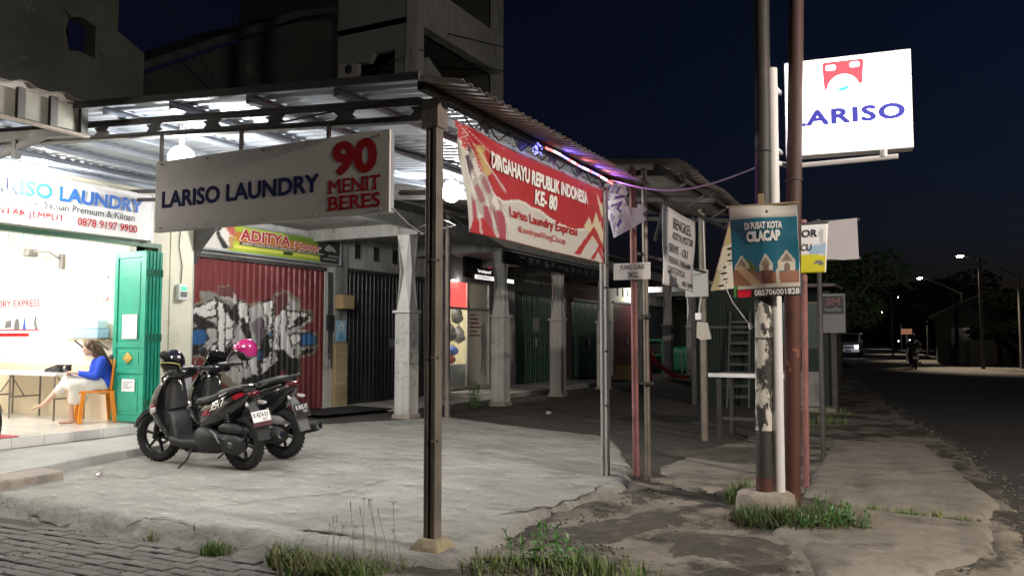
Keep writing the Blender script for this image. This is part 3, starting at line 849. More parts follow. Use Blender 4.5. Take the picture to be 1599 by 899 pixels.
# ---- folding door stacked open at the right of the front
door = thing('folding_door', 'green panelled folding door stacked open at the laundry front', 'door', (-9.9, 8.0, .22))
for k in range(5):
    y0 = 7.72 + k * .068; x0, x1 = -10.25 + .02 * (k % 2), -9.60 - .012 * k
    b = MB()
    sw = .075
    zs = [.24, .34, .90, .97, 1.26, 1.33, 2.50, 2.60]
    b.box(x0, x0 + sw, y0, y0 + .04, .24, 2.60); b.box(x1 - sw, x1, y0, y0 + .04, .24, 2.60)
    for z0, z1 in ((.24, .33), (.90, .97), (1.26, 1.33), (2.51, 2.60)):
        b.box(x0 + sw, x1 - sw, y0 + .002, y0 + .038, z0, z1)
    leaf = b.build('door_leaf', K['green'], door, bevel=.004)
    b = MB()
    for z0, z1 in ((.33, .90), (.97, 1.26), (1.33, 2.51)):
        b.box(x0 + sw, x1 - sw, y0 + .016, y0 + .026, z0, z1)
        b.box(x0 + sw + .05, x1 - sw - .05, y0 + .008, y0 + .03, z0 + .05, z1 - .05)
    b.build('door_panel', K['green'], leaf, bevel=.005)
    b = MB()
    for zz in (.5, 1.4, 2.3): b.tube([(x1 + .008, y0 + .03, zz - .05), (x1 + .008, y0 + .03, zz + .05)], .011, 8)
    b.build('hinge', K['greenframe'], leaf)
    if k == 0:
        xm = (x0 + x1) / 2
        b = MB(); b.prism([(xm - .10, 1.115), (xm, 1.035), (xm + .10, 1.115), (xm, 1.195)], 'y', y0 - .012, y0 + .01)
        b.prism([(xm - .05, 1.115), (xm, 1.075), (xm + .05, 1.115), (xm, 1.155)], 'y', y0 - .02, y0 - .01)
        b.build('ornament', K['brass'], leaf, bevel=.003)
        b = MB(); b.box(x0 - .02, x0 + .02, y0 - .03, y0, 1.08, 1.16); b.tube([(x0, y0 - .03, 1.12), (x0, y0 - .06, 1.12)], .012)
        b.build('latch', K['steel'], leaf)
for i, (xc, zc, w, h, lb) in enumerate(((-9.90, 1.55, .30, .34, 'large white paper notice on the upper panel of the green door'), (-9.90, .74, .26, .17, 'small white printed notice on the lower panel of the green door'))):
    nt = thing('paper_notice', lb, 'notice', (xc, 7.72, zc))
    b = MB(); b.box(xc - w / 2, xc + w / 2, 7.716 if i else 7.712, 7.7195, zc - h / 2, zc + h / 2); b.build('sheet', K['paper'], nt)
    b = MB()
    for r in range(5 if i else 8):
        zz = zc + h / 2 - .04 - r * (h - .06) / (5 if i else 8)
        if i == 0: continue
        b.box(xc - w / 2 + .03, xc + w / 2 - .03 - .05 * (r % 3), 7.7145, 7.7165, zz - .004, zz + .004)
    if b.v: b.build('print_line', K['bikegrey'], nt)

# ---- electricity meter on the pilaster
mt = thing('electricity_meter', 'electricity meter with green display on the cream pilaster', 'meter', (-10.27, 8.88, 2.1))
b = MB(); b.box(-10.275, -10.19, 8.79, 8.96, 1.97, 2.22); b.build('case', K['boxwhite'], mt, bevel=.02)
b = MB(); b.box(-10.195, -10.182, 8.83, 8.93, 2.12, 2.18); b.build('display', glow('green display', (.1, .8, .4), .5), mt)
b = MB(); b.box(-10.195, -10.184, 8.82, 8.94, 2.02, 2.10); b.build('keypad', K['bikegrey'], mt)
b = MB(); b.tube([(-10.26, 8.88, 2.22), (-10.26, 8.90, 2.5), (-10.26, 8.83, 2.8), (-10.26, 8.86, 3.2)], .007); b.build('cable', K['cable'], mt)

# ---- things inside the laundry
tb = thing('folding_table', 'long white folding table with brown metal legs against the laundry wall', 'table', (-11.9, 7.65, .22))
b = MB(); b.box(-13.0, -10.94, 7.35, 7.95, .855, .895); b.build('tabletop', K['tabletop'], tb, bevel=.01)
for x in (-11.05, -12.08, -12.75):
    for y in (7.42, 7.88):
        b = MB(); b.tube([(x, y, .22), (x, y, .855)], .014); b.build('leg', K['steel'], tb)
b = MB()
for x in (-11.05, -12.08, -12.75): b.tube([(x, 7.42, .53), (x, 7.88, .53)], .011)
b.tube([(-12.1, 7.65, .53), (-12.45, 7.65, .85)], .010); b.tube([(-11.07, 7.65, .60), (-11.35, 7.65, .85)], .010)
b.tube([(-12.08, 7.42, .80), (-12.3, 7.42, .60), (-12.55, 7.42, .58), (-12.75, 7.42, .80)], .010)
b.build('brace', K['steel'], tb)


def make_shoe(loc, rz, label):
    t = thing('trainer', label, 'shoe', (0, 0, 0), 'trainers on the folding table')
    b = MB(); b.loft([(-.13, 0, .03, .03, .03, 2.5), (-.10, 0, .05, .038, .05, 2.5), (-.03, 0, .055, .04, .055, 2.4), (.03, 0, .045, .043, .045, 2.4), (.09, 0, .035, .045, .035, 2.4), (.135, 0, .025, .03, .022, 2.4)], 12)
    b.build('upper', K['shoe'], t, smooth=True)
    b = MB(); b.loft([(-.14, 0, .01, .034, .012, 3), (-.05, 0, .01, .04, .012, 3), (.06, 0, .01, .047, .012, 3), (.14, 0, .012, .03, .012, 3)], 12); b.build('sole', K['bikegrey'], t, smooth=True)
    b = MB(); b.torus(.045, .014, n=16, m=6, xf=Matrix.Translation((-.08, 0, .10)) @ Matrix.Rotation(R(90), 4, 'X') @ Matrix.Diagonal((1.2, 1, .8, 1))); b.build('collar', K['shoe'], t, smooth=True)
    t.location = loc; t.rotation_euler = (0, 0, rz); WL[t.name] = Vector(loc)
    return t


make_shoe((-11.16, 7.52, .895), R(170), 'black trainer lying at the table end by the hands')
make_shoe((-11.36, 7.62, .895), R(205), 'black trainer further from the table end, beside the other shoe')
make_shoe((-11.20, 7.72, .895), R(150), 'black trainer tucked against the wall behind the other two')

ch = thing('plastic_chair', 'orange moulded plastic chair under the seated woman', 'chair', (0, 0, 0))
b = MB(); b.loft([(-.22, 0, .43, .19, .018, 5), (0, 0, .425, .21, .018, 5), (.20, 0, .43, .21, .02, 5), (.235, 0, .42, .20, .02, 4)], 20); b.build('seat', K['orange'], ch, smooth=True)
b = MB()
for s in (-1, 1): b.loft([(-.17, 0, 0, .001, .001, 3)], 4) if 0 else None
vs = []; fs = []
for j in range(7):
    z = .42 + j * .085; w = .185 + .015 * math.sin(j / 6 * PI); x = -.22 - .05 * (j / 6) ** 1.3
    for k in range(9):
        a = (k / 8 - .5) * 2
        vs.append((x + .05 * a * a, w * a, z - (.05 * a * a if j == 6 else 0)))
for j in range(6):
    for k in range(8):
        if 1 <= j <= 3 and k in (2, 5): continue
        q = j * 9 + k; fs.append((q, q + 1, q + 10, q + 9))
b.add(vs, fs)
bk = b.build('backrest', K['orange'], ch, smooth=True)
sd = bk.modifiers.new('thick', 'SOLIDIFY'); sd.thickness = .03
for sx, sy in ((1, 1), (1, -1), (-1, 1), (-1, -1)):
    b = MB(); b.bar((.175 * sx, .165 * sy, .43), (.225 * sx, .20 * sy, 0), .075, .055); b.build('leg', K['orange'], ch, bevel=.008)
CHL = Vector((-10.44, 7.62, .222)); CHA = R(243)
ch.location = CHL; ch.rotation_euler = (0, 0, CHA)

fn = thing('wall_fan', 'round grey wall fan on an arm, half hidden by the lintel', 'fan', (-12.0, 7.98, 2.6))
b = MB(); b.tube([(-11.80, 7.99, 2.60), (-11.80, 7.88, 2.62), (-11.86, 7.80, 2.70), (-12.05, 7.68, 2.70)], .018); b.box(-11.85, -11.75, 7.94, 7.998, 2.45, 2.68); b.build('bracket', K['fan'], fn, bevel=.01)
b = MB(); b.box(-12.2, -12.06, 7.60, 7.78, 2.62, 2.74); b.build('motor', K['fan'], fn, bevel=.03)
Xf = Matrix.Translation((-12.16, 7.55, 2.93)) @ Matrix.Rotation(R(25), 4, 'Z')
b = MB(); b.torus(.20, .008, xf=Xf); b.torus(.12, .005, xf=Xf)
for k in range(16):
    a = k * PI / 8; b.xf = Xf; b.tube([(.05 * math.cos(a), -.03, .05 * math.sin(a)), (.20 * math.cos(a), 0, .20 * math.sin(a))], .003, 5); b.xf = None
b.build('guard', K['fan'], fn, smooth=True)
b = MB(); b.xf = Xf
for k in range(3):
    a = k * 2 * PI / 3
    b.add([(.03 * math.cos(a), .02, .03 * math.sin(a)), (.17 * math.cos(a - .35), .03, .17 * math.sin(a - .35)), (.18 * math.cos(a + .15), .03, .18 * math.sin(a + .15)), (.15 * math.cos(a + .5), .05, .15 * math.sin(a + .5))], [(0, 1, 2, 3)])
b.lathe([(.035, -.02), (.035, .02)], 12, xf=Matrix.Rotation(R(90), 4, 'X')); b.build('blade', K['bluebox'], fn)

dc = thing('wall_decal', 'red laundry lettering with small landmark silhouettes on the cream wall', 'wall sign', (-12.9, 8.0, 1.7))
P = plane((-13.95, 8.0, 1.4), (1.65, 0, 0), (0, 0, .62), (0, -1, 0))
b = MB(); b.box(-13.95, -12.3, 7.9955, 7.9985, 1.40, 2.02); b.build('backing', K['paper'], dc)
lettering('LAUNDRY EXPRESS', P, (.03, .78, .98, .96), K['redink'], dc, bold=.01, lift=.008)
sh = MB()
def sil(poly, kk): sh.prism([(x, z) for x, z in poly], 'y', 7.987, 7.995)
sil([(-12.42, 1.53), (-12.46, 1.62), (-12.44, 1.74), (-12.42, 1.74), (-12.40, 1.62), (-12.36, 1.53)], 0)
sil([(-12.95, 1.53), (-12.96, 1.60), (-12.92, 1.70), (-12.86, 1.70), (-12.83, 1.60), (-12.84, 1.53)], 0)
sil([(-13.2, 1.55), (-13.17, 1.66), (-13.05, 1.68), (-13.04, 1.57)], 0)
sh.build('silhouette', K['bikegrey'], dc)
b = MB(); b.prism([(-12.74, 1.53), (-12.70, 1.72), (-12.66, 1.53)], 'y', 7.987, 7.995); b.build('silhouette', K['blueink'], dc)
b = MB(); b.box(-13.9, -12.32, 7.988, 7.995, 1.515, 1.53); b.box(-13.9, -12.58, 7.988, 7.995, 1.42, 1.47); b.build('stripe', K['redink'], dc)
for zc, m, lb in ((2.295, K['bikegrey'], 'grey price strip, the upper of two on the laundry wall'), (1.97, K['redink'], 'red outlined price strip, the lower of two on the laundry wall')):
    t = thing('price_strip', lb, 'label', (-10.88, 7.99, zc), 'price strips')
    b = MB(); b.box(-11.01, -10.74, 7.994, 7.998, zc - .025, zc + .025); b.build('border', m, t)
    b = MB(); b.box(-10.99, -10.76, 7.990, 7.9935, zc - .015, zc + .015); b.build('card', K['paper'], t)
bx = thing('storage_box', 'pale blue plastic box with lid on a wall shelf by the green door', 'box', (-10.95, 7.9, 1.4))
b = MB(); b.box(-11.21, -10.66, 7.78, 7.97, 1.385, 1.52); b.build('body', K['bluebox'], bx, bevel=.015)
b = MB(); b.box(-11.19, -10.68, 7.79, 7.96, 1.523, 1.66); b.build('lid', mat('clear blue lid', (.55, .78, .86), .3), bx, bevel=.02)
sf = thing('wall_shelf', 'thin pale shelf carrying the blue plastic box', 'shelf', (-10.95, 7.9, 1.37))
b = MB(); b.box(-11.3, -10.6, 7.75, 7.995, 1.36, 1.382); b.build('board', K['wood'], sf)
b = MB()
for x in (-11.2, -10.7): b.bar((x, 7.99, 1.22), (x, 7.80, 1.36), .02)
b.build('bracket', K['steel'], sf)
t = thing('floor_mat', 'thin pink mat on the laundry floor edge', 'mat', (-9.9, 5.9, .222))
b = MB(); b.box(-10.25, -9.64, 5.2, 6.05, .222, .236); b.build('pile', K['matred'], t, bevel=.004)

# ================================================================ SHOP ROW
SX = -10.6


def shutter_slats(t, y0, y1, z0, z1, m, n, deep=.028, paint=None):
    w = (y1 - y0) / n
    prof = [(0, 0), (.12, 1), (.5, 1.15), (.88, 1), (1, 0)]
    if paint is None:
        b = MB(); b.add([(deep * d, w * u - w / 2, z) for z in (0, z1 - z0) for u, d in prof], [(i, i + 1, i + 6, i + 5) for i in range(4)])
        b.add([(-.01, -w / 2, 0), (-.01, w / 2, 0), (-.01, w / 2, z1 - z0), (-.01, -w / 2, z1 - z0)], [(0, 1, 2, 3)])
        me = b.mesh('shutter_slat', m)
        for i in range(n):
            inst('shutter_slat', me, t, (SX + random.uniform(0, .006), y0 + w * (i + .5), z0), (0, 0, random.uniform(-.05, .05)))
        return
    rows = 120
    for i in range(n):
        pr = [(k / 6, np.interp(k / 6, [p[0] for p in prof], [p[1] for p in prof])) for k in range(7)]
        vs = []; U = []; V = []
        for j in range(rows + 1):
            z = z0 + (z1 - z0) * j / rows
            for u, d in pr:
                yy = y0 + w * (i + u)
                vs.append((SX + .005 + deep * d, yy, z)); U.append(yy); V.append(z)
        fs = [(j * 7 + k, j * 7 + k + 1, j * 7 + k + 8, j * 7 + k + 7) for j in range(rows) for k in range(6)]
        b = MB(); b.add(vs, fs)
        o = b.build('shutter_slat', m, t)
        set_paint(o.data, paint(np.array(U), np.array(V)))


def shop(label, y0, y1, d0, d1, zt, wm, door_m, n, pil=None, zb=.03, name='shop_unit', top=3.45, paint=None, slats=True):
    t = thing(name, label, 'shop', (SX, (y0 + y1) / 2, 0))
    b = MB()
    b.box(SX - .2, SX + .04, y0 + .002, d0, zb, top)
    b.box(SX - .2, SX + .04, d1, y1 - .002, zb, top)
    b.box(SX - .2, SX + .038, d0, d1, zt, top)
    b.build('wall', wm, t)
    b = MB(); b.box(SX - .22, SX - .18, d0, d1, zb, zt); b.build('door_backing', K['dark'], t)
    if slats: shutter_slats(t, d0, d1, zb + .02, zt, door_m, n, paint=paint)
    b = MB(); b.box(SX - .05, SX + .09, d0, d1, zt - .05, zt + .025); b.build('head_rail', K['steeldark'], t)
    return t


GC = dict(V=(.40, .385, .37), T=(.21, .18, .12), G=(.22, .21, .20), W=(.62, .60, .58), K=(.022, .02, .018), L=(.03, .026, .022), P=(.16, .13, .15), M=(.13, .045, .045), B=(.035, .12, .29))
gl = layers((.17, .034, .036), [(GC[c], p) for c, p in GRAF])


def gpaint(U, V):
    # sprayed by hand: the outlines wander a little
    c = gl(U + .012 * np.sin(V * 21) + .008 * np.sin(V * 53 + U * 9), V + .012 * np.sin(U * 19) + .008 * np.sin(U * 47))
    n = np.sin(U * 31 + V * 3) * np.sin(V * 17 + U * 5)
    return c * (1 + .07 * n)[:, None]


s1 = shop('red folding shutter shop covered in black, white and blue spray graffiti', 9.13, 12.95, 9.40, 12.62, 2.76, K['plaster_pale'], K['painted'], 22, paint=gpaint)
# cladding pilaster
b = MB(); b.box(SX - .1, SX + .10, 12.86, 13.24, 1.30, 3.3); b.build('pilaster', K['plaster'], s1)
pm = MB(); pm.box(0, .022, -.19, .19, -.034, .034); pme = pm.mesh('cladding_strip', K['bamboo'])
for k in range(17):
    inst('cladding_strip', pme, s1, (SX + .10 + .004 * (k % 3), 13.05, .06 + .075 * k))
b = MB(); b.box(SX - .1, SX + .10, 12.86, 13.24, .02, 1.30); b.build('pilaster_core', K['wood'], s1)
t = thing('poster', 'small pale blue poster above the tan cladding strips', 'poster', (SX + .12, 13.05, 1.55))
P = plane((SX + .112, 12.88, 1.33), (0, .34, 0), (0, 0, .42), (1, 0, 0))
sheet('sheet', P, 14, 16, layers((.30, .52, .70), [((.12, .33, .58), [(.1, .1), (.5, .4), (.9, .1)]), ((.65, .72, .75), [(.2, .5), (.8, .55), (.7, .9), (.3, .85)]), ((.1, .2, .4), [(.45, .55), (.6, .6), (.55, .75), (.42, .7)])]), t)
t = thing('wooden_box', 'small tan wooden box fixed above the blue poster', 'box', (SX + .2, 13.03, 2.1))
b = MB(); b.box(SX + .102, SX + .30, 12.84, 13.22, 1.98, 2.26); b.build('case', K['cardboard'], t, bevel=.008)
b = MB(); b.box(SX + .302, SX + .312, 12.86, 13.20, 2.0, 2.24); b.build('front', K['bamboo'], t)
# dark door post clutter
t = thing('cable_bundle', 'black cables hanging down the post beside the graffiti shutter', 'cables', (SX + .08, 12.75, 2.0))
b = MB()
for k in range(5):
    yy = 12.68 + .03 * k
    b.tube([(SX + .07, yy, 2.7), (SX + .09, yy + .03 * math.sin(k), 2.2), (SX + .07, yy + .02, 1.7), (SX + .08, yy + .03 * math.cos(k * 2), 1.2 - .1 * k)], .012, 6)
b.box(SX + .05, SX + .12, 12.66, 12.82, 1.55, 1.85)
b.build('cables', K['cable'], t)

# motor workshop sign
asg = thing('workshop_sign', 'long lime and orange motor workshop sign above the graffiti shutter', 'sign', (-10.45, 11.1, 3.05))
YA, YB, ZA, ZB = 9.35, 12.92, 2.86, 3.30
P = plane((-10.45, YA, ZA), (0, YB - YA, 0), (.03, 0, ZB - ZA), (1, 0, 0))
lime, dlime, org, cr, bk_ = (.36, .46, .05), (.13, .22, .03), (.45, .17, .04), (.60, .57, .52), (.03, .035, .03)


def apaint(U, V):
    c = layers(lime, [((.30, .42, .05), [(.3, 0), (.85, 0), (.85, .35), (.3, .3)]), (dlime, [(.55, .62), (.9, .62), (.9, 1), (.55, 1)]), (org, [(.23, .40), (.86, .40), (.80, .72), (.23, .78)]),
                      (cr, [(0, 0), (.17, 0), (.21, .3), (.2, 1), (0, 1)]), ((.62, .60, .12), [(.22, .12), (.82, .12), (.82, .26), (.22, .24)]),
                      (bk_, [(.25, .29), (.88, .29), (.88, .40), (.25, .40)]), (bk_, [(.84, 0), (1, 0), (1, 1), (.80, 1)]),
                      (bk_, [(.10, .75), (.14, .9), (.13, .55), (.19, .1), (.15, .05), (.11, .45)]), (cr, [(.12, .72), (.15, .78), (.155, .6), (.13, .58)]), ((.45, .12, .10), [(.15, .9), (.21, .98), (.23, .55), (.19, .6)]),
                      ((.40, .26, .10), [(.18, .55), (.22, .6), (.21, .05), (.19, .05)]), ((.35, .36, .33), [(.86, .60), (.90, .82), (.94, .70), (.97, .50), (.92, .58), (.90, .50)]),
                      ((.25, .25, .24), [(.86, .12), (.97, .12), (.97, .22), (.86, .22)]), ((.25, .25, .24), [(.90, .30), (.985, .30), (.985, .37), (.90, .37)]), (bk_, [(.55, .14), (.62, .14), (.62, .25), (.55, .25)])])(U, V)
    return c


sheet('panel', P, 130, 26, apaint, asg, thick=.03, back=(.3, .3, .3))
lettering('ADITYA', P, (.245, .44, .60, .93), K['whiteink'], asg, bold=.07, lift=.004)
lettering('ADITYA', P, (.25, .46, .595, .91), mat('sign red ink', (.38, .03, .035), .5), asg, bold=.032, lift=.008)
lettering('Motor', P, (.625, .435, .835, .73), K['whiteink'], asg, bold=.055, lift=.004)
lettering('Motor', P, (.63, .46, .825, .70), bpy.data.materials['sign red ink'], asg, bold=.022, lift=.008)
lettering('ANEKA VARIASI MOTOR, SPARE PART, SERVIS, MOTOR PART', P, (.265, .305, .86, .385), K['whiteink'], asg, bold=.02, lift=.005)
b = MB()
for z in (ZA - .015, ZB + .015): b.bar((-10.43, YA - .02, z), (-10.43, YB + .02, z), .03)
for y in (YA - .005, YB + .005): b.bar((-10.43, y, ZA), (-10.43, y, ZB), .03)
b.build('frame', K['zinc'], asg)
t = thing('wall_bracket', 'dark triangular bracket between the laundry pilaster and workshop sign', 'bracket', (-10.2, 9.15, 2.9))
b = MB(); b.prism([(-10.28, 3.25), (-9.75, 3.25), (-9.75, 3.18), (-10.2, 2.75), (-10.28, 2.55)], 'y', 9.135, 9.20); b.build('plate', K['steeldark'], t, bevel=.006)


def vents(t, ys, z0, z1, w, m=None):
    for y in ys:
        b = MB(); b.box(SX + .034, SX + .05, y - w / 2, y + w / 2, z0, z1); f = b.build('vent', m or K['dark'], t)
        b = MB()
        for yy in (y - w / 2 - .012, y + w / 2 + .012): b.box(SX + .036, SX + .062, yy - .012, yy + .012, z0 - .024, z1 + .024)
        for zz in (z0 - .012, z1 + .012): b.box(SX + .036, SX + .06, y - w / 2, y + w / 2, zz - .012, zz + .012)
        b.build('frame', K['plaster'], f)


s2 = shop('shop with plain black folding shutter and square wall vents above it', 12.95, 17.0, 13.26, 16.85, 2.80, K['plaster_pale'], K['shutblack'], 26)
vents(s2, (13.62, 14.27, 14.96, 15.65, 16.3), 3.05, 3.34, .20)
b = MB()
for y in (14.82, 14.92): b.box(SX + .05, SX + .07, y - .02, y + .02, 1.20, 1.38)
b.build('handle', K['zinc'], s2)
slab('shop_threshold', [(-10.6, 12.7), (-9.5, 12.8), (-9.3, 17.0), (-10.6, 17.0)], -.06, .05, .25, K['stepstone'], step=.12, rough=.01, seed=8.0)
b = MB(); b.box(-10.62, -8.9, 17.05, 24.2, -.1, .09)
tag(b.build('shop_platform', K['stepstone'], bevel=.015), kind='structure')
b = MB(); b.box(-10.62, -8.94, 20.5, 24.18, .092, .10)
tag(b.build('platform_tiling', K['tile']), kind='structure')
t = thing('rubber_doormat', 'dark mat lying in front of the graffiti shutter', 'mat', (-9.9, 12.6, .03))
b = MB(); b.prism([(-10.45, 11.6), (-9.5, 11.3), (-9.2, 13.0), (-10.3, 13.2)], 'z', .035, .06); b.build('sheet', K['tyre'], t, bevel=.008)

# outdoor equipment shop, lit
s3 = thing('bag_shop', 'lit outdoor bag shop with aluminium glass front and black sign', 'shop', (SX, 18.7, 0))
b = MB()
b.box(SX - .2, SX + .04, 17.0, 17.18, .09, 3.45); b.box(SX - .2, SX + .04, 19.42, 20.48, .09, 3.45); b.box(SX - .2, SX + .036, 17.18, 19.42, 2.88, 3.45)
b.build('wall', K['plaster'], s3)
b = MB(); b.box(SX - 3.0, SX - 2.9, 17.0, 20.5, .09, 3.2); b.box(SX - 2.9, SX - .2, 16.98, 17.05, .09, 3.2); b.box(SX - 2.9, SX - .2, 20.42, 20.5, .09, 3.2)
b.build('inner_wall', mat('yellow shop wall', (.60, .57, .40), .8), s3)
b = MB(); b.box(SX - 2.9, SX - .2, 17.05, 20.42, 3.1, 3.2); b.build('ceiling', K['ceil'], s3)
b = MB(); b.box(SX - 2.9, SX - .1, 17.05, 20.42, .09, .13); b.build('floor', K['tile'], s3)
b = MB()
for y in (17.2, 18.24, 18.30, 19.40): b.box(SX - .03, SX + .03, y - .025, y + .025, .13, 2.88)
for y0, y1 in ((17.225, 18.215), (18.325, 19.375)):
    for z in (.16, 2.16, 2.85): b.box(SX - .028, SX + .028, y0, y1, z - .03, z + .03)
b.build('window_frame', mat('aluminium frame', (.62, .61, .58), .4, .5), s3)
b = MB(); b.box(SX - .004, SX + .004, 18.33, 19.37, .19, 2.13); b.box(SX - .004, SX + .004, 18.33, 19.37, 2.19, 2.82); b.build('frosted_pane', K['frosted'], s3)
b = MB(); b.box(SX - .004, SX + .004, 17.23, 18.21, .19, 2.13); b.build('clear_pane', K['glasspane'], s3)
P = plane((SX + .006, 18.33, .19), (0, 1.04, 0), (0, 0, 1.94), (1, 0, 0))
for k, w in enumerate((.32, .42, .46, .60, .40, .50)):
    b = MB(); v = .95 - .055 * k; b.add([P(.04, v, .002), P(.04 + w, v, .002), P(.04 + w, v - .022, .002), P(.04, v - .022, .002)], [(0, 1, 2, 3)]); b.build('print_line', mat('dull red film', (.30, .07, .08), .5) if k == 0 else bpy.data.materials['dull red film'], s3)
b = MB(); b.add([P(u, v, .002) for u, v in ((.62, .72), (.70, .83), (.80, .84), (.86, .76), (.92, .55), (.86, .40), (.88, .12), (.78, .12), (.76, .35), (.66, .14), (.60, .14), (.66, .45), (.62, .60))], [tuple(range(13))]); b.build('film_figure', mat('grey film figure', (.27, .26, .26), .5), s3)
b = MB(); b.box(SX - .012, SX - .004, 17.23, 18.21, 2.19, 2.82); b.build('red_transom', K['glowred'], s3)
lamp('shop_light', (-10.45, 17.72, 2.84), 2.5, (1, .95, .9), .04, s3)
lamp('shop_light', (-11.6, 18.0, 2.9), POW['shop'], (1, .95, .82), .1, s3)
b = MB(); b.box(-10.36, -10.30, 17.62, 20.3, 2.92, 3.70); sb = b.build('sign_board', K['blackink'], s3)
P = plane((-10.30, 17.62, 2.92), (0, 2.68, 0), (0, 0, .78), (1, 0, 0))
b = MB(); b.box(-10.298, -10.285, 18.12, 20.3, 2.925, 3.03); b.build('strip', K['signwhite'], sb)
lettering('KATHMANDU', P, (.22, .02, .50, .125), K['blackink'], sb, bold=.02, lift=.022)
lettering("'trackpack'", P, (.24, .20, .52, .34), K['signwhite'], sb, bold=.02)
b = MB(); b.add([P(.32, .42, .004), P(.52, .42, .004), P(.47, .88, .004)], [(0, 1, 2)]); b.build('emblem', K['signred'], sb)
lettering('REI', P, (.53, .52, .80, .86), K['signwhite'], sb, bold=.04)
for i, (x, y, z, m, lb) in enumerate(((-11.2, 18.40, 1.55, 'bikematt', 'black backpack hanging in the bag shop window'), (-11.2, 18.85, 1.50, 'bikegrey', 'grey backpack hanging beside the black one in the bag shop'), (-11.2, 18.75, 2.02, 'bikematt', 'black cap-shaped bag hung at the top of the bag shop window'))):
    t = thing('backpack', lb, 'backpack', (x, y, z), 'bags hanging in the bag shop')
    b = MB(); b.loft([(x - .1, y, z, .13, .2, 3), (x, y, z, .16, .24, 3), (x + .1, y, z - .03, .12, .16, 3)], 12); b.build('body', K[m], t, smooth=True)
    b = MB(); b.loft([(x + .1, y, z - .09, .10, .08, 3), (x + .15, y, z - .09, .08, .06, 3)], 10); b.build('pocket', K['shoe'], t, smooth=True)
    b = MB(); b.tube([(x, y - .03, z + .22), (x, y, z + .30), (x, y + .03, z + .22)], .012); b.tube([(x, y, z + .29), (x - .1, y, z + .5), (x - 1.7, y, z + .5)], .008); b.build('strap', K['cable'], t)
for x, y, z, m, lb in ((-10.95, 17.98, .86, 'bikered', 'red bag on the counter in the bag shop'), (-10.95, 18.12, 1.08, 'blueink', 'blue bag on top of the red one in the bag shop')):
    t = thing('duffel_bag', lb, 'bag', (x, y, z))
    b = MB(); b.ball((x, y, z), .14, .20, .12); b.build('body', K[m], t, smooth=True)
    b = MB(); b.tube([(x, y - .1, z + .08), (x, y, z + .17), (x, y + .1, z + .08)], .012); b.build('handle', K['cable'], t)
t = thing('shop_counter', 'low grey counter inside the bag shop window', 'counter', (-11.0, 18.1, .13))
b = MB(); b.box(-11.2, -10.75, 17.62, 18.6, .13, .72); b.build('body', mat('grey counter', (.3, .33, .34), .6), t, bevel=.01)
b = MB(); b.box(-11.23, -10.72, 17.6, 18.63, .72, .75); b.build('top', K['tabletop'], t)

s4 = shop('shop with dark green shutter and a small paper notice, beyond the bag shop', 20.48, 24.6, 20.97, 24.24, 2.76, K['plaster_pale'], K['shutgreen'], 20, zb=.10)
vents(s4, (21.3, 21.95, 22.6, 23.25, 23.9), 3.0, 3.3, .06)
t = thing('paper_notice', 'small pale notice taped to the dark green shutter', 'notice', (SX + .05, 22.3, 1.8))
b = MB(); b.box(SX + .045, SX + .05, 22.08, 22.55, 1.62, 2.02); b.build('sheet', mat('dull paper', (.32, .33, .31), .8), t)
b = MB(); b.box(SX + .05, SX + .08, 22.25, 22.33, 1.16, 1.42); b.build('handle', K['zinc'], s4)
s5 = shop('dark green shuttered shop with pinkish upper wall behind the white post', 24.6, 28.6, 25.1, 28.2, 2.72, K['pink'], K['shutgreen'], 20, zb=.06)
s6 = shop('shop with maroon shutter under a small lit eave lamp', 28.6, 32.7, 29.1, 32.4, 2.80, K['cream'], K['shutmaroon'], 20, zb=.03)
vents(s6, (29.6, 30.2, 30.8, 31.4), 3.05, 3.32, .06)
s7 = shop('shop with slate blue shutter at the far end of the row', 32.7, 37.0, 33.2, 36.5, 2.80, K['plaster_pale'], K['shutnavy'], 20, zb=.03)
vents(s7, (33.8, 34.5, 35.2, 35.9), 3.05, 3.32, .06)
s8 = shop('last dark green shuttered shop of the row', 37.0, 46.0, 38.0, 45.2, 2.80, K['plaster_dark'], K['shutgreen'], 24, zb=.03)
for t_ in (s5, s6, s7):
    yc = t_.location.y
    b = MB(); b.box(SX + .05, SX + .08, yc - .04, yc + .04, 1.18, 1.42); b.build('handle', K['zinc'], t_)
el = thing('eave_lamp', 'small lit lamp under the eave above the maroon shutter', 'lamp', (-9.9, 31.0, 3.3))
b = MB(); b.tube([(-9.9, 31.0, 3.46), (-9.9, 31.0, 3.36)], .03); b.build('socket', K['boxwhite'], el)
b = MB(); b.ball((-9.9, 31.0, 3.30), .085); b.build('globe', K['bulb'], el, smooth=True)
lamp('bulb_light', (-9.85, 31.0, 3.16), POW['eave'], (1, .97, .9), .06, el)

# eave slab over the pavement, upper wall, pillars
ev = thing('concrete_eave', 'long weathered concrete eave slab along the row of shuttered shops', 'eave', (-9.3, 27, 3.45))
b = MB(); b.box(-10.64, -7.95, 9.16, 46, 3.455, 3.57); b.build('slab', K['plaster'], ev)
b = MB()
for y in (12.2, 15.4, 18.6, 21.8, 25, 28.2, 31.4, 34.6, 37.8): b.box(-10.55, -8.05, y - .1, y + .1, 3.24, 3.455)
b.each('cross_beam', K['plaster'], ev)
b = MB(); b.box(-8.05, -7.90, 9.16, 46, 3.30, 3.452); b.build('edge_beam', K['plaster'], ev)
up = thing('upper_storey', 'dark plain upper wall behind the eave of the shop row', 'wall', (-10.7, 28, 3.57))
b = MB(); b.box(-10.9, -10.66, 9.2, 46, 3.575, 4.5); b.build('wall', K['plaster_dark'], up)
b = MB(); b.box(-10.95, -10.62, 9.2, 46, 4.502, 4.58); b.build('coping', K['plaster'], up)


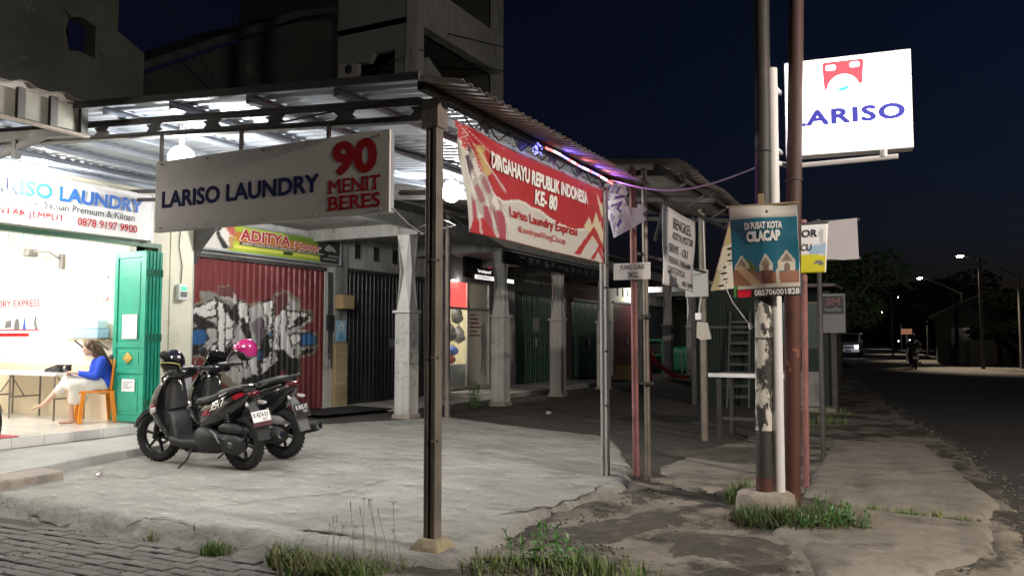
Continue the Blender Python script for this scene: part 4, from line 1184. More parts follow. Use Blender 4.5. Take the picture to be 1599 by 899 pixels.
def pillar(y, x, lb):
    t = thing('concrete_pillar', lb, 'pillar', (x, y, 0), 'pillars carrying the shop eave')
    b = MB(); b.box(x - .155, x + .155, y - .155, y + .155, -.05, 1.84); b.build('shaft', K['plaster_pale'], t, bevel=.012)
    b = MB(); b.box(x - .19, x + .19, y - .19, y + .19, 1.842, 1.89); b.build('capital', K['stonecap'], t, bevel=.008)
    b = MB(); h, w, s = (1.90, 2.72, 3.29), (.17, .17, .17), .11
    # upper shaft with long chamfered kite facets
    vs = []
    for z, f in ((1.89, 0), (2.6, 1), (3.24, 0)):
        c = .085 * f + .004
        for sx, sy in ((-1, -1), (1, -1), (1, 1), (-1, 1)):
            o1 = (x + sx * .132, y + sy * (.132 - c), z); o2 = (x + sx * (.132 - c), y + sy * .132, z)
            vs += [o1, o2] if sx * sy < 0 else [o2, o1]
    fs = [tuple(reversed(range(8))), tuple(range(16, 24))]
    for r in range(2):
        for k in range(8):
            fs.append((r * 8 + k, r * 8 + (k + 1) % 8, r * 8 + 8 + (k + 1) % 8, r * 8 + 8 + k))
    b.add(vs, fs); b.build('upper_shaft', K['plaster_pale'], t)
    b = MB(); b.box(x - .19, x + .19, y - .19, y + .19, -.1, .06); b.build('base', K['footing'], t, bevel=.03)


pillar(12.2, -8.33, 'scribbled concrete pillar in front of the black shutter')
pillar(15.4, -8.12, 'grey concrete pillar in front of the lit bag shop sign')
pillar(18.6, -8.2, 'concrete pillar between the two dark green shutters')
pillar(21.8, -8.2, 'concrete pillar behind the white canopy post')
pillar(25.0, -8.2, 'concrete pillar before the maroon shutter')
pillar(28.2, -8.2, 'concrete pillar just before the eave lamp')
pillar(31.4, -8.2, 'concrete pillar beyond the eave lamp')
# scribbles on the first pillar
b = MB()
r = random.Random(5)
for k in range(9):
    z = .55 + .13 * k; pts = [(-8.33 + .157, 12.2 + r.uniform(-.12, .12), z + r.uniform(-.08, .08)) for _ in range(5)]
    b.tube(pts, .0035, 4)
    pts = [(-8.33 + r.uniform(-.12, .12), 12.2 - .157, z + r.uniform(-.06, .06)) for _ in range(3)]
    b.tube(pts, .003, 4)
b.build('scribble', K['blackink'], bpy.data.objects['concrete_pillar'])
t = thing('hanging_bulb', 'unlit bulb hanging on a wire by the scribbled pillar', 'bulb', (-7.6, 12.2, 2.7))
b = MB(); b.tube([(-7.92, 12.2, 3.3), (-7.75, 12.2, 3.25), (-7.72, 12.2, 2.85)], .006); b.build('wire', K['cable'], t)
b = MB(); b.lathe([(.02, .1), (.022, .06), (.045, .03), (.06, 0), (.045, -.035), (.01, -.06)], 12, xf=Matrix.Translation((-7.72, 12.2, 2.78))); b.build('globe', K['lens'], t, smooth=True)
# dark long board under the eave
t = thing('eave_board', 'long black board with pale marks hung under the eave edge', 'board', (-7.95, 18, 3.1))
b = MB(); b.box(-7.99, -7.93, 15.2, 24, 2.98, 3.24); b.build('board', K['bikematt'], t)
b = MB(); r = random.Random(9)
for k in range(16):
    y = 15.9 + .42 * k + r.uniform(0, .1)
    for z in (3.06, 3.11, 3.16):
        if r.random() < .7: b.box(-7.928, -7.924, y, y + r.uniform(.1, .3), z, z + .022)
b.build('mark', mat('faded marks', (.2, .2, .2), .7), t)
b = MB(); b.tube([(-7.9, 15.0, 3.25), (-7.9, 24, 3.25)], .022); b.build('rail', K['zinc'], t)

# ================================================================ FRONT CANOPY
PX = -2.96
canopy = thing('steel_canopy', 'steel canopy with cut-out beams and zinc roof over the laundry forecourt', 'canopy', (-6.5, 6.3, 0))


def rz(x): return 3.075 + .075 * (-2.96 - x)      # roof sheet underside
def bz(x): return 2.84 + .073 * (-2.96 - x)       # beam underside


def post(x, y, z1, lb, m, w=.115, base=True):
    b = MB()
    # two lipped channels back to back, groove between
    b.box(x - w / 2, x - .012, y - w / 2, y + w / 2, 0, z1); b.box(x + .012, x + w / 2, y - w / 2, y + w / 2, 0, z1)
    b.box(x - .012, x + .012, y - w / 2 + .02, y + w / 2 - .02, 0, z1)
    o = b.build('post', m, canopy, bevel=.004)
    b = MB()
    for z in (.7, 1.25, 1.9):
        b.ball((x + w / 2, y - .02, z), .012); b.ball((x + .02, y - w / 2, z), .012)
    b.build('bolt', K['steeldark'], o, smooth=True)
    return o


p1 = post(PX, 4.65, 2.98, '', K['steel'], w=.088)
p2 = post(PX, 7.90, 2.94, '', K['whitepost'], w=.072)
b = MB(); b.box(PX - .075, PX + .06, 4.595, 4.72, 2.80, 3.0); b.build('post_head', K['steel'], canopy, bevel=.004)


def castella(axis, a0, a1, c, zf, h, op, web, t, m, name='beam'):
    """castellated beam: two chords with hourglass webs between long six-sided openings"""
    b = MB()
    n = max(1, round((abs(a1 - a0)) / (op + web))); pitch = (a1 - a0) / n
    ch_ = h * .30

    def Pn(a, z): return (a, z)
    N = 12 * n
    # chords as bent strips
    for lo, hi in ((0, ch_), (h - ch_, h)):
        poly = [(a0, zf(a0) + lo), (a1, zf(a1) + lo), (a1, zf(a1) + hi), (a0, zf(a0) + hi)]
        b.prism(poly, axis, c - t / 2, c + t / 2)
        poly = [(a0, zf(a0) + (0 if lo == 0 else h - .012)), (a1, zf(a1) + (0 if lo == 0 else h - .012)), (a1, zf(a1) + (.012 if lo == 0 else h)), (a0, zf(a0) + (.012 if lo == 0 else h))]
        b.prism(poly, axis, c - .035, c - t / 2 - .001); b.prism(poly, axis, c + t / 2 + .001, c + .035)
    wv = web * .5 * (1 if pitch > 0 else -1)
    for k in range(n + 1):
        m0 = a0 + pitch * k
        z0 = zf(m0)
        l = m0 - wv if k > 0 else m0; r_ = m0 + wv if k < n else m0
        li = m0 - wv * .62 if k > 0 else m0; ri = m0 + wv * .62 if k < n else m0
        b.prism([(l, z0 + ch_), (r_, z0 + ch_), (ri, z0 + h / 2), (r_, z0 + h - ch_), (l, z0 + h - ch_), (li, z0 + h / 2)], axis, c - t / 2, c + t / 2)
    return b.build(name, m, canopy)


castella('y', -3.03, -10.28, 4.60, bz, .165, .47, .2, .012, K['steeldark'], 'end_beam')
castella('y', -3.03, -10.28, 7.98, bz, .165, .47, .2, .012, K['steeldark'], 'end_beam')
castella('x', 4.72, 7.84, PX, lambda a: 2.885, .15, .42, .2, .012, K['zinc'], 'side_beam')
for x in (-5.5, -8.0): pass
px_ = [-2.92, -3.62, -4.44, -5.26, -6.05, -6.85, -7.65, -8.45, -9.25, -10.0]
for x in px_:
    b = MB(); z = rz(x)
    b.box(x - .03, x + .03, 4.42, 8.22, z - .068, z - .064); b.box(x - .03, x - .026, 4.42, 8.22, z - .064, z - .002); b.box(x - .026, x + .03, 4.42, 8.22, z - .006, z - .002); b.box(x + .026, x + .03, 4.42, 8.22, z - .064, z - .045)
    b.build('purlin', K['zinc'] if x < -3 else K['steeldark'], canopy)
# corrugated sheets, ridges running down the slope
NS = 5
for k in range(NS):
    y0 = 4.38 + k * (3.9 / NS); y1 = y0 + 3.9 / NS + .03
    b = MB(); vs = []; M_ = 26
    xs = [-2.93, -3.4, -4.6, -6.2, -8.2, -10.28]
    for x in xs:
        for i in range(M_ + 1):
            u = i / M_; y = y0 + (y1 - y0) * u
            ph = (u * 6.5) % 1
            d = .022 if ph < .34 else 0.0
            vs.append((x, y, rz(x) + d + .003 * (k % 2)))
    W = M_ + 1
    b.add(vs, [(j * W + i, j * W + i + 1, (j + 1) * W + i + 1, (j + 1) * W + i) for j in range(len(xs) - 1) for i in range(M_)])
    o = b.build('roof_sheet', [K['zinc'], K['zincold']], canopy)
    s_ = o.modifiers.new('thick', 'SOLIDIFY'); s_.thickness = .003; s_.offset = 1; s_.material_offset = 0
    # the overhang beyond the side beam is older brown sheet
b = MB(); b.box(-10.28, -2.63, 4.37, 4.384, 0, 0) if 0 else None
b = MB(); b.prism([(-2.9, rz(-2.9) - .02), (-10.28, rz(-10.28) - .02), (-10.28, rz(-10.28) + .035), (-2.9, rz(-2.9) + .035)], 'y', 4.355, 4.372); b.build('edge_trim', K['steeldark'], canopy)
b = MB(); vs = []
NN = 180
for x, zz in ((-2.945, 3.062), (-2.58, 2.985)):
    for i in range(NN + 1):
        y = 4.37 + 3.93 * i / NN
        ph = (i * .2) % 1
        vs.append((x, y, zz + (.024 if ph < .4 else 0) + .006))
b.add(vs, [(i, i + 1, NN + 2 + i, NN + 1 + i) for i in range(NN)])
o = b.build('eave_sheet', K['zincold'], canopy); s_ = o.modifiers.new('thick', 'SOLIDIFY'); s_.thickness = .004
b = MB(); b.tube([(PX + .03, 4.75, 3.045), (PX + .05, 6.3, 3.03), (PX + .03, 7.85, 3.045)], .011); b.build('rail_pipe', K['zinc'], canopy)
b = MB(); b.bar((-4.5, 7.98, 3.02), (-5.6, 7.0, 3.2), .05); b.bar((-7, 7.98, 3.2), (-8.1, 7.0, 3.36), .05); b.each('brace', K['zinc'], canopy)
# yellow washed footing of the front post
b = MB()
vs = []
for z, s in ((-.20, .24), (.03, .10), (.07, .065)):
    for sx, sy in ((-1, -1), (1, -1), (1, 1), (-1, 1)): vs.append((PX + sx * s, 4.65 + sy * s, z))
b.add(vs, [(8, 9, 10, 11)] + [(r * 4 + k, r * 4 + (k + 1) % 4, r * 4 + 4 + (k + 1) % 4, r * 4 + 4 + k) for r in range(2) for k in range(4)])
b.build('footing', K['plinthyellow'], canopy, bevel=.012)
# wiring draped along the beams
b = MB()
pts = []
for i in range(40):
    y = 4.8 + i * .078; pts.append((PX + .045, y, 2.95 + .05 * math.sin(i * 1.25) * (1 if i % 5 else .3)))
b.tube(pts, .006, 6)
b.tube([(-3.3, 4.56, 3.02), (-4.2, 4.55, 2.98), (-4.9, 4.56, 3.02), (-5.9, 4.55, 3.05)], .007, 6)
b.tube([(-4.45, 5.6, 3.12), (-4.2, 6.4, 3.10), (-3.8, 7.2, 3.05)], .012, 6)
b.build('wiring', K['cable'], canopy)

# bulbs under the canopy
for (x, y, z, pw, lb) in ((-8.55, 9.55, 3.34, 'bulb_back', 'bulb under the eave corner hidden behind the hanging laundry board'), (-5.83, 5.02, 2.955, 'bulb', 'bright round bulb under the canopy behind the hanging laundry board'), (-4.74, 7.80, 3.03, 'bulb_far', 'bright bulb under the canopy seen between front post and red banner')):
    t = thing('canopy_bulb', lb, 'lamp', (x, y, z), 'bulbs under the canopy')
    b = MB(); b.tube([(x, y, (rz(x) if y < 9 else 3.45) - .005), (x, y, z + .09)], .022); b.build('socket', K['boxwhite'], t)
    b = MB(); b.ball((x, y, z), .115, .115, .12, 20, 14); b.build('globe', K['bulb'], t, smooth=True)
    lamp('bulb_light', (x, y, z - .16), POW[pw], (1, .985, .95), .1, t)

# ---- hanging laundry board
hb = thing('hanging_sign', 'long white hanging board with navy laundry name and red 90 minutes', 'sign', (-4.4, 4.55, 2.235))
b = MB(); b.box(-5.56, -3.25, 4.535, 4.555, 2.235, 2.81); b.build('board', K['panelwhite'], hb, bevel=.003)
b = MB()
for z in (2.235, 2.79): b.box(-5.56, -3.25, 4.556, 4.59, z, z + .02)
for x in (-5.56, -3.27): b.box(x, x + .02, 4.556, 4.59, 2.256, 2.789)
b.build('frame', K['zinc'], hb)
P = plane((-5.56, 4.535, 2.235), (2.31, 0, 0), (0, 0, .575), (0, -1, 0))
lettering('LARISO LAUNDRY', P, (.035, .325, .735, .565), K['navy'], hb, bold=.038, lift=.001)


def slabtext(txt, box, m, parent, bold, stems):
    lettering(txt, P, box, m, parent, bold=bold, lift=.001)
    u0, v0, u1, v1 = box
    b = MB()
    for a, c, top in stems:
        for v in ((v0, v1) if top else (v0,)):
            h = .026 if v == v0 else -.026
            b.add([P(u0 + (u1 - u0) * a, v, .0021), P(u0 + (u1 - u0) * c, v, .0021), P(u0 + (u1 - u0) * c, v + h, .0021), P(u0 + (u1 - u0) * a, v + h, .0021)], [(0, 1, 2, 3)])
    if stems: b.build('serif', m, parent, kind='stuff')


slabtext('90', (.785, .50, .955, .93), K['redink'], hb, .05, [])
slabtext('MENIT', (.772, .285, .968, .465), K['redink'], hb, .022, [(-.02, .085, 0), (.20, .29, 0), (.32, .40, 0), (.53, .60, 0), (.67, .76, 1), (.83, .93, 0)])
slabtext('BERES', (.772, .075, .968, .255), K['redink'], hb, .026, [(-.02, .07, 1), (.20, .29, 1), (.41, .50, 1), (.62, .70, 1)])
b = MB()
for u in (.03, .25, .5, .72, .97):
    for v in (.05, .95): b.ball(P(u, v, .002), .008, n=8, m=6)
b.build('rivet', K['steel'], hb)
for x in (-5.54, -4.66, -3.81):
    b = MB(); b.box(x - .012, x + .012, 4.558, 4.582, 2.80, bz(x) + .01); b.build('hanger', K['steel'], hb)
t = thing('guy_wire', 'thin pale wire from the hanging board to the front post', 'wire', (-3.1, 4.6, 2.2))
b = MB(); b.tube([(-3.25, 4.57, 2.27), (-3.12, 4.58, 2.15), (-3.02, 4.60, 2.08)], .004, 6)
b.tube([(-3.02, 4.60, 2.08), (-3.6, 6.0, 2.35), (-6.0, 9.6, 3.05), (-7.9, 11.9, 3.32)], .004, 6); b.build('wire', K['cablewhite'], t)

# ---- red and white independence banner
bn = thing('independence_banner', 'red and white creased banner between the steel post and white post', 'banner', (-2.93, 6.4, 2.14))


def bsurf(u, v, h=0.0):
    y = 4.79 + 3.0 * u; z = 2.135 + .755 * v
    y += .24 * (1 - u) ** 3 * (1 - v) ** .7                           # left edge pulled in at the bottom
    z -= .05 * math.sin(PI * u) * v * .5
    a = math.atan2(1.02 - v, u * 3.0 + .02)
    rr = math.hypot(u * 3.0, 1.02 - v)
    f = math.exp(-rr / .30)
    x = -2.905 + .05 * math.sin(a * 24) * f * min(1, rr * 3) + .012 * math.sin(u * 9 + v * 2) + .008 * math.sin(v * 7 + u * 4)
    return Vector((x + h, y, z))


red, cream_, tea = (.40, .035, .04), (.60, .565, .50), (.52, .50, .46)


def bpaint(U, V):
    wave = np.interp(U, [0, .10, .15, .205, .245, .29, .334, .384, .417, .45, .487, .556, .60, .659, .70, .738, .78, .825, .9, 1], [.85, .58, .46, .43, .425, .46, .49, .50, .47, .462, .46, .405, .38, .358, .352, .355, .38, .41, .5, .6])
    c = np.where((V > wave)[:, None], np.array(red), np.array(tea))
    c = np.where(((V > wave - .03) & (V <= wave))[:, None], np.array((.66, .64, .60)), c)
    # figure group at the left, cream and rose
    fig = inpoly(U, V, [(.02, .02), (.03, .55), (.06, .80), (.10, .62), (.14, .66), (.17, .45), (.21, .40), (.24, 0)])
    n1 = np.sin(U * 95 + V * 9) + np.sin(U * 41 - V * 13) + .7 * np.sin(V * 31 + U * 60)
    fc = np.where((n1 > .75)[:, None], np.array((.66, .63, .58)), np.array((.40, .36, .33)))
    fc = np.where((n1 < -.8)[:, None], np.array((.30, .12, .14)), fc)
    fc = np.where(((V < .30) & (np.sin(U * 70) > -.1))[:, None], np.array((.34, .07, .10)), fc)
    c = np.where(fig[:, None], fc, c)
    c = np.where(inpoly(U, V, [(.02, .62), (.045, .82), (.06, .80), (.05, .5)])[:, None], np.array((.10, .08, .11)), c)
    c = np.where(inpoly(U, V, [(.07, .86), (.13, .88), (.17, .66), (.14, .60), (.11, .74)])[:, None], np.array((.50, .36, .16)), c)
    c = np.where(inpoly(U, V, [(0, 0), (.16, 0), (.14, .06), (.09, .16), (.03, .15)])[:, None], np.array(red), c)
    # ornament at the right
    for poly in ([(.80, .42), (.84, .56), (.87, .46), (.91, .66), (.95, .50), (1, .62), (1, .26), (.93, .24), (.86, .32)], [(.93, .95), (.97, .80), (1, .84), (1, .60), (.96, .64)]):
        c = np.where(inpoly(U, V, poly)[:, None], np.array((.62, .53, .36)), c)
    for poly in ([(.77, .04), (.88, .34), (1, .10), (1, .20), (.89, .46), (.72, .03)], [(.89, .02), (.93, .14), (1, -.02), (1, .05), (.94, .22), (.86, .03)], [(.955, .66), (.98, .60), (.985, .42), (.955, .50)]):
        c = np.where(inpoly(U, V, poly)[:, None], np.array(red), c)
    # paler streaks along the creases
    a = np.arctan2(1.02 - V, U * 3 + .02)
    cr_ = (np.sin(a * 24 + .6) > .86) & (U < .26) & (U > .015)
    c = np.where(cr_[:, None], c * .45 + .36, c)
    edge = (V > .975) | (V < .012)
    return np.where(edge[:, None], np.array((.34, .04, .05)), c)


sheet('cloth', bsurf, 150, 70, bpaint, bn, thick=.003)
lettering('DIRGAHAYU REPUBLIK INDONESIA', bsurf, (.165, .705, .825, .875), K['whiteink'], bn, bold=.05, lift=.012)
lettering('KE- 80', bsurf, (.44, .50, .585, .675), K['whiteink'], bn, bold=.05, lift=.012)
lettering('Lariso Laundry Express', bsurf, (.262, .235, .745, .375), K['redink'], bn, bold=.018, lift=.010)
lettering('#LaundrynaWongCilacap', bsurf, (.308, .105, .655, .20), K['redink'], bn, bold=.004, lift=.008)
b = MB()
for u, v, q in ((0, 1, (PX + .03, 4.70, 2.90)), (1, 1, (PX + .05, 7.88, 2.93)), (1, 0, (PX + .05, 7.88, 2.12)), (0.01, .02, (PX + .03, 4.70, 2.25))):
    b.tube([bsurf(u, v), q], .004, 6)
for k in range(8):
    u = .1 + .11 * k; p = bsurf(u, 1.0); b.tube([p, (PX, p.y + .03 * (-1) ** k, 2.92)], .003, 5)
b.build('tie', K['cable'], bn)

# ---- led string along the canopy edge
ls = thing('led_string', 'red, white and blue led string under the canopy edge above the banner', 'light string', (-2.9, 7.2, 3.0))
pts = [(-2.86, 6.05, 2.99), (-2.87, 6.5, 3.005), (-2.87, 7.0, 2.985), (-2.87, 7.5, 2.99), (-2.88, 7.9, 2.97)]
b = MB(); b.tube(pts, .007, 6); b.build('cord', K['cablewhite'], ls)
cols = ['ledr', 'ledr', 'ledw', 'ledw', 'ledb', 'ledb', 'ledr', 'ledw', 'ledr', 'ledb', 'ledw', 'ledw', 'ledr', 'ledb', 'ledb', 'ledr', 'ledw', 'ledw', 'ledr', 'ledr']
lb_ = MB(); lb_.loft([(-.036, 0, 0, .009, .009, 2.5), (.036, 0, 0, .009, .009, 2.5)], 8)
lmes = {k: lb_.mesh('led', K[k]) for k in ('ledr', 'ledb', 'ledw')}
for k, c in enumerate(cols):
    y = 6.28 + k * .083; z = float(np.interp(y, [p[1] for p in pts], [p[2] for p in pts]))
    inst('led', lmes[c], ls, (-2.862, y, z), (0, 0, R(90)))
b = MB(); r = random.Random(2)
for k in range(26): b.ball((-2.87 + r.uniform(-.03, .03), 6.08 + r.uniform(-.05, .05), 2.955 + r.uniform(-.05, .05)), .006, n=6, m=4)
b.build('led_cluster', K['ledb'], ls)
for y, c in ((6.6, (.25, .15, 1)), (7.0, (1, .2, .25)), (7.35, (.22, .12, 1)), (7.75, (.35, .12, 1)), (7.55, (1, .3, .3))):
    lamp('led_light', (-2.84, y, 2.965), 5.0 if c[2] == 1 else 3.0, c, .02, ls, spot=R(140), aim=(-2.62, y, 3.06))

# ================================================================ NEIGHBOUR CANOPY (left)
nc = thing('neighbour_canopy', 'dark neighbouring canopy with ribbed grey fascia before the laundry', 'canopy', (-6.4, 2, 3.0))
b = MB(); b.box(-6.40, -6.375, -2.0, 4.5, 3.12, 3.345); b.build('fascia', K['greyfascia'], nc)
for k in range(20):
    y = 4.44 - .27 * k
    if y < -2: break
    b = MB(); b.box(-6.372, -6.335, y - .03, y + .03, 3.11, 3.36); b.build('fascia_rib', K['steeldark'], nc)
b = MB(); vs = []
for i in range(100):
    y = 4.55 - 6.5 * i / 99
    d = .03 if i % 5 < 2 else 0
    vs += [(-6.25, y, 3.36 + d), (-9.9, y, 3.75 + d)]
b.add(vs, [(2 * i, 2 * i + 1, 2 * i + 3, 2 * i + 2) for i in range(99)])
o = b.build('roof_sheet', K['zincold'], nc); s_ = o.modifiers.new('thick', 'SOLIDIFY'); s_.thickness = .004
b = MB(); b.box(-6.40, -6.34, -2, 4.5, 3.09, 3.108); b.build('fascia_lip', K['steel'], nc)
b = MB(); b.bar((-6.42, 4.46, 3.14), (-9.9, 4.46, 3.40), .07); b.bar((-6.9, 4.46, 3.16), (-8.2, 4.46, 2.95), .05); b.bar((-7.3, 4.46, 3.22), (-7.3, 4.46, 3.0), .06); b.build('truss', K['steeldark'], nc)
b = MB(); b.box(-6.46, -6.38, -1.9, -1.78, -.1, 3.1); b.box(-9.9, -9.8, -1.9, -1.8, -.1, 3.4); b.build('post', K['steel'], nc)
t = thing('neighbour_bulb', 'bulb under the neighbouring ribbed canopy', 'lamp', (-7.4, 3.9, 2.9))
b = MB(); b.tube([(-7.4, 3.9, 3.47), (-7.4, 3.9, 3.0)], .015); b.build('socket', K['boxwhite'], t)
b = MB(); b.ball((-7.4, 3.9, 2.93), .06); b.build('globe', K['bulb'], t, smooth=True)
lamp('bulb_light', (-7.4, 3.9, 2.80), POW['neighbour'], (1, .93, .84), .08, t)

# ================================================================ SECOND CANOPY
c2 = thing('pipe_canopy', 'smaller dark rusty canopy with pipe frame behind the red banner', 'canopy', (-4, 10, 0))


def z2(x): return 3.26 + .09 * (-2.5 - x)


b = MB(); vs = []; NN = 120
for i in range(NN + 1):
    y = 8.35 + 4.35 * i / NN
    d = .028 if (i * .25) % 1 < .5 else 0
    sag = .02 * math.sin(i * .13)
    for x in (-2.28, -3.5, -5.5, -7.9): vs.append((x, y, z2(x) + d + sag))
b.add(vs, [(i * 4 + k, i * 4 + k + 1, i * 4 + 5 + k, i * 4 + 4 + k) for i in range(NN) for k in range(3)])
o = b.build('roof_sheet', K['zincold'], c2); s_ = o.modifiers.new('thick', 'SOLIDIFY'); s_.thickness = .005
for x in (-2.55, -3.6, -4.9, -6.2, -7.4):
    b = MB(); b.bar((x, 8.4, z2(x) - .05), (x, 12.6, z2(x) - .05), .06); b.build('purlin', K['steeldark'], c2)
for y in (8.45, 10.4, 12.45):
    b = MB(); b.bar((-2.4, y, z2(-2.4) - .11), (-7.9, y, z2(-7.9) - .11), .06); b.build('rafter', K['steeldark'], c2)
b = MB()
b.tube([(-2.72, 8.3, 3.02), (-2.72, 12.5, 3.06)], .028); b.tube([(-2.45, 9.0, 3.2), (-2.45, 12.5, 3.2)], .024)
for y in (9.3, 10.2, 11.4, 12.3): b.tube([(-2.72, y, 3.04), (-2.46, y, 3.19)], .018)
b.tube([(-2.75, 9.0, 2.5), (-2.75, 9.4, 3.0)], .022)
b.tube([(-2.72, 8.3, 2.28), (-2.74, 11.4, 2.30)], .018)
b.build('frame_pipe', K['steeldark'], c2)
b = MB(); b.tube([(-2.74, 8.21, -.05), (-2.75, 8.21, 3.2)], .034, 12); b.build('post', K['redpost'], c2, smooth=True)
b = MB(); b.tube([(-2.66, 8.36, -.05), (-2.67, 8.36, 3.2)], .030, 12); b.build('post', K['steel'], c2, smooth=True)
b = MB(); b.tube([(-2.80, 11.37, -.05), (-2.80, 11.37, 3.2)], .048, 12); b.build('post', K['steel'], c2, smooth=True)
b = MB(); b.box(-2.72, -2.58, 8.28, 8.34, .9, .93); b.box(-2.72, -2.6, 8.28, 8.34, 1.6, 1.63); b.build('clip', K['steeldark'], c2)
b = MB(); b.tube([(-7.6, 12.4, -.05), (-7.6, 12.4, 3.6)], .05, 10); b.build('post', K['steel'], c2, smooth=True)

# ---- hand lettered workshop sheet
ws = thing('workshop_poster', 'white hand lettered workshop sheet hung from the pipe canopy frame', 'poster', (-2.7, 9.9, 2.0))


def wsurf(u, v, h=0.0):
    y = 9.10 + 1.50 * u - .10 * (1 - v) * u; z = 1.98 + .93 * v + .02 * (1 - u)
    x = -2.70 + .012 * math.sin(u * 5 + v * 2) + .008 * math.sin(v * 7 + u * 3)
    return Vector((x + h, y, z))


sheet('sheet', wsurf, 40, 30, layers((.64, .61, .61), [((.50, .47, .47), [(0, .93), (1, .96), (1, 1), (0, 1)]), ((.5, .48, .48), [(.9, .1), (1, .1), (1, .5), (.97, .5)])]), ws)
for txt, bx_, bo in (('BENGKEL', (.30, .76, .86, .90), .008), ('ADITYA MOTOR', (.28, .62, .92, .72), .015), ('- SERVIS  - OLI', (.10, .44, .80, .55), .01), ('- PERBAIKAN - TAMBAL BAN', (.10, .29, .90, .38), .012), ('GANTI OLI MULAI', (.10, .16, .70, .25), .012), (': 0857 0695', (.52, .04, .98, .11), .012)):
    lettering(txt, wsurf, bx_, K['blackink'], ws, bold=bo * .6, shear=.12, lift=.006)
b = MB()
for u in (.03, .97): p = wsurf(u, 1); b.tube([p, (-2.72, p.y, 3.05)], .004, 5)
b.build('tie', K['cable'], ws)

jg = thing('gas_sign', 'small pale sign reading jual gas 3kg on the red post', 'sign', (-2.74, 8.16, 2.08))
b = MB(); b.box(-2.95, -2.55, 8.155, 8.170, 1.995, 2.17); b.build('board', mat('dull white board', (.52, .49, .46), .7), jg, bevel=.002)
P = plane((-2.95, 8.155, 1.995), (.40, 0, 0), (0, 0, .175), (0, -1, 0))
lettering('JUAL GAS', P, (.17, .54, .84, .88), K['blackink'], jg, bold=.01)
lettering('3KG', P, (.38, .10, .66, .45), K['blackink'], jg, bold=.01)
# cut-out fairing shaped decal board
dk = thing('fairing_board', 'white cut-out motorcycle fairing board with violet stripes beside the white post', 'sign', (-2.8, 8.1, 2.7))


def dsurf(u, v, h=0.0):
    # folded like a fairing: two leaves meeting on a crease
    x = -3.02 + .46 * u; z = 2.43 + .60 * v
    y = 8.04 + .10 * abs(u - .35) - h
    return Vector((x, y, z))


outl = [(.0, .97), (.20, 1.0), (.52, .90), (.58, .78), (.50, .66), (.60, .52), (.78, .50), (.80, .58), (.92, .55), (1.0, .47), (.90, .40), (.98, .30), (.70, .17), (.24, .0), (.14, .30), (.02, .45)]
b = MB(); n = len(outl); vs = [dsurf(u, v) for u, v in outl] + [dsurf(u, v, -.012) for u, v in outl]
b.add(vs, [tuple(range(n)), tuple(reversed(range(n, 2 * n)))] + [(i, (i + 1) % n, n + (i + 1) % n, n + i) for i in range(n)])
b.build('board', mat('fairing white', (.62, .60, .66), .4), dk)
vi = mat('violet stripe', (.10, .06, .22), .4)
for poly in ([(.06, .84), (.16, .94), (.20, .93), (.10, .80)], [(.17, .80), (.28, .93), (.32, .92), (.22, .78)], [(.30, .78), (.40, .90), (.44, .88), (.34, .76)], [(.02, .72), (.50, .74), (.54, .70), (.08, .66)], [(.18, .58), (.48, .64), (.38, .50), (.46, .46), (.42, .43), (.31, .50), (.40, .60), (.20, .54)], [(.18, .42), (.22, .44), (.25, .12), (.23, .10)], [(.32, .22), (.40, .34), (.46, .28), (.36, .16)], [(.0, .62), (.10, .60), (.14, .50), (.0, .55)]):
    b = MB(); b.add([dsurf(u, v, .006) for u, v in poly], [tuple(range(len(poly)))]); b.build('stripe', vi, dk)
t = thing('switch_box', 'small white plastic box hung on a wire by the grey canopy pipe', 'box', (-2.8, 11.3, 2.0))
b = MB(); b.box(-3.02, -2.70, 11.26, 11.31, 1.96, 2.34); b.build('plate', mat('dull grey plate', (.36, .36, .35), .6), t, bevel=.01)
b = MB(); b.tube([(-2.76, 11.30, 3.1), (-2.74, 11.29, 2.3), (-2.82, 11.28, 1.86), (-2.84, 11.28, 1.72)], .008); b.build('wire', K['cablewhite'], t)
b = MB(); b.box(-2.88, -2.80, 11.24, 11.31, 1.64, 1.74); b.build('socket', K['boxwhite'], t, bevel=.008)
t = thing('tied_rag', 'pale paper rag tied round the grey canopy pipe', 'rag', (-2.8, 11.37, 1.5))
b = MB(); b.add([(-2.87, 11.30, 1.62), (-2.72, 11.31, 1.60), (-2.68, 11.33, 1.38), (-2.80, 11.29, 1.36), (-2.88, 11.30, 1.40)], [(0, 1, 2, 3, 4)]); o = b.build('rag', mat('dirty paper', (.42, .39, .34), .9), t); s_ = o.modifiers.new('t', 'SOLIDIFY'); s_.thickness = .012

# ---- white topped bench by the pipe
t = thing('work_table', 'white edged work table on dark legs beside the grey canopy pipe', 'table', (-2.4, 12.0, 0))
b = MB(); b.box(-2.78, -1.75, 11.60, 12.6, .86, .885); b.build('tabletop', mat('grey table top', (.22, .22, .23), .6), t)
b = MB(); b.box(-2.79, -1.74, 11.58, 11.598, .845, .90); b.build('edge_strip', K['sheetwhite'], t)
for x in (-2.66, -1.86):
    for y in (11.66, 12.5):
        b = MB(); b.box(x - .03, x + .03, y - .03, y + .03, -.05, .858); b.build('leg', K['steeldark'], t)
b = MB(); b.box(-2.63, -1.89, 11.64, 11.68, .25, .29); b.build('stretcher', K['steeldark'], t)

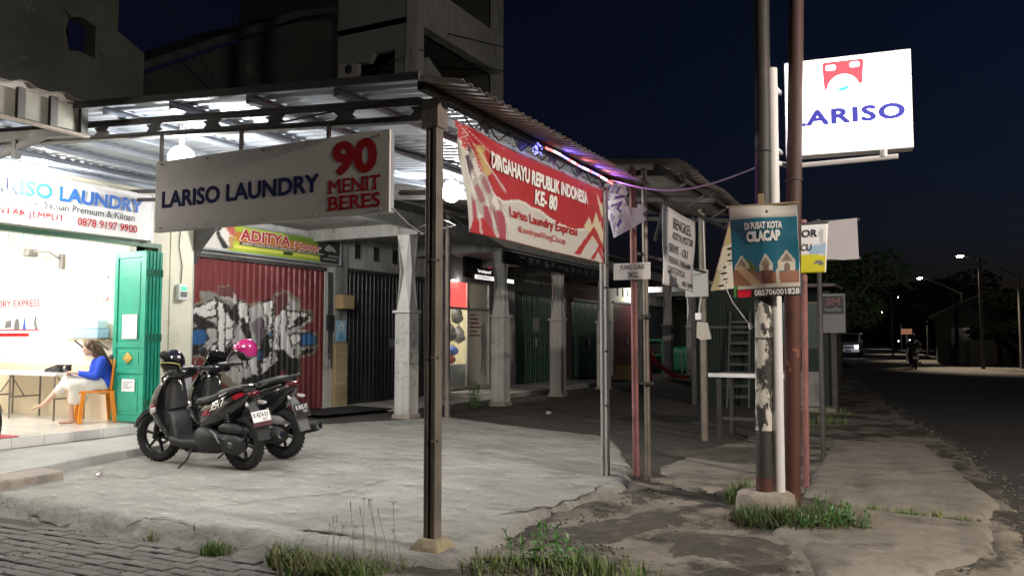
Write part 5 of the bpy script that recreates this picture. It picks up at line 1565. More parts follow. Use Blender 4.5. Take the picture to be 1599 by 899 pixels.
# ================================================================ UPPER BUILDINGS
ub = thing('unfinished_building', 'tall unfinished grey concrete building with open floors above the canopy', 'building', (-12, 18.2, 3.6))
b = MB(); F = -10.7
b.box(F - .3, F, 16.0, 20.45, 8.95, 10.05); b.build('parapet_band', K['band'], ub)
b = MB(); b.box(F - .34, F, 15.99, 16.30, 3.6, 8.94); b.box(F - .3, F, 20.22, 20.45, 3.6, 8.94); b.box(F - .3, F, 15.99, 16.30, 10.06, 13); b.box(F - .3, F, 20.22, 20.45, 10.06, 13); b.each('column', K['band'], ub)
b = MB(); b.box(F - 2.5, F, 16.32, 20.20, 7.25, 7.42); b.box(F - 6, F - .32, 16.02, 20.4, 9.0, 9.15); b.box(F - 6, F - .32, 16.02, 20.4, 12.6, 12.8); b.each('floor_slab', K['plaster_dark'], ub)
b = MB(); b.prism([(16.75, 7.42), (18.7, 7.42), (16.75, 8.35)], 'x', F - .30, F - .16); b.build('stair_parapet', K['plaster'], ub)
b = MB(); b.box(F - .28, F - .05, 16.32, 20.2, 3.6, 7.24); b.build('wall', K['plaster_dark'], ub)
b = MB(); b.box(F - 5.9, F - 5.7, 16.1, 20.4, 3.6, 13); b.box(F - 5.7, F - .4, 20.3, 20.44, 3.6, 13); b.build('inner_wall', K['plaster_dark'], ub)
# gable side toward the camera with a broken opening
b = MB()
S0, S1 = -13.1, F - .345
b.box(S0, S1, 16.02, 16.2, 8.75, 13)
b.prism([(S0, 8.749), (S1, 8.749), (S1, 8.4), (-12.0, 8.42), (-12.15, 8.2), (S0, 8.3)], 'y', 16.02, 16.2)
b.box(-11.35, S1, 16.021, 16.199, 3.6, 8.40); b.build('side_wall', mat('dark gable plaster', (.20, .20, .19), .95, var=((.15, .15, .142), 1.2), stain=((.10, .10, .095), 2, .56, .7), bump=(12, .3)), ub)
b = MB(); b.box(S0, -12.5, 16.03, 16.19, 3.6, 8.3); b.build('side_pier', K['band'], ub)
b = MB(); b.box(-16.5, S0 - .002, 16.0, 16.3, 3.6, 13); b.build('rear_wall', K['plaster_black'], ub)
b = MB(); b.ball((-12.75, 16.02, 8.12), .10, .05, .12); b.build('wall_vent', K['dark'], ub)
b = MB(); b.tube([(-12.45, 16.0, 7.9), (-11.3, 15.99, 8.1), (-10.65, 16.1, 8.3), (-10.65, 18.5, 8.7), (-10.65, 20.4, 9.05)], .012, 6); b.tube([(-10.64, 17.3, 9.1), (-10.64, 20.4, 9.75)], .012, 6); b.build('cable', K['cable'], ub)

rb = thing('ruined_building', 'dark olive abandoned building with a ragged window hole above the laundry', 'building', (-11.6, 7.5, 3.8))
F = -11.45
b = MB()
b.box(F - .25, F, 2.0, 9.05, 3.9, 5.72)
b.box(F - .25, F, 2.0, 7.62, 5.722, 6.34); b.box(F - .25, F, 8.16, 8.55, 5.722, 6.34)
b.box(F - .25, F, 2.0, 8.55, 6.342, 8.2)
b.prism([(8.551, 5.722), (9.05, 5.722), (9.05, 6.1), (8.551, 6.3)], 'x', F - .25, F)
b.build('wall', K['plaster_dark'], rb)
b = MB()
for poly in ([(7.60, 5.72), (7.72, 5.72), (7.66, 6.0), (7.70, 6.2), (7.62, 6.34)], [(7.62, 6.34), (7.8, 6.34), (8.16, 6.34), (8.16, 6.24), (7.9, 6.30), (7.75, 6.24)], [(7.72, 5.72), (7.9, 5.76), (8.16, 5.73), (8.16, 5.70)]):
    b.prism(poly, 'x', F - .24, F + .012)
b.build('broken_edge', K['plaster_dark'], rb)
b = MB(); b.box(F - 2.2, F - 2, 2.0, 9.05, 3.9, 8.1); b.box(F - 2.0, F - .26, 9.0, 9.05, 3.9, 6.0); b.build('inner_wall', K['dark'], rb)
b = MB(); b.box(F - .3, F + .03, 2.0, 9.06, 3.78, 3.898); b.build('ledge', K['plaster_dark'], rb)
dh = thing('gabled_house', 'dark gabled house between the ruin and the unfinished building', 'house', (-14, 12.5, 3.8))
b = MB(); F = -13.2
b.box(F - .2, F, 9.6, 15.9, 3.8, 5.9); b.prism([(9.6, 5.9), (15.9, 5.9), (15.9, 9.4), (14.6, 8.9)], 'x', F - .2, F); b.build('wall', K['plaster_black'], dh)
b = MB(); b.prism([(9.5, 5.95), (14.6, 9.0), (15.95, 9.6), (15.95, 9.75), (14.5, 9.12), (9.4, 6.05)], 'x', F - 3, F + .15); b.build('roof', K['plaster_black'], dh)
b = MB(); b.box(F - .02, F + .06, 12.5, 12.66, 3.8, 5.4); b.box(F - .02, F + .05, 13.9, 14.0, 3.8, 5.3); b.build('pilaster', K['plaster_dark'], dh)
b = MB(); b.prism([(13.9, 5.3), (15.3, 5.05), (15.3, 4.8), (13.9, 5.0)], 'x', F + .001, F + .4); b.build('window_hood', K['plaster_dark'], dh)
b = MB(); b.box(F - .01, F + .02, 14.2, 15.0, 4.0, 4.78); b.build('window', K['dark'], dh)
for k, pts in enumerate(([(-11.4, 8.5, 7.6), (-12.0, 10.5, 6.9), (-13, 12.2, 6.4)], [(-12.9, 12.6, 5.9), (-12.4, 14.0, 5.95), (-11.4, 16.0, 6.9)], [(-12.9, 12.6, 5.8), (-12.3, 14.2, 5.7), (-11.2, 16.0, 6.2)])):
    t = thing('overhead_wire', ['thin wire sloping down from the ruined building', 'upper sagging wire to the unfinished building', 'lower sagging wire to the unfinished building'][k], 'wire', pts[0])
    b = MB(); b.tube(pts, .011, 6); b.build('wire', K['cable'], t)

# ================================================================ SCOOTERS
UPM = Matrix(((0, 0, -1, 0), (0, 1, 0, 0), (1, 0, 0, 0), (0, 0, 0, 1)))     # loft along x becomes loft along z


def make_scooter(label, big=False, plate='R 4574 EV', wl=1.0, steer=0.0):
    t = thing('scooter', label, 'scooter', (0, 0, 0), 'parked scooters')
    bl, mt_, = K['bikeblack'], K['bikematt']
    w = 1.16 if big else 1.0
    RW = .285

    def wheel(x, hw):
        b = MB(); b.torus(RW - hw, hw, hw * .95, n=36, m=10, xf=Matrix.Translation((x, 0, RW)))
        for k in range(36):                       # tread blocks
            a = k * PI / 18
            b.box(-.012, .012, -hw * .55, hw * .55, RW - .010, RW - .001, Matrix.Translation((x, 0, RW)) @ Matrix.Rotation(a, 4, 'Y'))
        ty = b.build('wheel', K['tyre'], t, smooth=True)
        b = MB(); ri = RW - 2 * hw
        b.torus(ri, .016, .03, n=32, m=8, xf=Matrix.Translation((x, 0, RW)))
        for k in range(6):
            a = k * PI / 3 + .3; c, s = math.cos(a), math.sin(a)
            b.bar((x + .03 * c, 0, RW + .03 * s), (x + ri * c, 0, RW + ri * s), .020, .030, up=(0, 1, 0))
        b.tube([(x, -.055, RW), (x, .055, RW)], .042, 14); b.build('rim', K['rim'], ty, smooth=True)
        b = MB(); b.torus(.088, .016, .003, n=24, m=6, xf=Matrix.Translation((x, -.05 if x > 0 else .03, RW))); b.build('brake_disc', K['alloy'], ty)
        return ty
    wf = wheel(.65, .045 * w); wheel(-.65, .052 * w)
    b = MB()
    for s in (-1, 1):
        b.tube([(.65, s * .075, RW), (.60, s * .075, .46), (.47, s * .06, .72)], [.020, .024, .022], 10)
    b.tube([(.47, -.08, .70), (.47, .08, .70)], .026, 10); b.tube([(.65, -.095, RW), (.65, .095, RW)], .014, 8); b.tube([(.47, 0, .68), (.32, 0, .98)], .026, 10)
    b.build('front_fork', mt_, t, smooth=True)
    # front fender: arched blade with a pointed nose
    b = MB(); vs = []; n = 15
    for i in range(n):
        a = R(150 - i * 9.6); rr = RW + .035 + (.03 if i > 11 else 0) * (i - 11) / 3
        hw = .062 * (1 if i < 10 else max(.15, 1 - (i - 9) / 6))
        for k, (yy, dz) in enumerate(((-1, -.05), (-.75, 0), (0, .014), (.75, 0), (1, -.05))):
            vs.append((.65 + (rr + dz) * math.cos(a), yy * hw * w, RW + (rr + dz) * math.sin(a)))
    b.add(vs, [(i * 5 + k, i * 5 + k + 1, i * 5 + 6 + k, i * 5 + 5 + k) for i in range(n - 1) for k in range(4)])
    o = b.build('front_fender', bl, t, smooth=True); s_ = o.modifiers.new('t', 'SOLIDIFY'); s_.thickness = .006
    # apron: leg shield and headlight nose
    b = MB(); b.xf = UPM
    b.loft([(.27, 0, -.32, .12 * w, .04, 4), (.36, 0, -.385, .155 * w, .075, 3.2), (.47, 0, -.445, .185 * w, .105, 2.8), (.56, 0, -.49, .195 * w, .135, 2.5), (.65, 0, -.505, .185 * w, .15, 2.3), (.74, 0, -.495, .165 * w, .145, 2.2), (.83, 0, -.455, .145 * w, .125, 2.2), (.91, 0, -.40, .12 * w, .105, 2.2), (.965, 0, -.355, .07, .06, 2)], 22)
    ap = b.build('front_apron', bl, t, smooth=True)
    b = MB(); b.xf = UPM; b.loft([(.26, 0, -.27, .115 * w, .03, 4), (.42, 0, -.315, .135 * w, .05, 3.5), (.56, 0, -.35, .14 * w, .06, 3), (.585, 0, -.37, .12 * w, .05, 3), (.61, 0, -.355, .135 * w, .06, 3), (.78, 0, -.365, .12 * w, .07, 2.6), (.92, 0, -.345, .085 * w, .06, 2.5)], 18); b.build('inner_shield', mt_, t, smooth=True)
    b = MB()
    for s in (-1, 1):
        b.loft([(.47, s * .186 * w, .60, .012, .03, 2.2), (.53, s * .178 * w, .585, .026, .05, 2.2), (.60, s * .135 * w, .575, .03, .045, 2.2), (.64, s * .085 * w, .58, .02, .02, 2.2)], 12)
    b.each('turn_signal', K['lens'], ap, smooth=True)
    if not big:
        b = MB()
        for s in (-1, 1): b.loft([(.48, s * .190 * w, .645, .008, .016, 2.2), (.54, s * .182 * w, .635, .014, .022, 2.2), (.60, s * .152 * w, .63, .012, .016, 2.2)], 10)
        b.each('red_trim', K['bikered'], ap, smooth=True)
    b = MB(); b.loft([(.55, 0, .69, .09 * w, .05, 2.4), (.64, 0, .685, .085 * w, .045, 2.4), (.672, 0, .68, .05 * w, .025, 2.2)], 16); b.build('headlight', K['lens'], ap, smooth=True)
    # floorboard
    b = MB(); b.loft([(-.20, 0, .27, .13 * w, .07, 4), (-.05, 0, .255, .155 * w, .06, 4), (.15, 0, .25, .155 * w, .055, 4), (.30, 0, .27, .15 * w, .06, 4), (.37, 0, .31, .12 * w, .05, 3)], 18); b.build('floorboard', mt_, t, smooth=True)
    # body under the seat
    zt = .04 if big else 0
    b = MB(); b.loft([(-.06, 0, .47, .06 * w, .12, 3), (-.10, 0, .50, .10 * w, .17, 3), (-.20, 0, .545, .145 * w, .17 + zt, 2.8), (-.40, 0, .595, .165 * w, .15 + zt, 2.6), (-.62, 0, .65, .155 * w, .135 + zt, 2.4), (-.80, 0, .72, .12 * w, .10 + zt, 2.3), (-.93, 0, .79, .07 * w, .045 + zt * .5, 2.2), (-1.0, 0, .815, .03, .02, 2)], 20)
    body = b.build('body_panel', bl, t, smooth=True)
    b = MB(); b.loft([(-.02, 0, .665, .05 * w, .02, 3), (-.10, 0, .70 + zt, .12 * w, .04, 3), (-.28, 0, .725 + zt, .155 * w, .045, 3), (-.44, 0, .755 + zt, .155 * w, .05, 3), (-.50, 0, .79 + zt, .145 * w, .05, 3), (-.72, 0, .835 + zt, .12 * w, .045, 3), (-.86, 0, .85 + zt, .07 * w, .03, 2.5)], 18); b.build('seat', K['seat'], t, smooth=True)
    b = MB()
    for s in (-1, 1): b.tube([(-.55, s * .16 * w, .77 + zt), (-.75, s * .145 * w, .84 + zt), (-.98, s * .09 * w, .885 + zt), (-1.05, 0, .90 + zt)], [.010, .014, .014, .012], 8)
    b.build('grab_rail', bl if not big else mt_, t, smooth=True)
    # side decals
    if not big:
        b = MB()
        for s in (-1, 1):
            def S(x, z, s=s): return (x, s * (float(np.interp(-x, [.10, .20, .40, .62, .80, .93], [.10, .145, .165, .15, .115, .07])) * (1 - .25 * max(0, (z - (.50 + .36 * (-x - .10))) / .12) ** 2) + .006), z)
            b.add([S(-.18, .555), S(-.26, .62), S(-.35, .645), S(-.30, .585), S(-.38, .605), S(-.36, .575)], [(0, 1, 2, 3), (0, 3, 4, 5)])
            b.add([S(-.72, .77), S(-.80, .80), S(-.90, .825), S(-.90, .785), S(-.78, .74)], [(0, 1, 2, 3, 4)])
        b.build('red_decal', K['bikered'], body)
        vs, fs = glyphs('BEAT', .03, .5)
        for s in (-1, 1):
            b = MB(); b.add([S(-.36 - .28 * (u if s > 0 else 1 - u), .605 + .085 * v + .09 * (u if s > 0 else 1 - u), s) for u, v, q in vs], fs); b.build('lettering', K['chrome'], body)
    else:
        b = MB()
        for s in (-1, 1):
            b.tube([(-.35, s * .185, .70), (-.6, s * .168, .78), (-.85, s * .11, .84)], .007, 6)
            b.tube([(-.25, s * .175, .60), (-.5, s * .19, .68)], .006, 6)
        b.each('trim_line', K['chrome'], body, smooth=True)
    b = MB(); b.loft([(-.90, 0, .79 + zt, .075 * w, .035, 2.4), (-1.0, 0, .80 + zt, .06 * w, .028, 2.3), (-1.035, 0, .805 + zt, .03 * w, .014, 2)], 14); b.build('tail_light', K['lensred'], t, smooth=True)
    b = MB()
    for s in (-1, 1): b.loft([(-.93, s * .08, .70, .012, .02, 2), (-.98, s * .11, .69, .025, .022, 2), (-1.01, s * .12, .69, .012, .01, 2)], 10)
    b.each('rear_signal', K['lens'], t, smooth=True)
    # mudguard and plate
    fm = K['bikegrey'] if big else mt_
    b = MB(); b.xf = None
    b.add([(-.86, -.05, .72), (-.86, .05, .72), (-.99, -.075, .55), (-.99, .075, .55), (-1.07, -.08, .33), (-1.07, .08, .33), (-1.06, -.08, .32), (-1.06, .08, .32)], [(0, 1, 3, 2), (2, 3, 5, 4)])
    o = b.build('rear_mudguard', fm, t); s_ = o.modifiers.new('t', 'SOLIDIFY'); s_.thickness = .02
    Pp = plane((-1.035, .115, .515), (0, -.23, 0), (.038, 0, .105), (-.94, 0, .34))
    b = MB(); b.add([Pp(u, v, h) for h in (0, .008) for u, v in ((0, 0), (1, 0), (1, 1), (0, 1))], [(3, 2, 1, 0), (4, 5, 6, 7), (0, 1, 5, 4), (1, 2, 6, 5), (2, 3, 7, 6), (3, 0, 4, 7)])
    pl = b.build('number_plate', K['blackink'] if big else K['paper'], t)
    lettering(plate, Pp, (.07, .40, .93, .86), K['whiteink'] if big else K['blackink'], pl, bold=.02, lift=.0095)
    lettering('08-27', Pp, (.52, .08, .82, .30), K['whiteink'] if big else K['bikered'], pl, bold=.01, lift=.0095)
    b = MB(); b.add([Pp(u, v, h) for h in (-.004, .004) for u, v in ((-.05, -.42), (1.02, -.42), (1.02, -.04), (-.05, -.04))], [(3, 2, 1, 0), (4, 5, 6, 7), (0, 1, 5, 4), (1, 2, 6, 5), (2, 3, 7, 6), (3, 0, 4, 7)])
    b.build('plate_bracket', mat('plum plastic', (.07, .02, .03), .5) if not big else mt_, t)
    # engine, drive case, shock, exhaust
    b = MB(); b.loft([(-.08, .08, .335, .06, .08, 2.6), (-.16, .11, .325, .075, .125, 2.3), (-.26, .12, .32, .08, .13, 2.2), (-.36, .12, .315, .066, .10, 2.4), (-.50, .12, .30, .058, .085, 2.6), (-.60, .12, .29, .062, .112, 2.2), (-.70, .118, .285, .056, .11, 2.1), (-.775, .112, .283, .03, .06, 2.1)], 18)
    for k in range(5): b.box(-.50 + .035 * k, -.488 + .035 * k, .165, .186, .24, .36)
    b.build('drive_case', mt_, t, smooth=True)
    b = MB(); b.loft([(.0, 0, .25, .10, .07, 3), (-.12, .02, .24, .12, .09, 3), (-.34, .03, .24, .11, .08, 3), (-.44, .03, .26, .06, .05, 3)], 14)
    for k in range(4): b.box(-.30, -.10, -.10, .12, .18 + .03 * k, .19 + .03 * k)
    b.build('crankcase', mt_, t, smooth=True)
    b = MB(); b.tube([(-.52, .20, .30), (-.46, .21, .40), (-.40, .215, .43)], .011, 8); b.tube([(-.40, .19, .43), (-.40, .25, .43)], .014, 8); b.build('kick_lever', K['alloy'], t, smooth=True)
    b = MB(); b.ball((-.26, .165, .32), .05, .02, .05); b.ball((-.65, .16, .285), .04, .03, .04); b.tube([(-.30, .16, .37), (-.58, .165, .34)], .012); b.box(-.35, -.1, -.09, .06, .22, .42); b.build('engine', K['alloy'], t, smooth=True)
    b = MB(); b.loft([(-.46, .12, .44, .03, .03, 3), (-.54, .125, .455, .05, .05, 3), (-.70, .125, .445, .048, .048, 3), (-.78, .12, .43, .02, .025, 3)], 14); b.build('air_box', mt_ if not big else K['bikegrey'], t, smooth=True)
    b = MB(); b.tube([(-.63, .135, .33), (-.56, .13, .64)], .014)
    for k in range(8):
        f = k / 7; b.torus(.026, .006, n=14, m=5, xf=Matrix.Translation((-.615 + .045 * f, .134, .38 + .2 * f)) @ Matrix.Rotation(R(90), 4, 'X'))
    b.build('shock_absorber', K['chrome'] if big else mt_, t, smooth=True)
    b = MB(); b.tube([(-.15, -.08, .24), (-.35, -.13, .22), (-.48, -.155, .25)], .018); b.tube([(-.45, -.16, .25), (-.52, -.165, .26), (-.90, -.175, .33), (-1.0, -.175, .35), (-1.005, -.175, .35)], [.03, .055, .058, .05, .03], 14); b.build('exhaust', mt_, t, smooth=True)
    b = MB(); b.tube([(-.98, -.175, .345), (-1.03, -.175, .355)], [.042, .034], 12); b.build('exhaust_tip', K['chrome'], t, smooth=True)
    # handlebar cluster
    hb_ = MB(); hb_.loft([(.18, 0, .99, .08, .04, 2.4), (.24, 0, .99, .15 * w, .065, 2.4), (.34, 0, .98, .15 * w, .08, 2.4), (.42, 0, .955, .11, .065, 2.3), (.47, 0, .93, .06, .035, 2.2)], 16)
    hc = hb_.build('handlebar_cover', bl, t, smooth=True)
    b = MB()
    for s in (-1, 1): b.tube([(.28, s * .10, 1.0), (.25, s * .22, 1.01), (.20, s * .35, 1.0)], .016, 8)
    b.each('grip', mt_, hc, smooth=True)
    b = MB()
    for s in (-1, 1): b.tube([(.30, s * .18, 1.0), (.31, s * .25, .985), (.27, s * .36, .96), (.255, s * .365, .90)], .012, 8)
    b.each('brake_lever', K['chrome'], hc, smooth=True)
    b = MB()
    for s in (-1, 1): b.box(.24, .31, s * .20 - .03, s * .20 + .03, .985, 1.035)
    b.each('switch_block', K['alloy'], hc, bevel=.008)
    b = MB(); b.ball((.235, .05, .90), .018); b.tube([(.235, .05, .9), (.20, .05, .86), (.20, .05, .80)], .006); b.build('key', K['chrome'], t, smooth=True)
    b = MB()
    for s in (-1, 1): b.tube([(.29, s * .17, 1.01), (.30, s * .22, 1.10), (.28, s * .28, 1.17)], .008, 6)
    b.tube([(.36, .05, .98), (.50, .10, .90), (.52, .12, .75)], .007, 6); b.tube([(.36, -.05, .98), (.52, -.08, .92), (.53, -.08, .72)], .007, 6)
    b.build('mirror_stalk', mt_, hc, smooth=True)
    b = MB()
    for s in (-1, 1): b.ball((.28, s * .31, 1.20), .018, .07, .045, 14, 8)
    b.each('mirror', mt_, hc, smooth=True)
    b = MB(); b.ball((.24, 0, 1.045), .05, .09, .015); b.build('dial', K['lens'], hc, smooth=True)
    if big:
        b = MB(); vs = []
        for j in range(6):
            f = j / 5
            for k in range(9):
                u = (k / 8 - .5) * 2
                vs.append((.56 - .22 * f - .10 * u * u, u * (.21 - .06 * f), .80 + .40 * f - .05 * u * u * f))
        b.add(vs, [(j * 9 + k, j * 9 + k + 1, j * 9 + 10 + k, j * 9 + 9 + k) for j in range(5) for k in range(8)])
        o = b.build('windscreen', mat('smoked screen', (.012, .012, .014), .12), t, smooth=True); s_ = o.modifiers.new('t', 'SOLIDIFY'); s_.thickness = .004
    # short tail: everything behind the rider's seat is drawn in
    def pull(o, f):
        for v in o.data.vertices: v.co.x = f(v.co.x)
        for c in o.children: pull(c, f)
    for o in list(t.children):
        k = o.name.split('.')[0]
        if k in ('body_panel', 'seat', 'grab_rail', 'tail_light', 'rear_signal'): pull(o, lambda x: x if x > -.3 else -.3 + (x + .3) * .80)
        if k in ('rear_mudguard', 'number_plate', 'plate_bracket'): pull(o, lambda x: x + .10)
    # side stand
    b = MB(); b.tube([(-.02, .10, .24), (-.02, .20, .10), (.04, .28, .008)], .012, 8); b.box(.0, .09, .26, .31, 0, .012); b.build('side_stand', mt_, t)
    if steer:
        c = Vector((.56, 0, 0)); M_ = Matrix.Translation(c) @ Matrix.Rotation(steer, 4, 'Z') @ Matrix.Translation(-c)
        for o in t.children:
            if o is wf or o.name.split('.')[0] in ('front_fork', 'front_fender', 'handlebar_cover'):
                o.matrix_local = M_
    return t


def place(t, rear, heading, lean=0.0, z=0.0, s=1.0):
    d = Vector((math.cos(heading), math.sin(heading), 0))
    t.location = Vector((rear[0], rear[1], z)) + d * (.65 * s)
    t.rotation_euler = (lean, 0, heading); t.scale = (s, s, s)
    return t


bike1 = make_scooter('black scooter with red decals and white plate, parked in front of the bulkier one', steer=R(12))
bike2 = make_scooter('bulkier black scooter with dark windscreen and black plate by the graffiti shutter', big=True, plate='R 3435 XT', steer=R(10))
bike3 = copy_tree(bike1)
bike3['label'] = 'dark scooter on the laundry apron by the pink mat, almost out of frame'
bike4 = copy_tree(bike1)
bike4['label'] = 'scooter carrying a dark clothed rider along the road'
bike4['group'] = 'parked scooters'
del bike4['group']
place(bike1, (-6.47, 6.48), R(177.5), R(-4), 0, 1.02)
place(bike2, (-6.68, 7.30), R(183), R(-4), 0, 1.04)
place(bike3, (-9.50, 4.62), R(108), R(-4), .10, 1.0)


def helmet(loc, rz_, rx_, shell, trim, label):
    t = thing('helmet', label, 'helmet', (0, 0, 0), 'open face helmets on the scooters')
    b = MB(); vs = []; fs = []; n, m = 24, 14
    for i in range(m + 1):
        a = R(4 + 118 * i / m)
        for k in range(n):
            p = 2 * PI * k / n; face = max(0, math.cos(p))
            aa = min(a, R(122 - 40 * face ** .6)) if face > .35 else a
            vs.append((.135 * math.sin(aa) * math.cos(p), .115 * math.sin(aa) * math.sin(p), .135 * math.cos(aa)))
    for i in range(m):
        for k in range(n):
            fs.append((i * n + k, i * n + (k + 1) % n, (i + 1) * n + (k + 1) % n, (i + 1) * n + k))
    fs.append(tuple(range(n)))
    b.add(vs, fs); o = b.build('shell', shell, t, smooth=True)
    b = MB(); b.tube([vs[m * n + k] for k in range(n)] + [vs[m * n]], .008, 6, cap=False); b.build('trim', trim, t, smooth=True)
    b = MB(); b.ball((0, 0, -.02), .118, .10, .10); b.build('padding', K['shoe'], t, smooth=True)
    b = MB(); vs = []
    for i in range(5):
        for k in range(11):
            p = R(-70 + 14 * k); a = R(58 + 5 * i)
            vs.append((.150 * math.sin(a) * math.cos(p), .128 * math.sin(a) * math.sin(p), .138 * math.cos(a) + .012))
    b.add(vs, [(i * 11 + k, i * 11 + k + 1, i * 11 + 12 + k, i * 11 + 11 + k) for i in range(4) for k in range(10)])
    b.build('visor', K['bikeblack'] if trim is K['gold'] else shell, t, smooth=True)
    b = MB(); b.tube([(.02, .10, -.06), (.03, .05, -.20), (.03, -.05, -.20), (.02, -.10, -.06)], .007, 6); b.build('chin_strap', K['cable'], t)
    t.location = loc; t.rotation_euler = (rx_, R(8), rz_); WL[t.name] = Vector(loc)
    t.scale = (1.06,) * 3
    return t


helmet((-7.46, 6.38, 1.12), R(292), 0, K['blackshell'], K['gold'], 'glossy black helmet with gold trim on the scooter with red decals')
helmet((-7.42, 7.42, 1.24), R(250), R(-6), K['pinkshell'], K['chrome'], 'pink flowered helmet perched on the scooter with the windscreen')

# ================================================================ PEOPLE


def cap(b, p, q, r0, r1, n=12):
    p, q = Vector(p), Vector(q)
    b.tube([p, p.lerp(q, .5), q], [r0, (r0 + r1) / 2, r1], n); b.ball(p, r0, n=n); b.ball(q, r1, n=n)


def fuse(b, name, m, parent, vox, it=4):
    o = b.build(name, m, parent, smooth=True)
    r = o.modifiers.new('skin', 'REMESH'); r.mode = 'VOXEL'; r.voxel_size = vox; r.use_smooth_shade = True
    s = o.modifiers.new('soft', 'SMOOTH'); s.iterations = it; s.factor = .5
    return o


def hand(b, wrist, d, up, thumb_side, curl=.6):
    """palm, four bent fingers of unequal length, thumb leaving the side of the palm"""
    w = Vector(wrist); d = Vector(d).normalized(); up = Vector(up).normalized(); s = d.cross(up).normalized()
    up = s.cross(d)
    for k in (-1.5, -.5, .5, 1.5):
        kn = w + d * .082 + s * (.018 * k)
        cap(b, w + s * (.011 * k), kn, .013, .011, 8)
        L_ = .030 * (1 - .10 * abs(k - .3))
        q = kn
        for j in range(3):
            a = curl * (j + .7) * .75
            q2 = q + (d * math.cos(a) - up * math.sin(a)) * (L_ * (1.15 - .2 * j)); cap(b, q, q2, .0095 - .0008 * j, .0088 - .0008 * j, 7); q = q2
    t0 = w + d * .022 + s * (.024 * thumb_side)
    t1 = t0 + d * .030 + s * (.020 * thumb_side) - up * .012; t2 = t1 + d * .030 + s * (.004 * thumb_side) - up * .012
    cap(b, t0, t1, .013, .011, 8); cap(b, t1, t2, .0105, .009, 8)


wo = thing('person', 'woman in blue cardigan and white skirt seated looking at her phone', 'person', (0, 0, 0))
b = MB()
cap(b, (-.06, .07, .50), (-.06, -.07, .50), .11, .11); cap(b, (-.05, 0, .55), (-.03, 0, .72), .13, .12); cap(b, (-.02, 0, .76), (-.02, 0, .80), .125, .12)
cap(b, (-.02, .13, .87), (-.02, -.13, .87), .062, .062); cap(b, (-.01, 0, .88), (.045, 0, .985), .05, .044)
NK = Vector((.04, 0, .99)); HX = Matrix.Translation(NK) @ Matrix.Rotation(R(20), 4, 'Y') @ Matrix.Translation(-NK)
b.xf = HX
b.ball((.085, 0, 1.075), .088, .074, .105, 18, 14); b.ball((.12, 0, 1.035), .05, .048, .055); b.ball((.155, 0, 1.012), .022, .026, .02)
cap(b, (.168, 0, 1.085), (.180, 0, 1.058), .010, .013, 8); b.ball((.164, 0, 1.030), .012, .022, .007)
for s in (-1, 1): b.ball((.075, s * .076, 1.06), .018, .008, .028)
b.xf = None
for s in (-1, 1):
    cap(b, (-.02, s * .155, .865), (.05, s * .20, .66), .045, .038); cap(b, (.05, s * .20, .66), (.27, s * .085, .70), .036, .026)
    hand(b, (.275, s * .082, .702), (1, -.35 * s, .25), (-.25, -.2 * s, 1), -s, .75)
# left leg down, right leg crossed over it
cap(b, (-.04, .09, .50), (.37, .09, .49), .085, .062); cap(b, (.37, .09, .49), (.33, .08, .10), .055, .034); cap(b, (.33, .08, .085), (.32, .08, .05), .034, .03); cap(b, (.31, .08, .035), (.47, .085, .025), .032, .022)
cap(b, (-.04, -.08, .51), (.40, -.02, .585), .085, .062); cap(b, (.40, -.02, .585), (.66, .06, .30), .055, .034); cap(b, (.66, .06, .30), (.69, .065, .275), .034, .03); cap(b, (.68, .065, .28), (.80, .08, .235), .030, .020)
for k in range(4): cap(b, (.46, .068 + .012 * k, .022), (.488 - .006 * k, .066 + .013 * k, .018), .009, .008, 7)
for k in range(4): cap(b, (.79, .062 + .012 * k, .236), (.82 - .005 * k, .060 + .013 * k, .222), .009, .008, 7)
body = fuse(b, 'body', K['skin'], wo, .0065, 3)
b = MB()
cap(b, (-.065, 0, .60), (-.04, 0, .72), .158, .150); cap(b, (-.03, 0, .76), (-.022, 0, .82), .148, .125); cap(b, (-.025, .13, .875), (-.025, -.13, .875), .075, .075); cap(b, (-.08, .09, .565), (-.08, -.09, .565), .115, .115)
for s in (-1, 1):
    cap(b, (-.02, s * .16, .865), (.05, s * .205, .66), .066, .056); cap(b, (.05, s * .205, .66), (.235, s * .105, .695), .054, .042)
fuse(b, 'cardigan', K['cardigan'], wo, .011, 4)
b = MB()
cap(b, (-.07, .08, .545), (-.07, -.08, .545), .115, .115); cap(b, (-.04, .10, .545), (.33, .10, .53), .11, .10); cap(b, (-.04, -.08, .55), (.37, -.02, .60), .11, .10)
cap(b, (.30, .10, .48), (.31, .10, .34), .095, .085); cap(b, (.20, .11, .44), (.22, .12, .33), .09, .07); cap(b, (.40, .0, .55), (.49, .03, .46), .085, .075); cap(b, (.10, .13, .50), (.14, .15, .47), .08, .06)
fuse(b, 'skirt', K['skirt'], wo, .013, 5)
b = MB(); b.xf = HX
b.ball((.060, 0, 1.10), .100, .090, .105, 18, 14); b.ball((.02, 0, 1.04), .075, .085, .10)
b.xf = None; cap(b, (.02, 0, 1.04), (-.09, 0, .86), .082, .072); cap(b, (-.10, 0, .86), (-.165, 0, .70), .068, .045)
for s in (-1, 1): cap(b, (.09, s * .078, 1.07), (.06, s * .085, .96), .030, .024); cap(b, (.05, s * .085, .96), (-.06, s * .08, .84), .03, .03)
fuse(b, 'hair', K['hair'], wo, .010, 3)
b = MB()
b.xf = HX
for s in (-1, 1): b.ball((.158, s * .030, 1.082), .008, .014, .007, 10, 6)
b.build('eye', K['shoe'], wo, smooth=True)
b = MB(); b.xf = HX; b.ball((.172, 0, 1.022), .006, .020, .006, 10, 6); b.build('mouth', mat('lips', (.4, .12, .12), .5), wo, smooth=True)
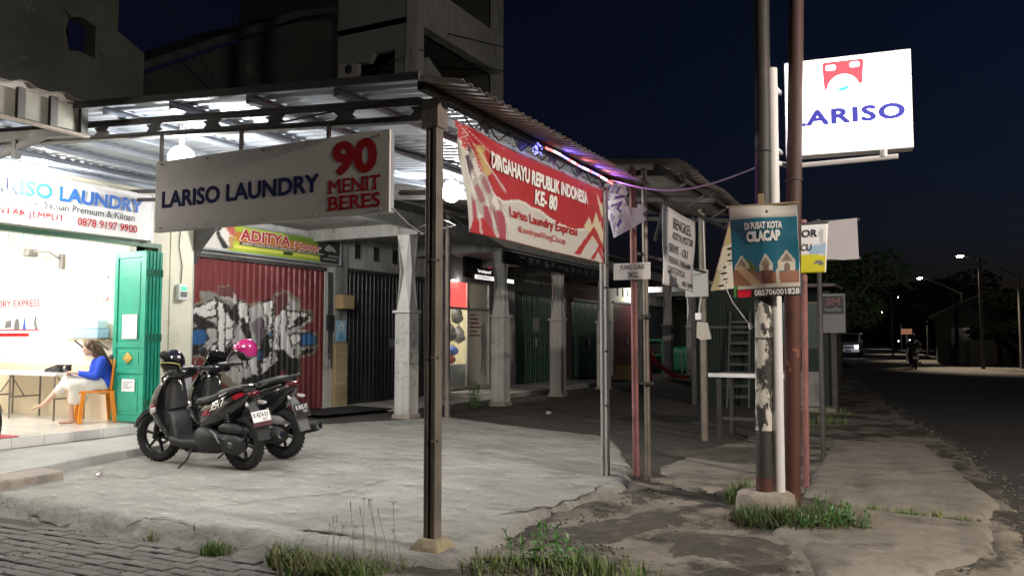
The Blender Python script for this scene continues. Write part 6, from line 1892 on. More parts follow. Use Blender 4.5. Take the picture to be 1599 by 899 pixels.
wo.location = CHL + Vector((math.cos(CHA), math.sin(CHA), 0)) * -.02; wo.rotation_euler = (0, 0, CHA); wo.scale = (.97, .97, .97)
ph = thing('phone', 'pale smartphone held in the seated woman\'s hands', 'phone', (0, 0, 0))
b = MB(); b.box(-.005, .005, -.038, .038, -.078, .078); b.build('case', K['bikematt'], ph, bevel=.004)
b = MB(); b.box(-.0075, -.0052, -.034, .034, -.072, .072); b.build('screen', glow('lit phone screen', (.8, .85, 1), .6), ph)
v = Matrix.Rotation(CHA, 3, 'Z') @ Vector((.375 * .97, 0, .725 * .97)); ph.location = CHL + v; ph.rotation_euler = (0, R(52), CHA)

# rider out on the road
rd = thing('person', 'dark clothed motorcycle rider seen from behind on the road', 'person', (0, 0, 0))
b = MB()
cap(b, (-.30, .08, .84), (-.30, -.08, .84), .15, .15); cap(b, (-.30, 0, .88), (-.20, 0, 1.18), .17, .17); cap(b, (-.18, .15, 1.32), (-.18, -.15, 1.32), .085, .085); cap(b, (-.17, 0, 1.3), (-.13, 0, 1.46), .07, .06); b.ball((-.10, 0, 1.54), .10, .085, .12)
for s in (-1, 1):
    cap(b, (-.18, s * .2, 1.30), (-.05, s * .29, 1.08), .065, .055); cap(b, (-.05, s * .29, 1.08), (.20, s * .30, 1.03), .052, .04)
    hand(b, (.20, s * .30, 1.035), (1, 0, 0), (0, 0, 1), -s, 1.3)
    cap(b, (-.28, s * .10, .84), (.12, s * .19, .72), .095, .075); cap(b, (.12, s * .19, .72), (.05, s * .17, .38), .065, .05); cap(b, (.04, s * .17, .36), (.20, s * .17, .34), .045, .035)
fuse(b, 'body', K['jacket'], rd, .016, 3)
RP = Vector((-.62, 44.2, -.075))
place(bike4, (RP.x, RP.y), R(97), 0, RP.z, 1.0)
rd.location = bike4.location; rd.rotation_euler = (0, 0, R(97))
hl = helmet(bike4.location + Vector((math.cos(R(97)) * -.10, math.sin(R(97)) * -.10, 1.58)), R(97), 0, K['blackshell'], K['cable'], 'dark helmet worn by the rider on the road')
hl['group'] = 'rider'; del hl['group']

# ================================================================ POLES AND ROADSIDE SIGNS
ft = thing('pole_footing', 'rough round concrete footing at the foot of the three poles', 'footing', (-1.2, 7.12, 0))
b = MB(); b.lathe([(.25, -.14), (.245, .03), (.23, .10), (.19, .125), (.02, .13)], 22, xf=Matrix.Translation((-1.24, 7.06, 0)) @ Matrix.Diagonal((1, .75, 1, 1))); b.build('footing', K['footing'], ft, smooth=True)
pk = thing('utility_pole', 'dark pole with peeling white posters and a red foot', 'pole', (-1.245, 7.03, 0))
b = MB(); b.tube([(-1.245, 7.03, 0), (-1.243, 7.03, .24)], .068, 18); b.build('foot', K['polerust'], pk, smooth=True)
b = MB(); b.tube([(-1.243, 7.03, .242), (-1.240, 7.03, .62)], .067, 18); b.build('lower_band', K['poledark'], pk, smooth=True)
b = MB(); b.tube([(-1.240, 7.03, .622), (-1.225, 7.03, 1.75)], .0675, 18); b.build('peeling_band', K['polepeel'], pk, smooth=True)
b = MB(); b.tube([(-1.225, 7.03, 1.752), (-1.20, 7.03, 3.2), (-1.15, 7.03, 8.5)], [.0665, .064, .058], 18); b.build('shaft', K['poledark'], pk, smooth=True)
b = MB()
for z, x in ((2.95, -1.204), (1.70, -1.226), (1.38, -1.230)): b.torus(.069, .006, n=20, m=6, xf=Matrix.Translation((x, 7.03, z)) @ Matrix.Rotation(R(90), 4, 'X'))
b.each('wire_tie', K['cable'], pk)
pr_ = thing('rusty_pole', 'rusty dark red leaning pole beside the white pole', 'pole', (-1.05, 7.20, 0))
b = MB(); b.tube([(-1.05, 7.20, 0), (-1.01, 7.20, 1.9)], .066, 18); b.build('shaft', K['polerust'], pr_, smooth=True)
b = MB(); b.tube([(-1.01, 7.20, 1.902), (-.975, 7.20, 2.9), (-.79, 7.20, 8.5)], [.0655, .063, .055], 18); b.build('upper_shaft', K['polerustdark'], pr_, smooth=True)
b = MB()
for z, x in ((1.9, -1.01), (2.72, -.985)): b.torus(.068, .008, n=20, m=6, xf=Matrix.Translation((x, 7.20, z)) @ Matrix.Rotation(R(90), 4, 'X'))
b.build('band', K['steeldark'], pr_)

lb = thing('lightbox_sign', 'lit white laundry lightbox with red washer mark on a white pole', 'sign', (-1.13, 7.06, 0))
b = MB(); b.tube([(-1.130, 7.06, 0), (-1.125, 7.06, 3.66)], .046, 18); b.build('pole', K['polewhite'], lb, smooth=True)
BX0, BY, BZ0, BZ1, BW = -1.06, 7.30, 2.945, 3.775, 1.0
TILT = Matrix.Translation((BX0, BY, 0)) @ Matrix.Rotation(R(6), 4, 'Z')
b = MB(); b.xf = TILT; b.box(0, BW, 0, .16, BZ0, BZ1); b.build('case', K['boxwhite'], lb, bevel=.004)
b = MB(); b.xf = TILT; b.box(.012, BW - .012, -.006, .0, BZ0 + .012, BZ1 - .012); b.box(.012, BW - .012, .16, .166, BZ0 + .012, BZ1 - .012); b.build('lit_face', K['face'], lb)
P = plane(TILT @ Vector((0, -.006, BZ0)), TILT.to_3x3() @ Vector((BW, 0, 0)), (0, 0, BZ1 - BZ0), TILT.to_3x3() @ Vector((0, -1, 0)))
lettering('LARISO', P, (.05, .30, .945, .465), K['faceblue'], lb, bold=.045, spacing=1.12)


def rr(u0, v0, u1, v1, r=.03, n=4):
    p = []
    for cx, cy, a0 in ((u1 - r, v1 - r, 0), (u0 + r, v1 - r, 90), (u0 + r, v0 + r, 180), (u1 - r, v0 + r, 270)):
        for k in range(n + 1):
            a = R(a0 + 90 * k / n); p.append((cx + r * math.cos(a), cy + r * math.sin(a)))
    return p


def flat(polys, name, m, lift):
    b = MB()
    for p in polys: b.add([P(u, v, lift) for u, v in p], [tuple(range(len(p)))])
    return b.build(name, m, lb)


cx, cy = .475, .66
# washer mark: red body with two pale windows and a round door
arc = [(cx + .125 * math.cos(R(a)), cy + .150 * math.sin(R(a))) for a in range(10, 171, 10)]
flat([[(cx + .15, .70), (cx + .165, .93)] + [(cx + .15, .95), (cx - .15, .95), (cx - .165, .93), (cx - .15, .66)] + [(cx - .135, .66)] + arc[::-1] + [(cx + .135, .70)]], 'washer_mark', K['facered'], .003)
flat([rr(cx - .135, .86, cx - .055, .915, .02)], 'washer_window', K['face'], .005); flat([rr(cx + .055, .87, cx + .13, .925, .02)], 'washer_window', K['face'], .005)
flat([[(cx - .05, .655), (cx - .01, .672), (cx + .04, .69), (cx + .05, .67), (cx + .02, .64), (cx - .03, .635)]], 'water_mark', K['faceteal'], .004)
b = MB(); b.tube([(-1.14, 7.10, 2.865), (-1.0, 7.34, 2.868), (-.18, 7.37, 2.875)], .022, 12); b.tube([(-.29, 7.36, 2.88), (-.29, 7.36, 2.94)], .028, 10); b.tube([(-1.125, 7.06, 3.52), (-1.10, 7.33, 3.52)], .022, 10); b.tube([(-1.125, 7.06, 2.99), (-1.10, 7.33, 2.99)], .02, 10); b.each('support_arm', K['polewhite'], lb, smooth=True)

cb = thing('housing_banner', 'teal housing banner with three gabled houses tied to the poles', 'banner', (-1.2, 6.92, 1.7))


def csurf(u, v, h=0.0):
    x = -1.475 + .545 * u + .05 * (1 - v) * (.6 - u * .2) ; z = 1.715 + .765 * v + .012 * u * (1 - v)
    y = 6.93 + .016 * math.sin(u * 6 + v * 3) + .010 * math.sin(v * 11 + u * 4) - .02 * (1 - abs(u - .5) * 2)
    return Vector((x, y - h, z))


teal = (.016, .115, .175)
wall_, roof_, grd = (.50, .45, .38), (.22, .16, .12), (.26, .12, .075)
hs = []
for x0, hw, top, bot in ((.15, .11, .47, .27), (.52, .10, .47, .27), (.82, .12, .50, .27)):
    hs += [(wall_, [(x0 - hw, bot), (x0 - hw, top - .12), (x0, top), (x0 + hw, top - .12), (x0 + hw, bot)]), (roof_, [(x0 - hw * .75, top - .13), (x0, top - .03), (x0 + hw * .75, top - .13)]), ((.16, .11, .085), [(x0 - .04, bot), (x0 - .04, bot + .07), (x0, bot + .09), (x0 + .04, bot + .07), (x0 + .04, bot)])]
cl = layers(teal, [((.55, .52, .47), [(0, .875), (1, .875), (1, 1), (0, 1)]), ((.42, .40, .36), [(0, .865), (1, .865), (1, .90), (.5, .885), (0, .90)]),
                   ((.09, .14, .04), [(.22, .43), (.34, .36), (.40, .30), (.25, .28)])] + hs + [(grd, [(0, .30), (.20, .33), (.42, .26), (1, .27), (1, .13), (0, .13)]), ((.50, .34, .22), [(.05, .33), (.14, .36), (.45, .14), (.30, .12)]), ((.12, .05, .035), [(.44, .28), (.62, .28), (.60, .14), (.46, .14)]),
                   ((.48, .43, .36), [(.66, .30), (.70, .30), (.72, .13), (.66, .13)]), ((.48, .44, .38), [(0, .085), (1, .10), (1, .14), (0, .13)]), ((.05, .20, .04), [(0, .02), (.05, .02), (.06, .13), (0, .14)]), ((.03, .022, .02), [(.03, 0), (1, 0), (1, .10), (.03, .09)]), ((.50, .012, .03), [(.06, .005), (.25, .005), (.27, .085), (.06, .085)])])
sheet('cloth', csurf, 70, 90, cl, cb, thick=.003, back=(.5, .5, .48))
lettering('DI PUSAT KOTA', csurf, (.23, .735, .78, .815), K['whiteink'], cb, bold=.05, lift=.006)
lettering('CILACAP', csurf, (.25, .60, .75, .72), K['whiteink'], cb, bold=.06, lift=.006)
lettering('085706001828', csurf, (.315, .015, .985, .080), K['whiteink'], cb, bold=.03, lift=.006)
b = MB(); b.tube([csurf(0, 1) + Vector((-.02, 0, .004)), csurf(1, 1) + Vector((.02, 0, .004))], .010, 8); b.build('top_batten', K['wood'], cb)
b = MB(); b.box(-1.235, -1.19, 6.935, 6.95, 2.44, 2.58); b.build('wood_slat', K['wood'], cb)
b = MB(); b.tube([(-1.2, 6.94, 2.47), (-1.15, 6.90, 2.42), (-1.22, 6.95, 2.36)], .004); b.build('tie', K['cable'], cb)

pb = thing('punched_board', 'narrow tilted cream board with punched holes behind the housing banner', 'board', (-1.8, 7.95, 1.83))


def psurf(u, v, h=0.0):
    return Vector((-1.885 + .20 * v + (.215 - .03 * v) * u, 7.96 - h + .02 * u, 1.84 + .70 * v + .02 * u))


sheet('board', psurf, 14, 46, layers((.56, .51, .40), [((.42, .33, .17), [(0, .6), (.5, .65), (.6, 1), (0, 1)]), ((.66, .62, .52), [(.5, 0), (1, 0), (1, .5), (.4, .4)]), ((.40, .33, .19), [(0, 0), (.4, 0), (.2, .3), (0, .3)])]), pb, thick=.012)
b = MB(); r = random.Random(4)
for k in range(11):
    u = .5 + r.uniform(-.12, .12); v = .06 + .085 * k; ru, rv = r.choice(((.16, .014), (.20, .020), (.07, .018), (.12, .012)))
    b.add([psurf(u + ru * math.cos(R(a)), v + rv * math.sin(R(a)), .003) for a in range(0, 360, 40)], [tuple(range(9))])
    if k % 3 == 0: b.add([psurf(u + .2 + .04 * math.cos(R(a)), v + .04 + .012 * math.sin(R(a)), .003) for a in range(0, 360, 60)], [tuple(range(6))])
b.build('hole', K['dark'], pb)
b = MB(); b.bar((-1.78, 8.0, 1.84), (-1.62, 8.0, 2.56), .03); b.tube([(-1.62, 7.99, 2.5), (-1.25, 7.1, 2.5)], .008); b.build('batten', K['steeldark'], pb)

ys = thing('workshop_sign', 'white and yellow battery and oil workshop board behind the rusty pole', 'sign', (-1.05, 8.4, 2.0))
P = plane((-1.34, 8.40, 2.02), (.47, 0, 0), (.03, 0, .47), (0, -1, 0))
sheet('board', P, 30, 30, layers((.66, .64, .60), [((.56, .51, .03), [(0, 0), (1, 0), (1, .36), (0, .40)]), ((.30, .42, .52), [(.65, .40), (1, .36), (1, .62), (.62, .55)]), ((.14, .15, .16), [(.72, .22), (.9, .26), (.98, .18), (.9, .14)]), ((.4, .39, .37), [(.82, .80), (.88, .95), (.93, .75), (.9, .5)])]), ys, thick=.012)
lettering('MOTOR', P, (.02, .74, .80, .90), K['blackink'], ys, bold=.03, lift=.005)
lettering('ACCU', P, (.26, .46, .70, .60), K['blackink'], ys, bold=.015, lift=.005)
lettering('OLI', P, (.20, .28, .45, .41), K['blackink'], ys, bold=.015, lift=.005)
b = MB(); b.box(-1.36, -.84, 8.39, 8.43, 2.495, 2.515); b.build('top_bar', K['steeldark'], ys)
b = MB(); b.tube([(-1.10, 8.45, -.06), (-1.07, 8.45, 2.55)], .030, 12); b.build('post', K['redpost'], ys, smooth=True)
bs = thing('blank_board', 'blank white sheet metal board behind the yellow workshop sign', 'sign', (-.95, 10.6, 2.3))
b = MB(); b.prism([(-1.25, 2.36), (-1.0, 2.34), (-.9, 2.33), (-.72, 2.335), (-.73, 2.83), (-1.25, 2.80)], 'y', 10.58, 10.60); b.build('sheet', mat('grimy white sheet', (.50, .46, .46), .5, var=((.44, .40, .41), 2), stain=((.2, .16, .15), 7, .66, .74)), bs)
b = MB(); b.box(-1.25, -.70, 10.602, 10.63, 2.80, 2.83); b.box(-1.25, -.70, 10.602, 10.63, 2.33, 2.36); b.build('frame', K['steeldark'], bs)
b = MB(); b.tube([(-1.18, 10.64, -.06), (-1.18, 10.64, 2.85)], .03, 10); b.build('post', K['steeldark'], bs, smooth=True)

# kiosk, film sign and green zinc stall further along
kk = thing('kiosk', 'dark roadside kiosk with a dim glass booth and pale base wall', 'kiosk', (-2.2, 19, 0))
b = MB(); b.box(-2.9, -1.98, 17.6, 17.75, -.05, .72); b.build('base_wall', mat('dull pale wall', (.30, .29, .28), .9, stain=((.16, .15, .14), 2, .5, .7)), kk)
b = MB(); b.box(-2.9, -1.98, 17.62, 17.72, .722, 1.2); b.box(-1.97, -1.76, 17.66, 18.6, -.05, 2.35); b.box(-2.9, -1.98, 18.4, 18.6, -.05, 2.4); b.build('wall', K['stall'], kk)
b = MB(); b.box(-2.88, -2.0, 17.66, 17.68, 1.202, 2.1); b.build('glass_pane', mat('dim glass', (.10, .135, .12), .12), kk)
b = MB(); b.box(-2.9, -1.98, 17.63, 17.71, 2.1, 2.14); b.box(-2.9, -1.98, 17.63, 17.70, 1.19, 1.215); b.box(-2.01, -1.985, 17.63, 17.71, 1.215, 2.1); b.build('frame', K['steel'], kk)
b = MB(); b.box(-2.95, -1.62, 17.2, 18.8, 2.42, 2.48); b.build('roof', K['zincold'], kk)
b = MB(); b.box(-3.0, -1.65, 17.1, 17.6, -.1, .03); b.build('step', K['footing'], kk)
sg = thing('film_sign', 'grey upright sign box with faded maroon and grey lettering by the kiosk', 'sign', (-1.7, 17.6, 1.5))
b = MB(); b.box(-1.93, -1.47, 17.50, 17.64, 1.50, 2.29); b.build('box', mat('grey sign box', (.25, .25, .26), .6), sg, bevel=.008)
b = MB(); b.box(-1.90, -1.50, 17.488, 17.498, 1.88, 2.24); b.build('panel', mat('dark sign panel', (.05, .05, .055), .5), sg)
P = plane((-1.90, 17.488, 1.88), (.40, 0, 0), (0, 0, .36), (0, -1, 0))
lettering('3M', P, (.14, .46, .86, .90), mat('faded maroon ink', (.22, .10, .10), .6), sg, bold=.06, lift=.004)
lettering('AutoFilm', P, (.10, .14, .90, .38), mat('faded grey ink', (.27, .27, .27), .6), sg, bold=.03, lift=.004)
b = MB(); b.box(-1.75, -1.65, 17.52, 17.62, -.05, 1.498); b.build('post', K['steeldark'], sg)
st = thing('zinc_stall', 'dark green corrugated zinc stall behind the work table', 'stall', (-3.6, 18, 0))
b = MB(); vs = []
for i in range(81):
    x = -4.5 + 1.55 * i / 80; y = 17.5 + (.03 if i % 4 < 2 else 0)
    vs += [(x, y, -.05), (x, y, 2.55)]
b.add(vs, [(2 * i, 2 * i + 2, 2 * i + 3, 2 * i + 1) for i in range(80)]); o = b.build('zinc_wall', K['stall'], st); s_ = o.modifiers.new('t', 'SOLIDIFY'); s_.thickness = .01
b = MB(); b.box(-4.5, -2.96, 17.56, 20.5, 2.56, 2.62); b.build('roof', K['zincold'], st)
b = MB(); b.box(-4.55, -4.45, 17.42, 17.5, -.05, 2.56); b.box(-3.0, -2.92, 17.42, 17.5, -.05, 2.56); b.box(-4.44, -3.01, 17.43, 17.48, 1.6, 1.66); b.build('frame', K['steeldark'], st)
ld = thing('wooden_ladder', 'weathered grey ladder leaning on the green zinc stall', 'ladder', (-3.4, 17.2, 0))
b = MB(); b.bar((-3.72, 17.0, -.03), (-3.70, 17.40, 1.95), .05, .04); b.bar((-3.28, 17.0, -.03), (-3.30, 17.40, 1.95), .05, .04); b.each('rail', K['steeldark'], ld)
for k in range(8):
    f = .12 + .11 * k
    b = MB(); b.bar((-3.70, 17.0 + .4 * f, 1.98 * f - .03), (-3.30, 17.0 + .4 * f, 1.98 * f - .03), .035, .05); b.build('rung', K['steeldark'], ld)
t = thing('cord_switch', 'white pull switch hanging on a slanted cord before the ladder', 'switch', (-1.6, 7.6, 1.5))
b = MB(); b.tube([(-1.78, 7.9, 2.0), (-1.62, 7.7, 1.72), (-1.42, 7.45, 1.50)], .004, 6); b.build('cord', K['cablewhite'], t)
b = MB(); b.ball((-1.41, 7.44, 1.49), .020, .012, .032); b.build('switch', K['boxwhite'], t, smooth=True)

# things standing in the dark yard
sl = thing('toy_slide', 'small red plastic toy slide lying in the dark yard', 'slide', (-7.6, 26.6, 0))
b = MB()
pts = [(-8.5, 26.9, .95), (-8.2, 26.8, .55), (-7.7, 26.6, .22), (-7.3, 26.4, .10), (-7.0, 26.3, .12)]
vs = []
for p in pts:
    for dy, dz in ((-.2, .08), (-.18, 0), (.18, 0), (.2, .08)): vs.append((p[0], p[1] + dy, p[2] + dz))
b.add(vs, [(i * 4 + k, i * 4 + k + 1, i * 4 + 5 + k, i * 4 + 4 + k) for i in range(4) for k in range(3)]); o = b.build('chute', K['slide'], sl, smooth=True); s_ = o.modifiers.new('t', 'SOLIDIFY'); s_.thickness = .03
b = MB(); b.bar((-8.5, 26.7, -.03), (-8.5, 26.7, 1.15), .07); b.bar((-8.5, 27.1, -.03), (-8.5, 27.1, 1.15), .07); b.bar((-8.9, 26.7, -.03), (-8.5, 26.7, .9), .06); b.bar((-8.9, 27.1, -.03), (-8.5, 27.1, .9), .06)
for k in range(3): b.bar((-8.82 + .1 * k, 26.7, .2 + .22 * k), (-8.82 + .1 * k, 27.1, .2 + .22 * k), .05)
b.build('ladder', K['slide'], sl)
cbx = thing('cardboard_box', 'brown cardboard box beside the red toy slide', 'box', (-9.3, 27.5, 0))
b = MB(); b.box(-9.75, -8.95, 27.0, 27.6, -.03, .52); b.build('body', K['cardboard'], cbx, bevel=.01)
b = MB(); b.add([(-9.75, 27.0, .52), (-8.95, 27.0, .52), (-8.93, 26.8, .60), (-9.77, 26.8, .60)], [(0, 1, 2, 3)]); o = b.build('flap', K['cardboard'], cbx); s_ = o.modifiers.new('t', 'SOLIDIFY'); s_.thickness = .01
gt = thing('tarp_bundle', 'bulky stack wrapped in green tarpaulin at the end of the yard', 'bundle', (-9.3, 34, 0))
b = MB(); b.loft([(-10.1, 34.4, .48, .5, .52, 5), (-9.6, 34.3, .52, .62, .56, 5), (-9.0, 34.3, .50, .60, .54, 5), (-8.4, 34.3, .52, .58, .55, 5), (-8.1, 34.4, .48, .5, .50, 5)], 24); b.build('tarp', K['tarp'], gt)
b = MB(); b.tube([(-9.2, 33.68, 0), (-9.2, 33.66, .9), (-9.2, 34.3, 1.08)], .02); b.build('rope', K['cablewhite'], gt)
gc = thing('green_crate', 'small green framed crate standing behind the toy slide', 'crate', (-10.3, 33.5, 0))
b = MB()
for z in (.75, 1.35): b.bar((-10.35, 32.2, z), (-9.6, 32.2, z), .07)
for x in (-10.35, -9.6): b.bar((x, 32.2, -.03), (x, 32.2, 1.38), .07)
b.build('frame', K['tarp'], gc)
b = MB(); b.box(-10.3, -9.65, 32.22, 32.6, .78, 1.3); b.build('panel', K['dark'], gc)
for x, y, lb_, w in ((-6.2, 13.6, 'pale crumpled plastic bag lying on the dark yard', .07), (-4.98, 6.05, 'white scrap of paper on the open forecourt', .03), (-7.46, 5.52, 'red and green snack wrapper by the apron block', .04)):
    t = thing('litter', lb_, 'litter', (x, y, 0))
    r = random.Random(int(y * 10)); b = MB(); vs = [(x + r.uniform(-w, w), y + r.uniform(-w, w), .008 + r.uniform(0, w)) for _ in range(9)]
    b.add(vs, [(0, 1, 2), (2, 3, 4), (4, 5, 6), (6, 7, 8), (0, 4, 8), (1, 5, 7), (3, 6, 0)])
    b.build('scrap', K['litter'] if w != .04 else K['bikered'], t)

t = thing('overhead_wire', 'pale slack cable from the canopy corner to the dark pole', 'wire', (-2.2, 7.5, 2.9))
b = MB(); n = 14
b.tube([(-2.90 + 1.67 * i / n, 7.9 - .85 * i / n, 3.02 - .18 * i / n - .16 * math.sin(PI * i / n) + .0 * i) for i in range(n + 1)], .008, 6); b.build('wire', K['cablewhite'], t)
for k, pts in enumerate(([(-6, 24, 14), (-7.2, 25, 10.5), (-9.2, 27, 6.6)], [(-5, 30, 17), (-5.6, 31, 14), (-8.4, 33, 9.5)])):
    t = thing('overhead_wire', ['long faint wire crossing the night sky above the red banner', 'second faint wire high in the night sky'][k], 'wire', pts[0])
    b = MB(); b.tube(pts, .012, 5); b.build('wire', K['cable'], t)

# ================================================================ STREET LAMPS


def street_lamp(x, y, side, lb_, h=5.7, power=None, col=(1, .80, .58), base=None):
    """post at x, arm reaching over the road on the given side"""
    t = thing('street_lamp', lb_, 'street lamp', (x, y, 0), 'street lamps along the road')
    bx = x - side * 2.6
    b = MB(); b.tube([(bx, y, -.1), (bx, y, h - 1.05)], [.09, .07], 10); b.build('pole', K['steeldark'], t, smooth=True)
    b = MB(); b.tube([(bx, y, h - 1.2), (bx + side * 1.2, y, h - .5), (x - side * .15, y, h + .02)], .035, 8); b.build('arm', K['steeldark'], t, smooth=True)
    b = MB(); b.loft([(x - .32, y, h + .02, .05, .04, 2.4), (x - .1, y, h + .03, .13, .06, 2.4), (x + .2, y, h + .03, .12, .05, 2.4), (x + .30, y, h + .03, .05, .03, 2.4)], 12); b.build('head', K['steeldark'], t, smooth=True)
    b = MB(); b.ball((x + .05, y, h - .03), .17, .12, .075, 14, 8); b.build('lantern', K['sodium'], t, smooth=True)
    if power: lamp('street_light', (x + .05, y, h - .16), power, col, .12, t, **(dict(spot=R(92), aim=(x + 1.5, y - 2, 0)) if y > 20 else {}))
    return t


street_lamp(1.5, 48, -1, 'first lit street lamp, on the longest arm above the road', power=POW['far_street'])
street_lamp(-.5, 64, -1, 'second lit street lamp along the road', power=POW['far_street'] * .8)
street_lamp(-2.7, 92, -1, 'third lit street lamp along the road', power=POW['far_street'] * .6)
street_lamp(-6.35, 140, -1, 'fourth lit street lamp, far along the road', power=POW['far_street'] * .6)
street_lamp(-14, 200, -1, 'fifth and lowest lit street lamp above the white van')
street_lamp(-21, 240, -1, 'tiny lit street lamp just above the van roof')
street_lamp(5.2, 4.0, -1, 'lit street lamp standing alone at the near edge of the road', h=4.4, power=POW['street'], col=(1, .90, .78))

# ================================================================ VAN, FAR SIGNS
vn = thing('parked_van', 'white van facing the camera with one bright headlight at the kerb', 'van', (-5.75, 70, 0))
vx, vy = -5.72, 70.0
b = MB()
b.prism([(vy, .45), (vy, .95), (vy + .75, 1.12), (vy + 1.5, 1.86), (vy + 1.9, 1.92), (vy + 4.1, 1.90), (vy + 4.25, 1.0), (vy + 4.25, .45)], 'x', vx - .80, vx + .80); b.build('body', K['vanwhite'], vn, bevel=.09, seg=3)
b = MB(); b.prism([(vy + .76, 1.14), (vy + 1.43, 1.80), (vy + 1.40, 1.83), (vy + .72, 1.17)], 'x', vx - .68, vx + .68); b.build('windscreen', K['vanglass'], vn)
b = MB()
for s in (-1, 1): b.box(vx + s * .80 - .008, vx + s * .80 + .008, vy + 1.55, vy + 3.9, 1.2, 1.72)
b.build('side_window', K['vanglass'], vn)
b = MB(); b.box(vx - .82, vx + .82, vy - .10, vy + .05, .38, .62); b.build('bumper', K['vanwhite'], vn, bevel=.03)
b = MB(); b.box(vx - .45, vx + .45, vy - .012, vy + .02, .68, .80); b.build('grille', K['bikematt'], vn)
b = MB(); b.box(vx - .22, vx + .22, vy - .115, vy - .10, .44, .55); b.build('number_plate', K['blackink'], vn)
for s in (-1, 1):
    b = MB(); b.ball((vx + s * .62, vy + .0, .84), .13, .05, .10); b.build('headlight', K['headlight'] if s > 0 else K['lens'], vn, smooth=True)
    b = MB(); b.box(vx + s * .92 - .08, vx + s * .92 + .08, vy + .95, vy + 1.0, 1.15, 1.33); b.build('mirror', K['bikematt'], vn, bevel=.02)
    for yy in (vy + .85, vy + 3.5):
        b = MB(); b.torus(.22, .085, .09, n=20, m=8, xf=Matrix.Translation((vx + s * .72, yy, .23)) @ Matrix.Rotation(R(90), 4, 'Z')); w_ = b.build('wheel', K['tyre'], vn, smooth=True)
        b = MB(); b.tube([(vx + s * .80, yy, .23), (vx + s * .77, yy, .23)], .14, 14); b.build('rim', K['alloy'], w_)
lamp('headlight_beam', (vx + .62, vy - .9, .80), 12, (.8, .85, 1), .08, vn)
t = thing('far_sign', 'small red lit sign box beside the white van', 'sign', (-6.9, 62, 1.3))
b = MB(); b.box(-6.98, -6.62, 62.0, 62.1, 1.45, 1.85); b.build('face', K['farred'], t)
b = MB(); b.box(-6.98, -6.62, 62.0, 62.1, 1.05, 1.448); b.build('lower_face', K['boxwhite'], t)
b = MB(); b.box(-6.9, -6.7, 62.0, 62.1, -.1, 1.048); b.build('post', K['steeldark'], t)
t = thing('far_sign', 'orange roadside board on a white post behind the rider', 'sign', (-1.4, 60, 0))
b = MB(); b.box(-1.62, -.98, 60, 60.08, 1.72, 2.08); b.build('face', K['farorange'], t)
b = MB(); b.box(-1.36, -1.24, 60, 60.06, -.1, 1.718); b.build('post', K['polewhite'], t)
t = thing('far_shop', 'small far shop with dim yellow fascia and lit windows behind the van', 'shop', (-14, 125, 0))
b = MB(); b.box(-17.5, -10.5, 125, 131, -.1, 4.2); b.build('wall', K['plaster_dark'], t)
b = MB(); b.box(-17.0, -10.8, 124.8, 124.98, 3.5, 4.3); b.build('fascia', K['faryellow'], t)
for x in (-12.6, -11.6):
    b = MB(); b.box(x - .35, x + .35, 124.9, 124.98, 1.0 + (.8 if x < -12 else 0), 2.0 + (.7 if x < -12 else 0)); b.build('window', K['winlit'], t)
for k, (x, y, z) in enumerate(((-9.0, 110, 1.4), (.4, 78, 2.4), (3.0, 70, 2.4), (-3.0, 100, 1.2), (-1.8, 96, 1.3))):
    t = thing('far_lamp', ['tiny white lamp low beside the far shop', 'tiny white lamp above the orange board', 'tiny dim lamp before the pale gabled house', 'tiny low lamp between the van and the orange board', 'tiny low lamp just beside the orange board'][k], 'lamp', (x, y, z), 'tiny far lamps')
    b = MB(); b.ball((x, y, z), .09 if k else .14); b.build('globe', K['winlit'] if k else K['headlight'], t)
    b = MB(); b.tube([(x, y, -.1), (x, y, z - .08)], .03, 6); b.build('post', K['steeldark'], t)

# ================================================================ HOUSES ACROSS THE ROAD


def house(x, y, w, d, h, rh, m, lb_, rot=0):
    t = thing('house', lb_, 'house', (x, y, 0), 'dark houses across the road')
    b = MB(); b.xf = Matrix.Translation((x, y, 0)) @ Matrix.Rotation(rot, 4, 'Z')
    b.box(-w / 2, w / 2, 0, d, -.15, h); b.prism([(-w / 2, h), (w / 2, h), (0, h + rh)], 'y', 0, d); b.build('wall', m, t)
    b = MB(); b.xf = Matrix.Translation((x, y, 0)) @ Matrix.Rotation(rot, 4, 'Z')
    for s in (-1, 1):
        b.prism([(0, h + rh + .02), (s * (w / 2 + .4), h - .4 * rh / (w / 2) + .02), (s * (w / 2 + .4), h - .4 * rh / (w / 2) + .14), (0, h + rh + .14)], 'y', -.5, d + .4)
    b.build('roof', K['zincold'], t)
    for xx in (-w * .25, w * .22):
        b = MB(); b.xf = Matrix.Translation((x, y, 0)) @ Matrix.Rotation(rot, 4, 'Z'); b.box(xx - .5, xx + .5, -.03, .02, .9, 2.1); win = b.build('window', K['vanglass'], t)
        b = MB(); b.xf = Matrix.Translation((x, y, 0)) @ Matrix.Rotation(rot, 4, 'Z')
        for q in (-.53, 0, .53): b.box(xx + q - .04, xx + q + .04, -.06, -.031, .87, 2.13)
        b.build('frame', K['steel'], win)
    b = MB(); b.xf = Matrix.Translation((x, y, 0)) @ Matrix.Rotation(rot, 4, 'Z'); b.box(-.45, .45, -.03, .02, -.1, 2.0); b.build('door', K['shutmaroon'], t)
    return t


